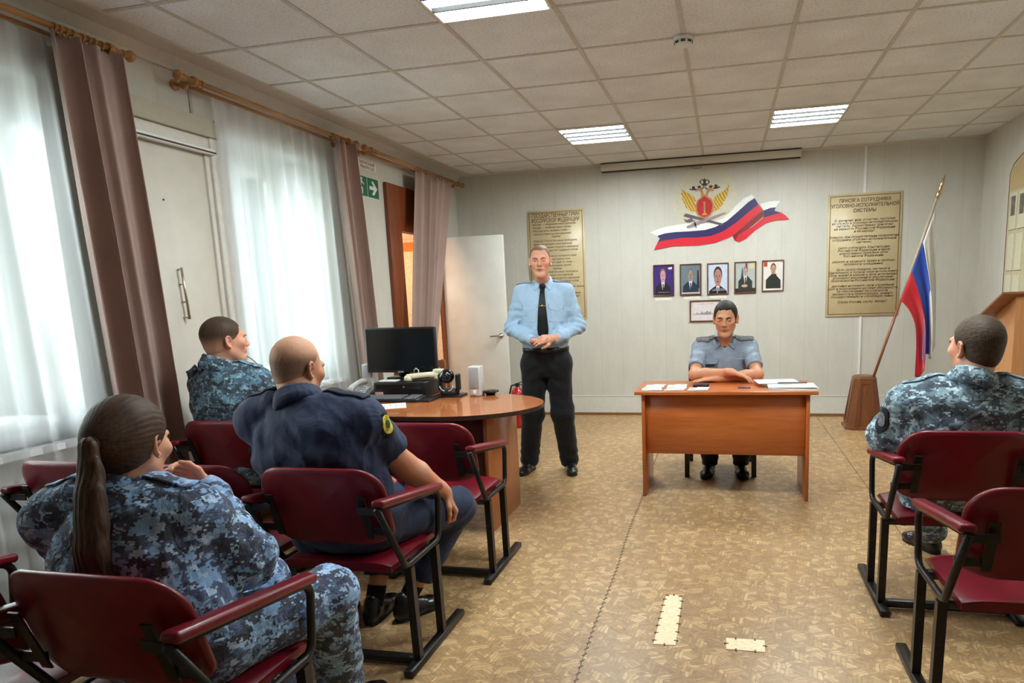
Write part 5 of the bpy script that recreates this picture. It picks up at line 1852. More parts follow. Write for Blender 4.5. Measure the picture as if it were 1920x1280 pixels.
def mesh_from(pos, quads, name, mats, parent=None, smooth_iter=1):
    if smooth_iter:
        e = np.concatenate([quads[:, [0, 1]], quads[:, [1, 2]], quads[:, [2, 3]], quads[:, [3, 0]]])
        for _ in range(smooth_iter):
            acc = np.zeros_like(pos); cnt = np.zeros(len(pos))
            for a, b in ((0, 1), (1, 0)):
                for t in range(3):
                    acc[:, t] += np.bincount(e[:, a], weights=pos[e[:, b], t], minlength=len(pos))
                cnt += np.bincount(e[:, a], minlength=len(pos))
            pos = pos * 0.5 + 0.5 * acc / np.maximum(cnt, 1)[:, None]
    me = bpy.data.meshes.new(name)
    me.vertices.add(len(pos))
    me.vertices.foreach_set('co', pos.astype(np.float32).ravel())
    me.loops.add(quads.size)
    me.loops.foreach_set('vertex_index', quads.astype(np.int32).ravel())
    me.polygons.add(len(quads))
    me.polygons.foreach_set('loop_start', np.arange(0, quads.size, 4, dtype=np.int32))
    me.polygons.foreach_set('use_smooth', np.ones(len(quads), bool))
    me.update(calc_edges=True)
    me.validate()
    for m in (mats if isinstance(mats, (list, tuple)) else [mats]):
        me.materials.append(m)
    o = bpy.data.objects.new(name, me)
    COL.objects.link(o)
    set_parent(o, parent)
    return o


def folds(seed, amp, freq, axis=None, aniso=0.35, n=6):
    """soft cloth creases"""
    r = np.random.RandomState(seed)
    ws = []
    for _ in range(n):
        k = nrm(r.normal(size=3))
        if axis is not None:
            a = nrm(axis)
            k = nrm(k - a * (k @ a) * (1 - aniso))
        ws.append((k * freq * r.uniform(0.6, 1.6), r.uniform(0, 6.28), r.uniform(0.5, 1)))

    def f(X, Y, Z):
        w = 0.9 * np.sin(X * freq * 0.5 + Z * freq * 0.36 + seed) + 0.9 * np.sin(Y * freq * 0.55 - Z * freq * 0.25 + 2 * seed)
        s = 0
        for k, p, a in ws:
            g = np.sin(X * k[0] + Y * k[1] + Z * k[2] + p + w)
            s = s + a * (1 - np.abs(g)) ** 1.7
        return -amp * (s / n * 2 - 0.6)
    return f


def ringfold(c, axis, freq, amp, rad, seed=0):
    """creases running round a bent limb or across a back"""
    c, axis = V(c), nrm(axis)

    def f(X, Y, Z):
        x, y, z = X - c[0], Y - c[1], Z - c[2]
        r2 = x * x + y * y + z * z
        t = x * axis[0] + y * axis[1] + z * axis[2]
        w = 0.8 * np.sin(x * 23 + seed) + 0.8 * np.sin(y * 19 - z * 17 + seed)
        return amp * np.sin(t * freq + w + seed) * np.exp(-r2 / (rad * rad))
    return f


# ---------------------------------------------------------------- materials of people
def skin(name, c, red=0.5):
    t = NT(name)
    v = t.coord()
    n = t.noise(v, 14, 4)
    n2 = t.noise(v, 160, 2)
    c2 = (min(255, c[0] * 1.02), c[1] * 0.86, c[2] * 0.80)
    t.base(t.mix(0.2, t.ramp(n, [(0.3, c), (0.72, c2)]), t.ramp(n2, [(0.3, tuple(x * 0.9 for x in c)), (0.7, c)])))
    t.b.inputs['Subsurface Weight'].default_value = 0.12
    t.b.inputs['Subsurface Radius'].default_value = (0.012, 0.005, 0.003)
    t.bump(n2, 0.06, 0.001)
    return t.set(0.48, 0, 0.4)


def crease(t, v):
    """small cloth creases for the bump of a garment"""
    a = t.n('ShaderNodeTexNoise')
    a.inputs['Scale'].default_value = 9
    a.inputs['Detail'].default_value = 3
    a.inputs['Distortion'].default_value = 1.6
    t.l(v, a.inputs['Vector'])
    b = t.n('ShaderNodeTexNoise')
    b.inputs['Scale'].default_value = 24
    b.inputs['Detail'].default_value = 2
    b.inputs['Distortion'].default_value = 1.0
    t.l(v, b.inputs['Vector'])
    r = t.math('ABSOLUTE', t.math('SUBTRACT', a.outputs[0], 0.5))
    r2 = t.math('ABSOLUTE', t.math('SUBTRACT', b.outputs[0], 0.5))
    return t.math('MULTIPLY_ADD', r2, 0.45, t.math('MULTIPLY', r, 2.2))


def camo(name, cols, scale=11.0, px=0.0075, thr=(0.40, 0.5, 0.585)):
    """digital camouflage: stepped noise in four tones, longer sideways than upright"""
    t = NT(name)
    v = t.coord()
    st = t.vmath('SNAP', v, (px * 1.25, px * 1.25, px * 0.9))
    def layer(off, sc, det):
        m = t.n('ShaderNodeMapping')
        m.inputs['Location'].default_value = off
        m.inputs['Scale'].default_value = (1, 1, 1.55)
        t.l(st, m.inputs[0])
        return t.noise(m.outputs[0], sc, det, 0.62)
    n1, n2, n3 = layer((0, 0, 0), scale, 5), layer((5.2, 1.3, 8.1), scale * 1.3, 5), layer((9.7, 4.1, 2.2), scale * 1.9, 4)
    c = t.mix(t.math('GREATER_THAN', n1, 0.49), cols[1], cols[2])
    c = t.mix(t.math('GREATER_THAN', n2, 0.515), c, cols[0])
    c = t.mix(t.math('GREATER_THAN', n3, 0.575), c, cols[3])
    wv = t.noise(v, 420, 2)
    c = t.mix(0.18, c, t.ramp(wv, [(0.3, (40, 48, 60)), (0.7, (190, 205, 215))]))
    t.base(c)
    t.bump(crease(t, v), 0.55, 0.012)
    return t.set(0.8, 0, 0.2, 0, 0.15)


def cloth(name, c, rough=0.75, weave=500, sheen=0.1):
    t = NT(name)
    v = t.coord()
    n = t.noise(v, weave, 2)
    n2 = t.noise(v, 6, 3)
    t.base(t.mix(0.5, t.ramp(n, [(0.3, tuple(x * .9 for x in c)), (0.7, tuple(min(255, x * 1.07) for x in c))]), t.ramp(n2, [(0.3, tuple(x * .94 for x in c)), (0.7, c)])))
    t.bump(crease(t, v), 0.30, 0.010)
    return t.set(rough, 0, 0.25, 0, sheen)


def hair_mat(name, c1, c2, sc=(1, 1, 0.15), f=160):
    t = NT(name)
    v = t.coord(sc)
    n = t.noise(v, f, 4, 0.7)
    t.base(t.ramp(n, [(0.3, c2), (0.7, c1)]))
    t.bump(n, 0.35, 0.003)
    return t.set(0.6, 0, 0.3)


def hair_fade(name, top, low, z0, z1, z2=None, f=260):
    """cropped hair growing thinner towards the nape (and, on a bald head, towards the crown)"""
    t = NT(name)
    v = t.coord()
    n = t.noise(v, f, 4, 0.7)
    sp = t.n('ShaderNodeSeparateXYZ'); t.l(v, sp.inputs[0])
    z = t.math('MULTIPLY_ADD', n, 0.02, t.math('SUBTRACT', sp.outputs[2], 0.01))
    def sm(a, b):
        m = t.n('ShaderNodeMapRange', interpolation_type='SMOOTHSTEP')
        m.inputs[1].default_value = a; m.inputs[2].default_value = b
        t.l(z, m.inputs[0])
        return m.outputs[0]
    k = sm(z0, z1)
    if z2:
        k = t.math('MULTIPLY', k, t.math('SUBTRACT', 1.0, sm(z2[0], z2[1])))
    dark = t.ramp(n, [(0.3, tuple(x * 0.72 for x in top)), (0.7, top)])
    t.base(t.mix(k, low, dark))
    t.bump(n, 0.2, 0.002)
    return t.set(0.6, 0, 0.3)


# ---------------------------------------------------------------- anatomy
class Frame:
    def __init__(self, c, fwd, up=(0, 0, 1), s=1.0):
        self.c, self.s = V(c), s
        self.F = nrm(fwd)
        up = V(up)
        self.U = nrm(up - self.F * (up @ self.F))
        self.R = np.cross(self.F, self.U)
        self.ax = [self.R, self.F, self.U]

    def __call__(self, x, y, z):
        return self.c + self.s * (x * self.R + y * self.F + z * self.U)


def add_head(S, fr, jaw=1.0, face=1.0):
    s = fr.s

    def E(c, r, k=0.02, op='add'):
        S.ell(fr(*c), [q * s for q in r], fr.ax, k * s, op)

    def C(a, b, ra, rb, k=0.015, op='add'):
        S.cone(fr(*a), fr(*b), ra * s, rb * s, k * s, op)
    E((0, -0.016, 0.034), (0.0745, 0.094, 0.086))
    E((0, 0.022, -0.03), (0.062 * face, 0.066, 0.086), 0.03)
    for q in (-1, 1):
        C((q * 0.050 * jaw, -0.002, -0.052), (q * 0.018 * jaw, 0.060, -0.097), 0.015, 0.015, 0.025)
        E((q * 0.043, 0.060, -0.016), (0.022, 0.020, 0.02), 0.025)
    E((0, 0.072, -0.101), (0.021, 0.017, 0.018), 0.025)
    C((-0.032, 0.083, 0.024), (0.032, 0.083, 0.024), 0.010, 0.010, 0.02)
    for q in (-1, 1):
        E((q * 0.032, 0.097, 0.004), (0.017, 0.014, 0.011), 0.014, 'sub')
        E((q * 0.032, 0.0775, 0.004), (0.0135, 0.0125, 0.0115), 0.004)
    C((0, 0.088, 0.014), (0, 0.107, -0.022), 0.0075, 0.0105, 0.012)
    E((0, 0.105, -0.027), (0.0115, 0.0115, 0.010), 0.008)
    for q in (-1, 1):
        E((q * 0.0125, 0.097, -0.029), (0.0085, 0.010, 0.008), 0.008)
    E((0, 0.083, -0.053), (0.026, 0.014, 0.016), 0.016)
    C((-0.015, 0.092, -0.0605), (0.015, 0.092, -0.0605), 0.0026, 0.0026, 0.004, 'sub')
    # ears: a tilted shell with a rim
    for q in (-1, 1):
        c_, s_ = math.cos(0.30), math.sin(0.30)
        n = fr.R * c_ + q * fr.F * s_
        b = fr.F * c_ - q * fr.R * s_
        o = fr(q * 0.0755, -0.010, -0.004)

        def EP(f, u, w=0.0):
            return o + 0.9 * s * (b * f + fr.U * u + n * q * w)
        S.ell(EP(-0.004, 0.0, -0.002), [0.006 * s, 0.015 * s, 0.027 * s], [n, b, fr.U], 0.004 * s)
        rim = [(0.012, 0.008), (0.010, 0.022), (0.002, 0.031), (-0.009, 0.031), (-0.018, 0.021), (-0.019, 0.006), (-0.014, -0.010), (-0.007, -0.022), (0.002, -0.030), (0.009, -0.024)]
        S.chain([EP(f, u, 0.004) for f, u in rim], [0.0042 * s] * 7 + [0.0055 * s, 0.0062 * s, 0.0045 * s], 0.004 * s)
        S.ell(EP(0.002, -0.004, 0.008), [0.008 * s, 0.0075 * s, 0.012 * s], [n, b, fr.U], 0.004 * s, 'sub')


def add_hand(S, w, d, n, side, curl=0.5, s=1.0, spread=0.0, thumb_in=0.2, curls=None):
    """w wrist, d towards the fingers, n out of the palm, side +1 when the thumb lies along d x n"""
    w, d = V(w), nrm(d)
    n = V(n); n = nrm(n - d * (n @ d))
    t = np.cross(d, n) * side
    kn = [(0.031, 0.090), (0.0105, 0.095), (-0.0105, 0.090), (-0.030, 0.080)]
    ln = [(0.040, 0.026, 0.021), (0.044, 0.029, 0.022), (0.040, 0.027, 0.021), (0.032, 0.021, 0.019)]
    S.cone(w - d * 0.03 * s, w + d * 0.02 * s, 0.027 * s, 0.026 * s, 0.02, flat=(n, 0.75))
    for (o, l) in kn:
        S.cone(w + d * 0.012 * s + t * o * 0.55 * s, w + (d * l + t * o) * s, 0.015 * s, 0.0115 * s, 0.012)
    for i, ((o, l), L) in enumerate(zip(kn, ln)):
        p = w + (d * l + t * o) * s
        ang = 0.0
        c = curl if curls is None else curls[i]
        r = [0.0098, 0.0088, 0.0080, 0.0066] if i < 3 else [0.0085, 0.0076, 0.007, 0.006]
        for j, seg in enumerate(L):
            ang += c * (0.7, 1.0, 0.7)[j]
            dd = d * math.cos(ang) + n * math.sin(ang) + t * spread * (1.5 - i)
            q = p + nrm(dd) * seg * s
            S.cone(p, q, r[j] * s, r[j + 1] * s, 0.004)
            p = q
    p = w + (d * 0.022 + t * 0.022 + n * 0.006) * s
    for j, (seg, rr, r2) in enumerate(((0.042, 0.0155, 0.0125), (0.032, 0.0115, 0.0105), (0.026, 0.0105, 0.0078))):
        dd = nrm(d * (0.72 + 0.15 * j) + t * (0.62 - 0.30 * j) + n * (0.25 + thumb_in * j))
        q = p + dd * seg * s
        S.cone(p, q, rr * s, r2 * s, 0.008)
        p = q


def add_arm(S, sh, el, wr, r=(0.052, 0.044, 0.042, 0.028)):
    sh, el, wr = V(sh), V(el), V(wr)
    S.cone(sh, el, r[0], r[1], 0.03)
    m = el * 0.72 + wr * 0.28
    S.cone(el, m, r[1] * 0.95, r[2] * 1.04, 0.03)
    S.cone(m, wr, r[2] * 1.04, r[3], 0.02)


def add_shoe(S, heel, toe, w=1.0, h=0.075, top=True):
    """heel and toe on the floor"""
    heel, toe = V(heel), V(toe)
    d = toe - heel
    L = np.linalg.norm(d); d = d / L
    z = np.array([0, 0, 1.0])
    z0 = heel[2]

    def P(f, zz):
        return heel + d * f * L + z * zz
    S.cone(P(0.14, 0.036), P(0.45, 0.036), 0.036 * w, 0.040 * w, 0.02)
    S.cone(P(0.45, 0.034), P(0.74, 0.030), 0.040 * w, 0.043 * w, 0.02, flat=(z, 0.8))
    S.cone(P(0.74, 0.028), P(0.88, 0.026), 0.043 * w, 0.034 * w, 0.02, flat=(z, 0.75))
    if top:
        S.cone(P(0.17, 0.06), P(0.20, h + 0.02), 0.036 * w, 0.036 * w, 0.02)
        S.cone(P(0.25, 0.07), P(0.55, 0.045), 0.034 * w, 0.030 * w, 0.02)
    lo, hi = np.minimum(heel, toe) - 0.08, np.maximum(heel, toe) + 0.08
    S.half(heel + z * 0.002, -z, [lo[0], lo[1], z0 - 0.06], [hi[0], hi[1], z0 + 0.03], 0.003)


def shoe(heel, toe, mat, sole_mat, parent, h=0.075, w=1.0):
    S = Field()
    add_shoe(S, heel, toe, w, h)
    o = S.mesh(0.005, 'shoe', mat, parent)
    heel, toe = V(heel), V(toe)
    d = nrm(toe - heel); L = np.linalg.norm(toe - heel)
    n = np.array([-d[1], d[0], 0])
    pts = []
    for f, a in ((0.04, 0.018), (0.10, 0.031), (0.25, 0.035), (0.5, 0.034), (0.72, 0.043), (0.85, 0.038), (0.94, 0.024), (0.975, 0.008)):
        pts.append((f, a))
    poly = [tuple((heel + d * f * L + n * a * w)[:2]) for f, a in pts] + [tuple((heel + d * f * L - n * a * w)[:2]) for f, a in reversed(pts)]
    q = MB().prism(poly, (0, 0, heel[2] + 0.0005), (1, 0, 0), (0, 1, 0), (0, 0, 1), 0.018).build('shoe_sole', sole_mat, o)
    fix_normals(q)
    return o


from mathutils.bvhtree import BVHTree


def surf(o):
    me = o.data
    n = len(me.vertices)
    co = np.empty(n * 3, np.float32)
    me.vertices.foreach_get('co', co)
    return BVHTree.FromPolygons([tuple(p) for p in co.reshape(-1, 3)], [tuple(p.vertices) for p in me.polygons])


def decal(name, bvh, O, ex, ey, rows, mat, parent, off=0.002, thick=0.003, n=10, reach=0.25, fade=0.0):
    """a cloth piece laid on a garment: rows = [(v, u0, u1), ...] in the plane (ex, ey) at O, dropped along ex x ey onto the surface"""
    O, ex, ey = V(O), nrm(ex), nrm(ey)
    nz = nrm(np.cross(ex, ey))
    P = []
    last = None
    for v, u0, u1 in rows:
        row = []
        for j in range(n + 1):
            u = u0 + (u1 - u0) * j / n
            p = O + ex * u + ey * v
            hit = bvh.ray_cast(Vector(p + nz * reach), Vector(-nz), reach * 2)
            if hit[0] is not None:
                dep = (V(tuple(hit[0])) - p) @ nz
                if last is not None and abs(dep - last) > 0.05:
                    dep = last
                last = dep
            else:
                dep = last if last is not None else 0
            row.append(tuple(p + nz * (dep + off)))
        P.append(row)
    o = MB().grid(P).build(name, mat, parent, solid=thick)
    o.modifiers['s'].offset = 1
    return o


def dense(rows, m=4):
    out = []
    for a, b in zip(rows[:-1], rows[1:]):
        for k in range(m):
            t = k / m
            out.append(tuple(x + (y - x) * t for x, y in zip(a, b)))
    out.append(rows[-1])
    return out


def oval_rows(rx, ry, n=12):
    return [(ry * math.cos(math.pi * k / n), -rx * math.sin(math.pi * k / n) - 1e-4, rx * math.sin(math.pi * k / n) + 1e-4) for k in range(n + 1)]


m_eye_w = plain('eye_white', (214, 206, 198), 0.25, var=0.01)
m_iris = plain('eye_iris', (62, 52, 44), 0.2, var=0.05)
m_lip = plain('lip', (164, 98, 88), 0.45, var=0.05)


def face_parts(fr, root, brow, gaze=(0, 0)):
    s = fr.s
    for q in (-1, 1):
        S = MB()
        c = fr(q * 0.032, 0.0792, 0.0035)
        mt = Matrix([[fr.R[i], fr.F[i], fr.U[i]] for i in range(3)]).to_4x4()
        S.sphere(tuple(c), (0.0112 * s, 0.0118 * s, 0.0048 * s), 16, mat=mt)
        e = S.build('eye', m_eye_w, root)
        c2 = fr(q * 0.032 + gaze[0], 0.0865, 0.0035 + gaze[1])
        MB().sphere(tuple(c2), (0.0054 * s, 0.0046 * s, 0.0056 * s), 12, mat=mt).build('iris', m_iris, e)
        MB().tube([tuple(fr(q * a, b, c_)) for a, b, c_ in ((0.014, 0.0925, 0.0185), (0.026, 0.0935, 0.0225), (0.038, 0.0875, 0.0225), (0.049, 0.076, 0.0165))], [0.003 * s, 0.004 * s, 0.0036 * s, 0.002 * s], 8).build('eyebrow', brow, root)
    MB().tube([tuple(fr(a, b, c_)) for a, b, c_ in ((-0.022, 0.0845, -0.0615), (-0.011, 0.0935, -0.0575), (0, 0.0955, -0.0580), (0.011, 0.0935, -0.0575), (0.022, 0.0845, -0.0615))], [0.001 * s, 0.0032 * s, 0.0032 * s, 0.0032 * s, 0.001 * s], 8).tube([tuple(fr(a, b, c_)) for a, b, c_ in ((-0.020, 0.0845, -0.0635), (0, 0.0945, -0.0660), (0.020, 0.0845, -0.0635))], [0.001 * s, 0.0042 * s, 0.001 * s], 8).build('lips', m_lip, root)


def short_hair(fr, mat, root, grow=0.006, line=(0.015, 0.65), nape=-0.062, top=None, name='hair', seed=1, fr_noise=0.0006, low=None, peak=0.004):
    S = Field()
    s = fr.s
    g = grow
    S.ell(fr(0, -0.016, 0.034), [(0.0745 + g) * s, (0.094 + g) * s, (0.086 + g * 1.1) * s], fr.ax, 0.02)
    S.ell(fr(0, -0.03, -0.028), [(0.058 + g) * s, (0.062 + g) * s, 0.062 * s], fr.ax, 0.03)
    lo, hi = fr.c - 0.2, fr.c + 0.2
    n = nrm(fr.F - line[1] * fr.U)
    c0 = fr(0, line[0], 0)

    def front(X, Y, Z):
        x, y, z = X - c0[0], Y - c0[1], Z - c0[2]
        w = (x * fr.R[0] + y * fr.R[1] + z * fr.R[2]) / s
        wav = 0.003 * np.sin(w * 150 + seed) + 0.002 * np.sin(w * 330 + 2 * seed) - peak * np.exp(-(w / 0.016) ** 2) + peak * np.exp(-((np.abs(w) - 0.042) / 0.016) ** 2)
        return -((x * n[0] + y * n[1] + z * n[2]) + wav)
    S._add(front, lo, hi, 0.004, 'sub')
    S.half(fr(0, -0.06, nape), nrm(-fr.U * 1.0 + fr.F * 0.35), lo, hi, 0.008)
    for q in (-1, 1):
        S.ell(fr(q * 0.085, -0.006, -0.022), [0.03 * s, 0.024 * s, 0.036 * s], fr.ax, 0.006, 'sub')
    if low is not None:      # bald crown
        S.half(fr(0, 0, low), fr.U, lo, hi, 0.01)
    r = np.random.RandomState(seed)
    ks = [nrm(r.normal(size=3)) * r.uniform(250, 600) for _ in range(6)]

    def f(X, Y, Z):
        return fr_noise * sum(np.sin(X * k[0] + Y * k[1] + Z * k[2]) for k in ks) / 3
    S.post.append(f)
    return S.mesh(0.003, name, mat, root, 1)

# ================================================================== THE SIX PEOPLE
sk_a = skin('skin_light', (224, 172, 146))
sk_b = skin('skin_ruddy', (200, 150, 122))
sk_c = skin('skin_tan', (206, 152, 118))
sk_d = skin('skin_pale', (222, 168, 140))
CAMO_DARK = [(30, 35, 64), (70, 87, 128), (132, 174, 222), (182, 212, 246)]
CAMO_TEAL = [(22, 34, 52), (48, 82, 104), (96, 142, 166), (150, 190, 206)]
CAMO_PALE = [(44, 56, 70), (84, 108, 122), (128, 156, 168), (180, 204, 210)]
m_camo_w = camo('camouflage_navy', CAMO_DARK, 15, 0.0055)
m_camo_f = camo('camouflage_teal', CAMO_TEAL, 17, 0.0065)
m_camo_r = camo('camouflage_pale', CAMO_PALE, 15, 0.0065)
m_navy = cloth('navy_uniform', (39, 49, 78))
m_navy_t = cloth('navy_trousers', (36, 44, 70))
m_sky = cloth('pale_blue_shirt', (168, 198, 226), 0.65)
m_grey = cloth('grey_blue_shirt', (140, 152, 168), 0.7)
m_black = cloth('black_trousers', (15, 15, 18), 0.7)
m_tie = cloth('black_tie', (18, 18, 22), 0.5)
m_shoe = plain('shoe_black', (22, 21, 21), 0.28, var=0.1)
m_sole = plain('shoe_sole', (14, 13, 13), 0.6)
m_sock = cloth('sock_black', (16, 16, 20), 0.9)
m_hair_b = hair_mat('hair_dark_brown', (84, 66, 50), (50, 39, 30))
m_hair_k = hair_mat('hair_blackish', (46, 40, 34), (24, 20, 18))
m_hair_l = hair_mat('hair_light_brown', (150, 116, 84), (112, 86, 62))
m_stub = hair_fade('hair_grey_stubble', (150, 116, 90), (198, 148, 120), 1.125, 1.165, (1.20, 1.25))
m_hair_w = hair_mat('hair_ponytail', (88, 62, 44), (42, 29, 21), (1, 1, 0.06), 130)
m_fade = hair_fade('hair_cropped_fade', (78, 58, 42), (214, 160, 134), 1.185, 1.285)
m_hair_wh = hair_mat('hair_drawn_back', (92, 66, 48), (46, 32, 23), (1, 0.12, 0.55), 150)
m_button = plain('button_metal', (170, 160, 130), 0.3, 0.7)


def person(label, S, skin_m, h=0.0035):
    return tag(S.mesh(h, 'person', skin_m), label, 'person')


def standing_man():
    F = nrm((0.15, -0.988, 0))
    L = np.array([-F[1], F[0], 0])          # to his left (picture right)
    C = V(1.245, 2.20, 0)

    def P(l, f, z):
        return C + L * l + F * f + np.array([0, 0, z])
    fr = Frame(P(-0.012, 0.035, 1.683), nrm(F * 1 + L * 0.05 + np.array([0, 0, -0.02])), s=1.04)
    shL, shR = P(0.175, -0.01, 1.445), P(-0.175, -0.01, 1.445)
    elL, elR = P(0.268, 0.0, 1.175), P(-0.268, 0.0, 1.175)
    wrL, wrR = P(0.085, 0.20, 1.088), P(-0.075, 0.20, 1.085)
    hips = [P(0.09, 0, 0.92), P(-0.09, 0, 0.92)]
    knees = [P(0.115, 0.025, 0.50), P(-0.125, 0.02, 0.50)]
    anks = [V(1.385, 2.275, 0.09), V(1.055, 2.245, 0.09)]
    B = Field()
    add_head(B, fr, 1.0, 0.97)
    B.cone(fr(0, -0.02, -0.05), P(0, -0.03, 1.47), 0.054, 0.058, 0.02)
    B.loft([P(0, 0, 0.90), P(0, 0, 1.0), P(0, 0, 1.2), P(0, -0.01, 1.4), P(0, -0.03, 1.47)], F, [0.14, 0.14, 0.15, 0.13, 0.06], [0.09, 0.09, 0.1, 0.09, 0.05])
    for sh, el, wr in ((shL, elL, wrL), (shR, elR, wrR)):
        add_arm(B, sh, el, wr, (0.04, 0.033, 0.032, 0.024))
    # one hand resting in the other before the belt
    add_hand(B, wrR, nrm(L * 0.9 + F * 0.25 + np.array([0, 0, -0.12])), nrm(-F * 0.3 + np.array([0, 0, 0.95])), -1, 0.42, 0.94, thumb_in=0.0)
    add_hand(B, wrL + np.array([0, 0, 0.018]) + F * 0.012, nrm(-L * 0.9 + F * 0.30 + np.array([0, 0, -0.10])), nrm(-F * 0.75 + np.array([0, 0, -0.5])), 1, 0.5, 0.94, thumb_in=0.1)
    for a, b, c in zip(hips, knees, anks):
        B.chain([a, b, c], [0.06, 0.045, 0.035], 0.03)
    me = person('standing man in pale blue shirt, black tie and black trousers, hands clasped', B, sk_a, 0.003)
    face_parts(fr, me, m_hair_l)
    short_hair(fr, m_hair_l, me, 0.002, (-0.006, 0.80), peak=0.010)
    S = Field()
    S.loft([P(0, 0.0, 0.93), P(0, 0.003, 0.995), P(0, 0.01, 1.05), P(0, 0.012, 1.18), P(0, 0.0, 1.33), P(0, -0.012, 1.44), P(0, -0.025, 1.495), P(0, -0.032, 1.525)], F, [0.155, 0.172, 0.186, 0.188, 0.196, 0.185, 0.10, 0.05], [0.10, 0.116, 0.129, 0.132, 0.128, 0.10, 0.072, 0.045])
    for sh, el, wr, q in ((shL, elL, wrL, 1), (shR, elR, wrR, -1)):
        S.cone(P(q * 0.06, -0.02, 1.495), sh + np.array([0, 0, 0.012]), 0.045, 0.055, 0.04)
        S.chain([sh, el], [0.064, 0.054], 0.04)
        S.chain([el, el * 0.35 + wr * 0.65, wr * 0.93 + el * 0.07], [0.055, 0.050, 0.037], 0.03)
        S.post += [ringfold(el, nrm(wr - sh), 150, 0.006, 0.085, q), ringfold(el * 0.5 + sh * 0.5, nrm(el - sh + L * 0.05), 95, 0.004, 0.09, 2 + q), ringfold(wr * .75 + el * .25, nrm(wr - el), 130, 0.004, 0.07, 3 + q)]
        S.post.append(ringfold(P(q * 0.13, 0.1, 1.10), nrm(L * q + np.array([0, 0, 0.9])), 85, 0.0045, 0.11, q))
    S.post.append(folds(3, 0.004, 24, (0.1, 0, 1)))
    S.post.append(folds(4, 0.0045, 55, (0.2, 0, 1), 0.3, 5))
    shirt = S.mesh(0.005, 'shirt', m_sky, me)
    cu = Field()
    for el, wr in ((elL, wrL), (elR, wrR)):
        cu = Field()
        cu.cone(wr * 0.86 + el * 0.14, wr * 1.0, 0.040, 0.039, 0.01)
        cu.half(wr + (wr - el) * 0.01, wr - el, wr - 0.06, wr + 0.06, 0.003)
        cu.half(wr * 0.82 + el * 0.18, el - wr, wr - 0.1, wr + 0.1, 0.003)
        cu.mesh(0.004, 'cuff', m_sky, shirt)
    bv = surf(shirt)
    # collar, tie, clip, pockets, shoulder loops
    col = Field()
    pts = [P(0.057 * math.sin(a), -0.030 + 0.059 * math.cos(a), 1.524 - 0.040 * math.cos(a)) for a in np.linspace(0.75, 2 * math.pi - 0.75, 22)]
    col.chain(pts, [0.013] * 22, 0.006)
    col.chain([p + np.array([0, 0, 0.014]) for p in pts], [0.010] * 22, 0.006)
    co = col.mesh(0.004, 'collar', m_sky, me)
    up = np.array([0, 0, 1.0])
    for q in (-1, 1):
        rows = dense([(0.004, q * 0.036, q * 0.066), (-0.015, q * 0.020, q * 0.078), (-0.045, q * 0.030, q * 0.074), (-0.072, q * 0.056, q * 0.060)])
        rows = [(v, min(a, b), max(a, b)) for v, a, b in rows]
        decal('collar_flap', bv, P(0, 0.1, 1.535), L, up, rows, m_sky, co, 0.008, 0.004)
    tie = decal('tie', bv, P(0.0, 0.12, 0), L, up, dense([(1.495, -0.023, 0.023), (1.465, -0.018, 0.018), (1.44, -0.020, 0.020), (1.30, -0.034, 0.034), (1.17, -0.044, 0.044), (1.13, -0.040, 0.040), (1.10, -0.012, 0.012)]), m_tie, me, 0.006, 0.005)
    kn = Field()
    kn.ell(P(0, 0.058, 1.492), (0.027, 0.02, 0.024), None, 0.01)
    kn.mesh(0.004, 'tie_knot', m_tie, tie)
    d_ = [h_ for h_ in [bv.ray_cast(Vector(P(0, 0.4, 1.345)), Vector(-F), 0.5)]][0]
    dz = V(tuple(d_[0])) + F * 0.0135
    MB().bar(tuple(dz - L * 0.036), tuple(dz + L * 0.034), 0.004, 0.006).sphere(tuple(dz), (0.010, 0.006, 0.010), 12).build('tie_clip', plain('clip_gold', (226, 206, 150), 0.25, 0.8), tie)
    for q in (-1, 1):
        rows = [(1.36, q * 0.105 - 0.06, q * 0.105 + 0.06), (1.345, q * 0.105 - 0.06, q * 0.105 + 0.06), (1.325, q * 0.105 - 0.058, q * 0.105 + 0.058), (1.31, q * 0.105 - 0.025, q * 0.105 + 0.025), (1.304, q * 0.105 - 0.004, q * 0.105 + 0.004)]
        decal('pocket_flap', bv, P(0, 0.12, 0), L, up, dense(rows, 3), m_sky, shirt, 0.002, 0.005)
        decal('pocket', bv, P(0, 0.12, 0), L, up, dense([(1.345, q * 0.105 - 0.056, q * 0.105 + 0.056), (1.23, q * 0.105 - 0.056, q * 0.105 + 0.056), (1.222, q * 0.105 - 0.05, q * 0.105 + 0.05)], 3), m_sky, shirt, 0.0005, 0.003)
        rows = [(a, -0.024, 0.024) for a in np.linspace(0, 0.125, 10)] + [(0.132, -0.014, 0.014)]
        ax = nrm(L * q + np.array([0, 0, -0.42]))
        decal('shoulder_strap', bv, P(q * 0.062, -0.015, 1.50), np.cross(ax, nrm(up + L * q * 0.42)), ax, rows, cloth('strap_blue', (104, 132, 160)), shirt, 0.003, 0.004)
    pk = decal('placket', bv, P(0.012, 0.12, 0), L, up, dense([(1.10, -0.016, 0.016), (1.0, -0.016, 0.016)], 5), m_sky, shirt, 0.001, 0.002)
    # trousers, belt
    T = Field()
    T.loft([P(0, 0.0, 0.80), P(0, 0.0, 0.86), P(0, 0.0, 0.93), P(0, 0.003, 1.012)], F, [0.15, 0.186, 0.188, 0.176], [0.10, 0.118, 0.122, 0.120], 0.05)
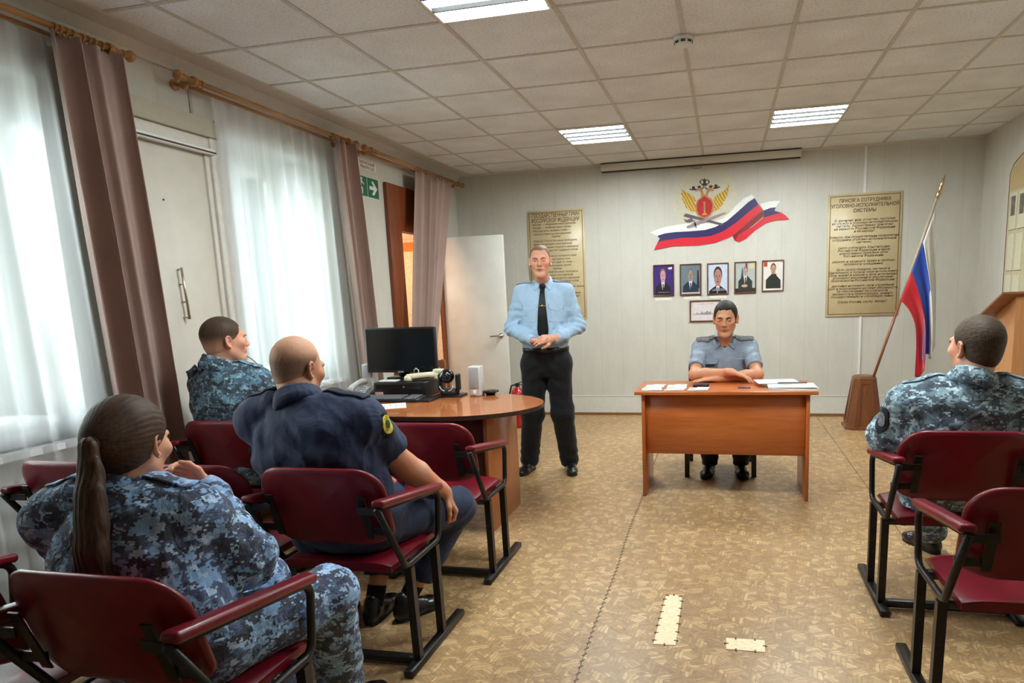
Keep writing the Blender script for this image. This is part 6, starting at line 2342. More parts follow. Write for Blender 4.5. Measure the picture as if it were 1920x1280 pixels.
    for a, b, c, q in zip(hips, knees, anks, (1, -1)):
        T.chain([a + L * q * 0.005 - np.array([0, 0, 0.04]), b, c + np.array([0, 0, 0.0])], [0.104, 0.088, 0.078], 0.05)
        T.half(c - np.array([0, 0, 0.05]), (0, 0, -1), c - 0.12, c + np.array([0.12, 0.12, 0.0]), 0.005)
        T.post += [ringfold(b, (0, 0.3, 1), 60, 0.004, 0.14, q), ringfold(c + np.array([0, 0, 0.06]), (0.1, 0.2, 1), 85, 0.006, 0.1, 2 * q)]
        T.post.append(ringfold(P(q * 0.06, 0.1, 0.80), nrm(L * q * 0.8 + np.array([0, 0, 1])), 70, 0.005, 0.09, q))
    T.post.append(folds(5, 0.003, 20, (0, 0, 1), 0.25))
    T.post.append(folds(6, 0.003, 50, (0, 0, 1), 0.3, 5))
    T.mesh(0.005, 'trousers', m_black, me)
    pts = [tuple(P(0.183 * math.sin(a), 0.003 + 0.127 * math.cos(a), 1.005)) for a in np.linspace(0, 2 * math.pi, 40, endpoint=False)]
    bl_ = MB()
    vs = [(p[0], p[1], p[2] + dz_) for p in pts for dz_ in (-0.018, 0.018)]
    bl_.add(vs, [(2 * k, 2 * ((k + 1) % 40), 2 * ((k + 1) % 40) + 1, 2 * k + 1) for k in range(40)], 0, True)
    be = bl_.build('belt', plain('belt_black', (20, 19, 19), 0.4), me, solid=0.004)
    q = P(0, 0.133, 1.005)
    MB().rbox(tuple(q - V(0.024, 0.004, 0.018)), tuple(q + V(0.024, 0.004, 0.018)), 0.004, 2).build('buckle', plain('buckle_dark', (80, 78, 74), 0.3, 0.8), be)
    shoe(V(1.37, 2.335, 0), V(1.46, 2.075, 0), m_shoe, m_sole, me)
    shoe(V(1.07, 2.305, 0), V(1.03, 2.03, 0), m_shoe, m_sole, me)


def desk_officer():
    F = nrm((0.02, -1, 0))
    L = np.array([-F[1], F[0], 0])
    C = V(2.625, 2.42, 0)

    def P(l, f, z):
        return C + L * l + F * f + np.array([0, 0, z])
    fr = Frame(P(0.005, 0.16, 1.203), nrm(F * 1 - L * 0.10 + np.array([0, 0, -0.12])), s=1.10)
    shL, shR = P(0.185, 0.03, 0.975), P(-0.185, 0.03, 0.975)
    elL, elR = V(2.862, 2.17, 0.79), V(2.408, 2.17, 0.793)
    wrL, wrR = V(2.575, 2.075, 0.775), V(2.678, 2.045, 0.825)
    hips = [P(0.09, 0.02, 0.56), P(-0.09, 0.02, 0.56)]
    knees = [V(2.765, 2.02, 0.52), V(2.50, 2.02, 0.52)]
    anks = [V(2.752, 2.31, 0.10), V(2.515, 2.29, 0.10)]
    B = Field()
    add_head(B, fr, 1.0, 0.93)
    B.cone(fr(0, -0.02, -0.05), P(0, 0.06, 1.0), 0.056, 0.060, 0.02)
    B.loft([P(0, 0, 0.52), P(0, 0, 0.7), P(0, 0.02, 0.9), P(0, 0.04, 1.0)], F, [0.13, 0.13, 0.14, 0.08], [0.09, 0.09, 0.1, 0.06])
    add_arm(B, shL, elL, wrL, (0.048, 0.043, 0.042, 0.028))
    add_arm(B, shR, elR, wrR, (0.048, 0.043, 0.042, 0.029))
    up = np.array([0, 0, 1.0])
    add_hand(B, wrR, nrm(L * 0.93 + F * 0.12 - up * 0.28), nrm(-up * 0.95 - L * 0.3), 1, 0.30, 1.0, spread=0.06, thumb_in=0.2)
    add_hand(B, wrL, nrm(-L * 0.96 + F * 0.12 - up * 0.05), nrm(-up), -1, 0.10, 1.0, thumb_in=0.0)
    for a, b, c in zip(hips, knees, anks):
        B.chain([a, b, c], [0.06, 0.045, 0.035], 0.03)
    me = person('officer in grey-blue short-sleeved shirt seated behind the middle desk, arms folded', B, sk_c, 0.003)
    face_parts(fr, me, m_hair_k, (-0.002, 0))
    short_hair(fr, m_hair_k, me, 0.0055, (0.022, 0.60), peak=0.006)
    S = Field()
    for sh, el, q in ((shL, elL, 1), (shR, elR, -1)):
        S.cone(P(q * 0.06, 0.04, 1.02), sh + np.array([0, 0, 0.012]), 0.045, 0.055, 0.04)
        e = sh * 0.30 + el * 0.70
        S.chain([sh, e], [0.066, 0.062], 0.035)
        dn = nrm(el - sh)
        S.half(e + dn * 0.005, dn, e - 0.11, e + 0.11, 0.005)
        S.cone(sh + (el - sh) * 0.2, e - dn * 0.02, 0.05, 0.052, 0.004, 'add')
        S.post += [ringfold(sh * 0.6 + el * 0.4, nrm(el - sh + L * q * 0.1), 80, 0.004, 0.09, q), ringfold(P(q * 0.12, 0.11, 0.78), nrm(L * q * 0.7 + up), 70, 0.004, 0.12, 1 + q)]
    S.loft([P(0, -0.01, 0.50), P(0, 0.0, 0.62), P(0, 0.01, 0.76), P(0, 0.02, 0.90), P(0, 0.03, 0.975), P(0, 0.045, 1.025), P(0, 0.055, 1.05)], F, [0.18, 0.182, 0.178, 0.19, 0.185, 0.11, 0.07], [0.12, 0.128, 0.122, 0.12, 0.098, 0.075, 0.064])
    S.post.append(folds(11, 0.004, 24, (0, 0, 1)))
    S.post.append(folds(12, 0.004, 58, (0.2, 0, 1), 0.3, 5))
    shirt = S.mesh(0.005, 'shirt', m_grey, me)
    bv = surf(shirt)
    col = Field()
    pts = [P(0.064 * math.sin(a), 0.052 + 0.066 * math.cos(a), 1.062 - 0.024 * math.cos(a)) for a in np.linspace(0.55, 2 * math.pi - 0.55, 22)]
    col.chain(pts, [0.012] * 22, 0.006)
    col.chain([p + np.array([0, 0, 0.014]) for p in pts], [0.009] * 22, 0.006)
    co = col.mesh(0.004, 'collar', m_grey, me)
    for q in (-1, 1):
        rows = dense([(0.022, q * 0.035, q * 0.078), (-0.01, q * 0.022, q * 0.088), (-0.045, q * 0.030, q * 0.086), (-0.075, q * 0.062, q * 0.074)])
        rows = [(v, min(a, b), max(a, b)) for v, a, b in rows]
        decal('collar_flap', bv, P(0, 0.17, 1.05), L, up, rows, m_grey, co, 0.008, 0.004)
    # vest in the open neck
    decal('undershirt', bv, P(0, 0.17, 1.02), L, up, dense([(0.03, -0.04, 0.04), (0.0, -0.028, 0.028), (-0.035, -0.003, 0.003)], 4), plain('undershirt_dark', (40, 36, 34), 0.8), shirt, 0.004, 0.002)
    for q in (-1, 1):
        o_ = q * 0.10
        decal('pocket_flap', bv, P(0, 0.16, 0), L, up, dense([(0.90, o_ - 0.055, o_ + 0.055), (0.875, o_ - 0.055, o_ + 0.055), (0.862, o_ - 0.045, o_ + 0.045), (0.852, o_ - 0.02, o_ + 0.02), (0.848, o_ - 0.003, o_ + 0.003)], 3), m_grey, shirt, 0.002, 0.005)
        decal('pocket', bv, P(0, 0.16, 0), L, up, dense([(0.89, o_ - 0.052, o_ + 0.052), (0.77, o_ - 0.052, o_ + 0.052)], 6), m_grey, shirt, 0.0005, 0.003)
        ax = nrm(L * q - up * 0.36 - F * 0.05)
        ex = np.cross(ax, nrm(up + L * q * 0.36))
        mb_ = cloth('shoulder_board_grey', (104, 104, 108))
        sb = decal('shoulder_board', bv, P(q * 0.068, 0.055, 1.04), ex, ax, [(a, -0.030, 0.030) for a in np.linspace(0, 0.13, 10)] + [(0.138, -0.018, 0.018)], mb_, me, 0.006, 0.006)
        for t_ in (-0.022, 0.0, 0.022):
            decal('stripe', bv, P(q * 0.068, 0.055, 1.04), ex, ax, [(a, t_ - 0.0035, t_ + 0.0035) for a in np.linspace(0, 0.132, 8)], cloth('board_stripe_dark', (48, 44, 46)), sb, 0.0125, 0.001, n=2)
        for a in (0.03, 0.06):
            h_ = bv.ray_cast(Vector(P(q * 0.068, 0.055, 1.04) + ax * a + up * 0.2), Vector(-up), 0.5)
            if h_[0] is not None:
                MB().sphere(tuple(V(tuple(h_[0])) + up * 0.014), (0.006, 0.006, 0.003), 10).build('star', m_button, sb)
    decal('placket', bv, P(0.0, 0.16, 0), L, up, dense([(0.98, -0.016, 0.016), (0.80, -0.016, 0.016)], 6), m_grey, shirt, 0.001, 0.002)
    T = Field()
    T.loft([P(0, 0.0, 0.48), P(0, 0, 0.56), P(0, 0, 0.62)], F, [0.17, 0.19, 0.17], [0.12, 0.14, 0.12], 0.05)
    for a, b, c in zip(hips, knees, anks):
        T.chain([a, b], [0.090, 0.074], 0.04)
        T.chain([b, c], [0.074, 0.064], 0.03)
        T.half(c - np.array([0, 0, 0.03]), (0, 0, -1), c - 0.1, c + np.array([0.1, 0.1, 0.0]), 0.005)
        T.post.append(ringfold(c + np.array([0, 0, 0.08]), (0, 0.2, 1), 80, 0.006, 0.12, 1))
    T.mesh(0.006, 'trousers', m_black, me)
    shoe(V(2.735, 2.37, 0), V(2.775, 2.10, 0), m_shoe, m_sole, me)
    shoe(V(2.525, 2.35, 0), V(2.475, 2.085, 0), m_shoe, m_sole, me)


def seated(label, J, skin_m, shirt_m, trouser_m, hair, cfg):
    """a person seated with the back to the viewer; J holds the joints"""
    F, C = nrm(J['fwd']), V(J['c'])
    Rt = np.cross(F, (0, 0, 1))
    up = np.array([0, 0, 1.0])
    fr = Frame(J['head'], J['look'], J.get('headup', (0, 0, 1)), J.get('hs', 1.04))
    B = Field()
    add_head(B, fr, J.get('jaw', 1.0), J.get('face', 1.0))
    nb = V(J['neck'])
    B.cone(fr(0, -0.022, -0.045), nb, J.get('nr', 0.058), J.get('nr', 0.058), 0.025)
    sp = [V(p) for p in J['spine']]
    A, Bf, Bb = np.array(J['A']), np.array(J['B']), np.array(J.get('Bb', J['B']))
    B.loft(sp[1:], F, A[1:] * 0.72, Bf[1:] * 0.7, 0.03)
    for s in 'RL':
        sh, el, wr = (V(J[k + s]) for k in ('sh', 'el', 'wr'))
        add_arm(B, sh, el, wr, J.get('armr', (0.05, 0.045, 0.044, 0.029)))
        hd_ = J['hand' + s]
        add_hand(B, wr, hd_[0], hd_[1], hd_[2], hd_[3], J.get('handscale', 1.0), curls=hd_[4] if len(hd_) > 4 else None)
        B.chain([V(J['hip' + s]), V(J['kn' + s]), V(J['an' + s])], [0.065, 0.048, 0.038], 0.03)
    me = person(label, B, skin_m, 0.0032)
    face_parts(fr, me, hair)
    S = Field()
    sr = J['sleeve']
    for s, q in (('R', 1), ('L', -1)):
        sh, el, wr = (V(J[k + s]) for k in ('sh', 'el', 'wr'))
        S.cone(nb * 0.45 + sh * 0.55 + up * J.get('trap', 0.02), sh + up * 0.01, sr[0] * 0.8, sr[0] * 0.95, 0.05)
        if J['long']:
            S.chain([sh, el], [sr[0], sr[1]], 0.045)
            S.chain([el, wr * 0.95 + el * 0.05], [sr[1], sr[2]], 0.035)
            S.post += [ringfold(el, nrm(wr - sh), 110, 0.008, 0.10, q), ringfold(sh * .5 + el * .5, nrm(el - sh), 75, 0.006, 0.11, 2 + q), ringfold(wr * .6 + el * .4, nrm(wr - el), 95, 0.006, 0.09, 4 + q)]
        else:
            e = sh * (1 - sr[3]) + el * sr[3]
            dn = nrm(el - sh)
            S.chain([sh, e + dn * 0.03], [sr[0], sr[1]], 0.045)
            S.half(e, dn, e - 0.13, e + 0.13, 0.006)
            S.cone(sh, e - dn * 0.015, 0.05, 0.052, 0.004)
            S.post += [ringfold(sh * .5 + e * .5, nrm(el - sh + Rt * 0.2), 70, 0.006, 0.10, q)]
    S.loft(sp, F, A, Bf, 0.03, Bb=Bb, e=J.get('e', 2.3))
    for c_, ax, fq, am, rd in J.get('creases', ()):
        S.post.append(ringfold(c_, ax, fq, am, rd, am * 1000))
    S.post.append(folds(cfg['seed'], cfg.get('fold', 0.006), cfg.get('freq', 17), None))
    S.post.append(folds(cfg['seed'] + 7, cfg.get('fold', 0.006) * 0.8, cfg.get('freq', 17) * 2.6, (0.2, 0, 1), 0.2, 5))
    jk = S.mesh(0.0055, cfg['top'], shirt_m, me)
    # collar standing round the neck
    cr, ch = J.get('collar', (0.074, 0.035))
    cc = nb + V(J.get('collar_off', (0, 0, 0)))
    nd = nrm(V(fr(0, -0.022, -0.045)) - nb)
    lx_ = nrm(np.cross(F, nd)); fx = np.cross(nd, lx_)
    col = Field()
    for hgt, rr, tk in ((-0.014, cr + 0.005, 0.012), (0.0, cr + 0.004, 0.013), (ch * 0.5, cr, 0.011), (ch, cr - 0.003, 0.009)):
        pts = [cc + nd * (hgt - 0.012 * math.cos(a)) + rr * (lx_ * math.sin(a) + fx * math.cos(a) * 1.05) for a in np.linspace(0.3, 2 * math.pi - 0.3, 24)]
        col.chain(pts, [tk] * 24, 0.01)
    col.post.append(folds(cfg['seed'] + 3, 0.002, 30, None))
    col.mesh(0.0045, 'collar', shirt_m, me)
    T = Field()
    hr, hl = V(J['hipR']), V(J['hipL'])
    hc = (hr + hl) / 2
    T.ell(hc + up * 0.02 - F * 0.02, J.get('seat_r', (0.20, 0.15, 0.115)), [Rt, F, up], 0.05)
    tr = J.get('thigh', (0.098, 0.078, 0.066))
    for s in 'RL':
        a, b, c = (V(J[k + s]) for k in ('hip', 'kn', 'an'))
        T.chain([a, b], [tr[0], tr[1]], 0.05)
        T.chain([b, c], [tr[1], tr[2]], 0.035)
        hem = V(J.get('hem' + s, c - up * 0.02))
        dn = nrm(c - b)
        T.half(hem, dn, hem - 0.14, hem + 0.14, 0.005)
        T.post += [ringfold(b, nrm(c - a), 75, 0.007, 0.12, 1), ringfold(a * .4 + b * .6, nrm(b - a + Rt * 0.3), 55, 0.005, 0.14, 2), ringfold(c + up * 0.08, nrm(c - b), 80, 0.006, 0.10, 3)]
    T.post.append(folds(cfg['seed'] + 5, 0.005, 18, None))
    T.post.append(folds(cfg['seed'] + 6, 0.004, 44, None, n=5))
    T.mesh(0.0055, 'trousers', trouser_m, me)
    for s in 'RL':
        he, to = J['foot' + s]
        if 'sock' in J:
            k = Field()
            a = V(J['an' + s])
            dn = nrm(a - V(J['kn' + s]))
            k.cone(a - dn * J['sock'], a + dn * 0.035, 0.043, 0.040, 0.01)
            k.half(a - dn * J['sock'], -dn, a - 0.2, a + 0.2, 0.003)
            k.mesh(0.005, 'sock', m_sock, me)
        shoe(V(he), V(to), m_shoe, m_sole, me, J.get('shoe_h', 0.075), J.get('shoe_w', 1.0))
    return me, fr, jk


def epaulette(bv, parent, nb, sh, mat, w=0.026):
    nb, sh = V(nb), V(sh)
    up = np.array([0, 0, 1.0])
    ax = nrm(sh - nb)
    ex = nrm(np.cross(ax, up))
    n0 = np.cross(ex, ax)
    if n0[2] < 0:
        ex = -ex
    L = np.linalg.norm(sh - nb)
    return decal('shoulder_loop', bv, nb + up * 0.02, ex, ax, [(a, -w, w) for a in np.linspace(L * 0.42, L * 1.05, 9)] + [(L * 1.05 + 0.008, -w * 0.6, w * 0.6)], mat, parent, 0.003, 0.005)


def bald_man():
    J = dict(fwd=(0.12, 1, 0), c=(1.05, -0.6, 0), head=(0.972, -0.545, 1.172), look=(0.22, 1, -0.18), hs=1.06, neck=(1.01, -0.605, 1.045), nr=0.064, jaw=1.05, face=1.06,
             spine=[(1.13, -0.60, 0.47), (1.12, -0.605, 0.58), (1.08, -0.61, 0.74), (1.045, -0.61, 0.88), (1.03, -0.605, 0.97), (1.02, -0.60, 1.03), (1.015, -0.595, 1.075)],
             A=[0.21, 0.235, 0.255, 0.262, 0.235, 0.15, 0.075], B=[0.15, 0.19, 0.19, 0.16, 0.12, 0.09, 0.06], Bb=[0.10, 0.115, 0.135, 0.145, 0.13, 0.10, 0.07], e=2.5,
             shR=(1.262, -0.59, 0.965), elR=(1.332, -0.41, 0.748), wrR=(1.435, -0.265, 0.592), shL=(0.80, -0.58, 0.965), elL=(0.775, -0.36, 0.74), wrL=(0.99, -0.20, 0.655),
             handR=(nrm((0.30, 0.30, -0.88)), nrm((-0.75, -0.45, -0.4)), -1, 1.0), handL=(nrm((0.8, 0.5, -0.25)), nrm((0, 0, -1)), 1, 0.3),
             hipR=(1.26, -0.57, 0.545), hipL=(1.06, -0.57, 0.545), knR=(1.425, -0.135, 0.485), knL=(1.10, -0.15, 0.50), anR=(1.235, -0.265, 0.115), anL=(1.088, -0.315, 0.115),
             hemR=(1.262, -0.245, 0.175), hemL=(1.092, -0.29, 0.195), footR=((1.19, -0.345, 0), (1.315, -0.13, 0)), footL=((1.085, -0.40, 0), (1.085, -0.13, 0)), sock=0.045,
             armr=(0.058, 0.050, 0.051, 0.031), sleeve=(0.092, 0.088, 0, 0.62), long=False, seat_r=(0.22, 0.17, 0.12), thigh=(0.105, 0.086, 0.066), collar=(0.079, 0.034), trap=0.025,
             creases=[((1.10, -0.75, 0.95), (0.5, 0, 1), 62, 0.008, 0.13), ((1.15, -0.75, 0.72), (0.2, 0, 1), 60, 0.009, 0.16), ((0.9, -0.74, 0.76), (-0.3, 0, 1), 55, 0.007, 0.15), ((0.85, -0.72, 0.95), (1, 0, 0.6), 60, 0.005, 0.10)])
    me, fr, jk = seated('heavy bald man in navy short-sleeved uniform shirt, seen from behind', J, sk_b, m_navy, m_navy_t, m_stub, dict(seed=21, top='shirt', fold=0.008, freq=14))
    short_hair(fr, m_stub, me, 0.0016, (0.0, 0.5), nape=-0.055, fr_noise=0.0003)
    bv = surf(jk)
    # round sleeve badge on the right sleeve
    c = V(1.335, -0.56, 0.945)
    nz = nrm((0.75, -0.55, 0.35))
    ey = nrm(np.array([-0.1, 0.0, 1]) - nz * (np.array([-0.1, 0, 1]) @ nz))
    ex = np.cross(ey, nz)
    pt = decal('sleeve_badge', bv, c, ex, ey, oval_rows(0.038, 0.048), cloth('badge_black', (22, 22, 24)), jk, 0.003, 0.002)
    decal('badge_emblem', bv, c, ex, ey, oval_rows(0.028, 0.036), plain('badge_yellow', (204, 176, 60), 0.5, var=0.35, scale=90), pt, 0.0056, 0.0012)
    decal('badge_centre', bv, c, ex, ey, oval_rows(0.012, 0.016), plain('badge_green', (50, 84, 60), 0.5), pt, 0.0072, 0.001)
    epaulette(bv, jk, (1.01, -0.60, 1.06), (1.262, -0.59, 1.0), cloth('epaulette_navy', (26, 32, 50)), 0.03)
    epaulette(bv, jk, (1.01, -0.60, 1.06), (0.80, -0.58, 1.0), cloth('epaulette_navy', (26, 32, 50)), 0.03)


def woman():
    J = dict(fwd=(0.06, 1, 0), c=(1.05, -1.45, 0), head=(1.052, -1.405, 1.066), look=(-0.14, 1, -0.16), hs=1.02, neck=(1.04, -1.45, 0.955), nr=0.05, jaw=0.92, face=0.95,
             spine=[(1.20, -1.49, 0.45), (1.17, -1.50, 0.56), (1.10, -1.49, 0.70), (1.05, -1.475, 0.80), (1.03, -1.465, 0.87), (1.035, -1.455, 0.925), (1.04, -1.45, 0.965)],
             A=[0.20, 0.22, 0.235, 0.235, 0.205, 0.13, 0.068], B=[0.14, 0.17, 0.17, 0.15, 0.12, 0.085, 0.06], Bb=[0.10, 0.11, 0.125, 0.125, 0.11, 0.085, 0.065],
             shR=(1.235, -1.43, 0.865), elR=(1.305, -1.335, 0.725), wrR=(1.105, -1.215, 0.885), shL=(0.80, -1.43, 0.850), elL=(0.675, -1.28, 0.67), wrL=(0.94, -1.12, 0.64),
             handR=(nrm((-0.82, -0.05, 0.50)), nrm((-0.45, -0.8, 0.3)), 1, 0.95), handL=(nrm((0.9, 0.4, -0.1)), nrm((0, 0, -1)), 1, 0.3),
             hipR=(1.29, -1.47, 0.535), hipL=(1.10, -1.47, 0.535), knR=(1.405, -1.115, 0.515), knL=(1.12, -1.07, 0.52), anR=(1.335, -0.985, 0.11), anL=(1.10, -1.02, 0.11),
             footR=((1.325, -1.06, 0), (1.40, -0.82, 0)), footL=((1.10, -1.1, 0), (1.10, -0.85, 0)), armr=(0.045, 0.04, 0.038, 0.025), handscale=0.9,
             sleeve=(0.090, 0.082, 0.052), long=True, thigh=(0.105, 0.088, 0.075), collar=(0.066, 0.03), seat_r=(0.21, 0.16, 0.12),
             creases=[((1.12, -1.60, 0.80), (0.2, 0, 1), 60, 0.008, 0.14), ((0.95, -1.6, 0.72), (0, 0, 1), 52, 0.008, 0.14)])
    me, fr, jk = seated('woman with long brown ponytail in navy digital camouflage, hand at her chin', J, sk_d, m_camo_w, m_camo_w, m_hair_w, dict(seed=33, top='jacket', fold=0.009, freq=15))
    bv = surf(jk)
    epaulette(bv, jk, (1.04, -1.45, 0.96), (1.235, -1.43, 0.91), m_camo_w, 0.026)
    epaulette(bv, jk, (1.04, -1.45, 0.96), (0.815, -1.43, 0.90), m_camo_w, 0.026)
    # hair drawn back into the tail
    S = Field()
    s = fr.s
    S.ell(fr(0, -0.022, 0.040), [0.086 * s, 0.103 * s, 0.094 * s], fr.ax, 0.02)
    S.ell(fr(0, -0.05, -0.012), [0.070 * s, 0.066 * s, 0.070 * s], fr.ax, 0.04)
    S.ell(fr(0, -0.105, 0.02), [0.034 * s, 0.034 * s, 0.034 * s], fr.ax, 0.05)
    lo, hi = fr.c - 0.25, fr.c + 0.25
    S.half(fr(0, 0.018, 0), nrm(fr.F - 0.72 * fr.U), lo, hi, 0.012)
    S.half(fr(0, -0.06, -0.072), nrm(-fr.U + fr.F * 0.75), lo, hi, 0.012)
    for q in (-1, 1):
        S.ell(fr(q * 0.092, -0.006, -0.022), [0.03 * s, 0.022 * s, 0.034 * s], fr.ax, 0.006, 'sub')
    root_ = fr(0, -0.128, 0.012)

    def strands(X, Y, Z):
        x, y, z = X - root_[0], Y - root_[1], Z - root_[2]
        r = np.sqrt(x * x + y * y + z * z) + 1e-4
        a = (x * fr.R[0] + y * fr.R[1] + z * fr.R[2]) / r
        b = (x * fr.U[0] + y * fr.U[1] + z * fr.U[2]) / r
        th = np.arctan2(b, a)
        return 0.0006 * np.sin(th * 40 + 2.5 * np.sin(r * 30))
    S.post.append(strands)
    ha = S.mesh(0.003, 'hair', m_hair_wh, me, 1)
    tl = Field()
    path = [root_ + V(0, 0.004, 0.002), root_ + V(0.006, -0.022, -0.012), V(1.084, -1.562, 1.03), V(1.094, -1.582, 0.97), V(1.10, -1.594, 0.91), V(1.104, -1.607, 0.84), V(1.100, -1.612, 0.765), V(1.097, -1.610, 0.725)]
    rad = [0.020, 0.026, 0.037, 0.045, 0.049, 0.050, 0.040, 0.018]
    Fl = nrm((0.3, 1, 0))
    tl.chain(path, rad, 0.03, flat=(Fl, 0.55))
    tl.chain([V(1.10, -1.60, 0.85), V(1.108, -1.610, 0.76), V(1.112, -1.612, 0.685)], [0.02, 0.016, 0.004], 0.02)
    tl.chain([V(1.085, -1.60, 0.85), V(1.068, -1.608, 0.78), V(1.060, -1.610, 0.70)], [0.016, 0.014, 0.004], 0.03)
    tl.chain([V(1.115, -1.60, 0.85), V(1.130, -1.608, 0.78), V(1.138, -1.610, 0.69)], [0.016, 0.014, 0.004], 0.03)
    tl.chain([V(1.09, -1.60, 0.85), V(1.086, -1.610, 0.76), V(1.085, -1.612, 0.69)], [0.018, 0.014, 0.004], 0.02)

    def lock(X, Y, Z):
        w = (X - 1.09) * 0.95 + 0.012 * np.sin(Z * 14)
        return 0.0016 * np.sin(w * 330 + 1.6 * np.sin(Z * 17)) + 0.0010 * np.sin(w * 700 + Z * 20)
    tl.post.append(lock)
    to = tl.mesh(0.003, 'ponytail', m_hair_w, ha, 1)
    rg = MB()
    pts = [tuple(V(fr(0, -0.142, 0.006)) + 0.022 * (fr.R * math.cos(a) + fr.U * math.sin(a))) for a in np.linspace(0, 2 * math.pi, 20, endpoint=False)]
    rg.tube(pts, 0.007, 8, closed=True).build('hair_tie', plain('hair_tie_dark', (28, 20, 18), 0.7), ha)
    e_ = fr(0.086, -0.016, -0.034)
    MB().sphere(tuple(e_), 0.004, 10).build('earring', plain('earring_silver', (220, 216, 206), 0.2, 0.9), me)


def far_man():
    J = dict(fwd=(0.18, 1, 0), c=(-0.03, 0.2, 0), head=(0.0, 0.215, 1.243), look=(0.50, 0.87, 0.02), hs=1.07, neck=(-0.03, 0.18, 1.105), nr=0.064, jaw=1.05, face=1.05,
             spine=[(0.11, 0.20, 0.47), (0.09, 0.20, 0.58), (0.03, 0.19, 0.75), (-0.02, 0.185, 0.90), (-0.035, 0.185, 1.0), (-0.035, 0.185, 1.065), (-0.03, 0.185, 1.11)],
             A=[0.19, 0.20, 0.215, 0.222, 0.20, 0.13, 0.075], B=[0.14, 0.16, 0.16, 0.14, 0.11, 0.085, 0.06], Bb=[0.10, 0.11, 0.12, 0.125, 0.11, 0.09, 0.07],
             shR=(0.165, 0.23, 1.0), elR=(0.30, 0.37, 0.78), wrR=(0.14, 0.55, 0.70), shL=(-0.205, 0.27, 0.99), elL=(-0.235, 0.44, 0.76), wrL=(-0.06, 0.55, 0.66),
             handR=(nrm((-0.8, 0.5, -0.2)), nrm((0, -0.2, -1)), -1, 0.3), handL=(nrm((0.8, 0.5, -0.2)), nrm((0, 0, -1)), 1, 0.3),
             hipR=(0.22, 0.22, 0.545), hipL=(0.04, 0.22, 0.545), knR=(0.27, 0.60, 0.52), knL=(0.02, 0.60, 0.52), anR=(0.27, 0.58, 0.11), anL=(0.0, 0.60, 0.11),
             footR=((0.27, 0.52, 0), (0.30, 0.78, 0)), footL=((0.0, 0.54, 0), (-0.02, 0.80, 0)), sleeve=(0.088, 0.080, 0.054), long=True, collar=(0.077, 0.04),
             creases=[((0.0, 0.06, 0.9), (0.3, 0, 1), 60, 0.007, 0.14)])
    me, fr, jk = seated('man in teal digital camouflage by the boarded door, head turned in profile', J, sk_d, m_camo_f, m_camo_f, m_hair_b, dict(seed=45, top='jacket', fold=0.008, freq=16))
    short_hair(fr, m_fade, me, 0.004, (0.028, 0.55), nape=-0.06, seed=3, fr_noise=0.0004)
    bv = surf(jk)
    epaulette(bv, jk, (-0.03, 0.18, 1.11), (0.165, 0.23, 1.05), m_camo_f, 0.027)
    epaulette(bv, jk, (-0.03, 0.18, 1.11), (-0.225, 0.21, 1.04), m_camo_f, 0.027)
    pts = [fr(0.035, 0.082, -0.085), fr(0.04, 0.10, -0.10), fr(0.045, 0.125, -0.13), fr(0.05, 0.135, -0.17), fr(0.045, 0.13, -0.20)]
    MB().tube([tuple(p) for p in pts], 0.0028, 8).build('headset_wire', plain('wire_grey', (120, 112, 104), 0.5), me)


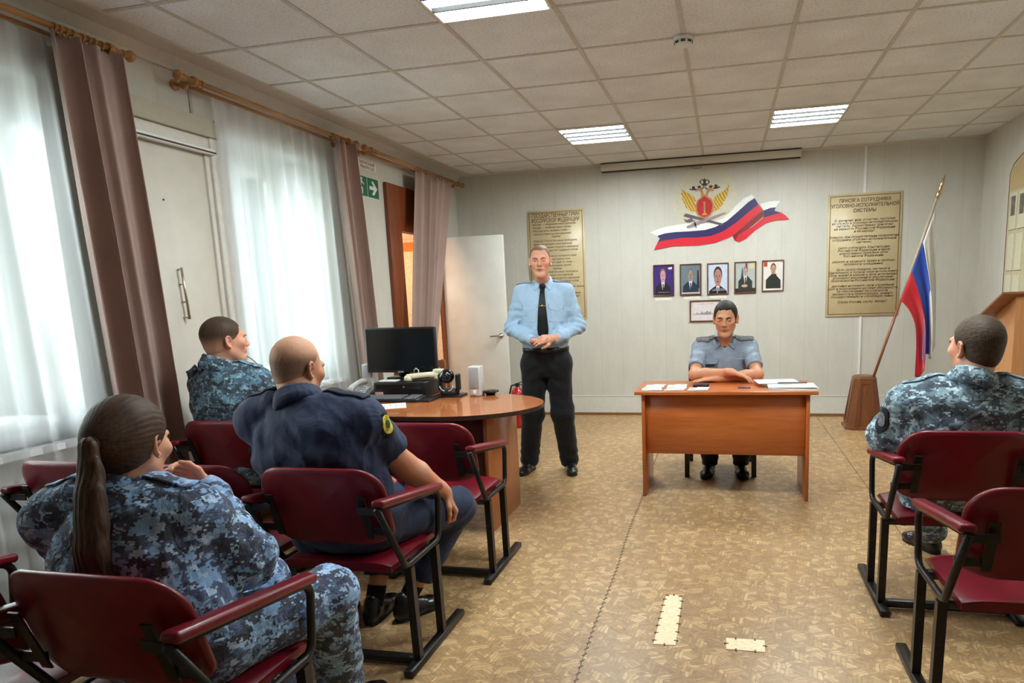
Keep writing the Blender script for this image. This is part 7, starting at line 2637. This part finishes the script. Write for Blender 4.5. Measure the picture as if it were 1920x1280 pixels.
def right_man():
    J = dict(fwd=(-0.10, 1, 0), c=(3.62, 0.2, 0), head=(3.655, 0.20, 1.15), look=(-0.40, 0.92, 0.0), hs=1.10, neck=(3.635, 0.165, 1.01), nr=0.064, jaw=1.04, face=1.05,
             spine=[(3.58, 0.19, 0.45), (3.59, 0.19, 0.56), (3.60, 0.185, 0.70), (3.615, 0.175, 0.83), (3.62, 0.17, 0.92), (3.63, 0.17, 0.98), (3.635, 0.17, 1.02)],
             A=[0.20, 0.215, 0.235, 0.245, 0.225, 0.14, 0.078], B=[0.14, 0.17, 0.17, 0.15, 0.12, 0.09, 0.06], Bb=[0.10, 0.11, 0.125, 0.135, 0.12, 0.095, 0.07],
             shR=(3.85, 0.19, 0.905), elR=(3.92, 0.36, 0.70), wrR=(3.78, 0.56, 0.64), shL=(3.405, 0.19, 0.90), elL=(3.345, 0.27, 0.755), wrL=(3.44, 0.50, 0.69),
             handR=(nrm((-0.8, 0.5, -0.2)), nrm((0, 0, -1)), -1, 0.3), handL=(nrm((0.7, 0.6, -0.3)), nrm((0, 0, -1)), 1, 0.4),
             hipR=(3.67, 0.2, 0.535), hipL=(3.48, 0.2, 0.535), knR=(3.80, 0.58, 0.51), knL=(3.57, 0.62, 0.515), anR=(3.86, 0.32, 0.11), anL=(3.70, 0.80, 0.12),
             footR=((3.86, 0.24, 0), (3.86, 0.5, 0)), footL=((3.735, 0.78, 0), (3.62, 1.02, 0)), sleeve=(0.092, 0.086, 0.056), long=True, collar=(0.079, 0.036), thigh=(0.10, 0.084, 0.074),
             creases=[((3.62, 0.04, 0.85), (0.2, 0, 1), 58, 0.007, 0.16)])
    me, fr, jk = seated('man in pale digital camouflage near the lectern, close-cropped head turned away', J, sk_d, m_camo_r, m_camo_r, m_hair_b, dict(seed=57, top='jacket', fold=0.008, freq=15))
    short_hair(fr, m_hair_b, me, 0.0045, (0.016, 0.62), nape=-0.07, seed=5)
    bv = surf(jk)
    epaulette(bv, jk, (3.635, 0.165, 1.02), (3.85, 0.19, 0.95), m_camo_r, 0.027)
    epaulette(bv, jk, (3.635, 0.165, 1.02), (3.405, 0.19, 0.95), m_camo_r, 0.027)
    c = V(3.31, 0.2, 0.84)
    nz = nrm((-0.80, -0.55, 0.15))
    ey = nrm(np.array([0.25, 0, 1]) - nz * (np.array([0.25, 0, 1]) @ nz))
    ex = np.cross(ey, nz)
    pt = decal('sleeve_badge', bv, c, ex, ey, dense([(0.055, -0.022, 0.022), (0.045, -0.038, 0.038), (-0.01, -0.043, 0.043), (-0.045, -0.026, 0.026), (-0.066, -0.004, 0.004)], 4), cloth('badge_navy', (24, 26, 40)), jk, 0.003, 0.002)
    decal('badge_emblem', bv, c, ex, ey, oval_rows(0.026, 0.032), plain('badge_grey', (104, 108, 118), 0.6, var=0.4, scale=120), pt, 0.0056, 0.0012)


standing_man()
desk_officer()
bald_man()
woman()
far_man()
right_man()
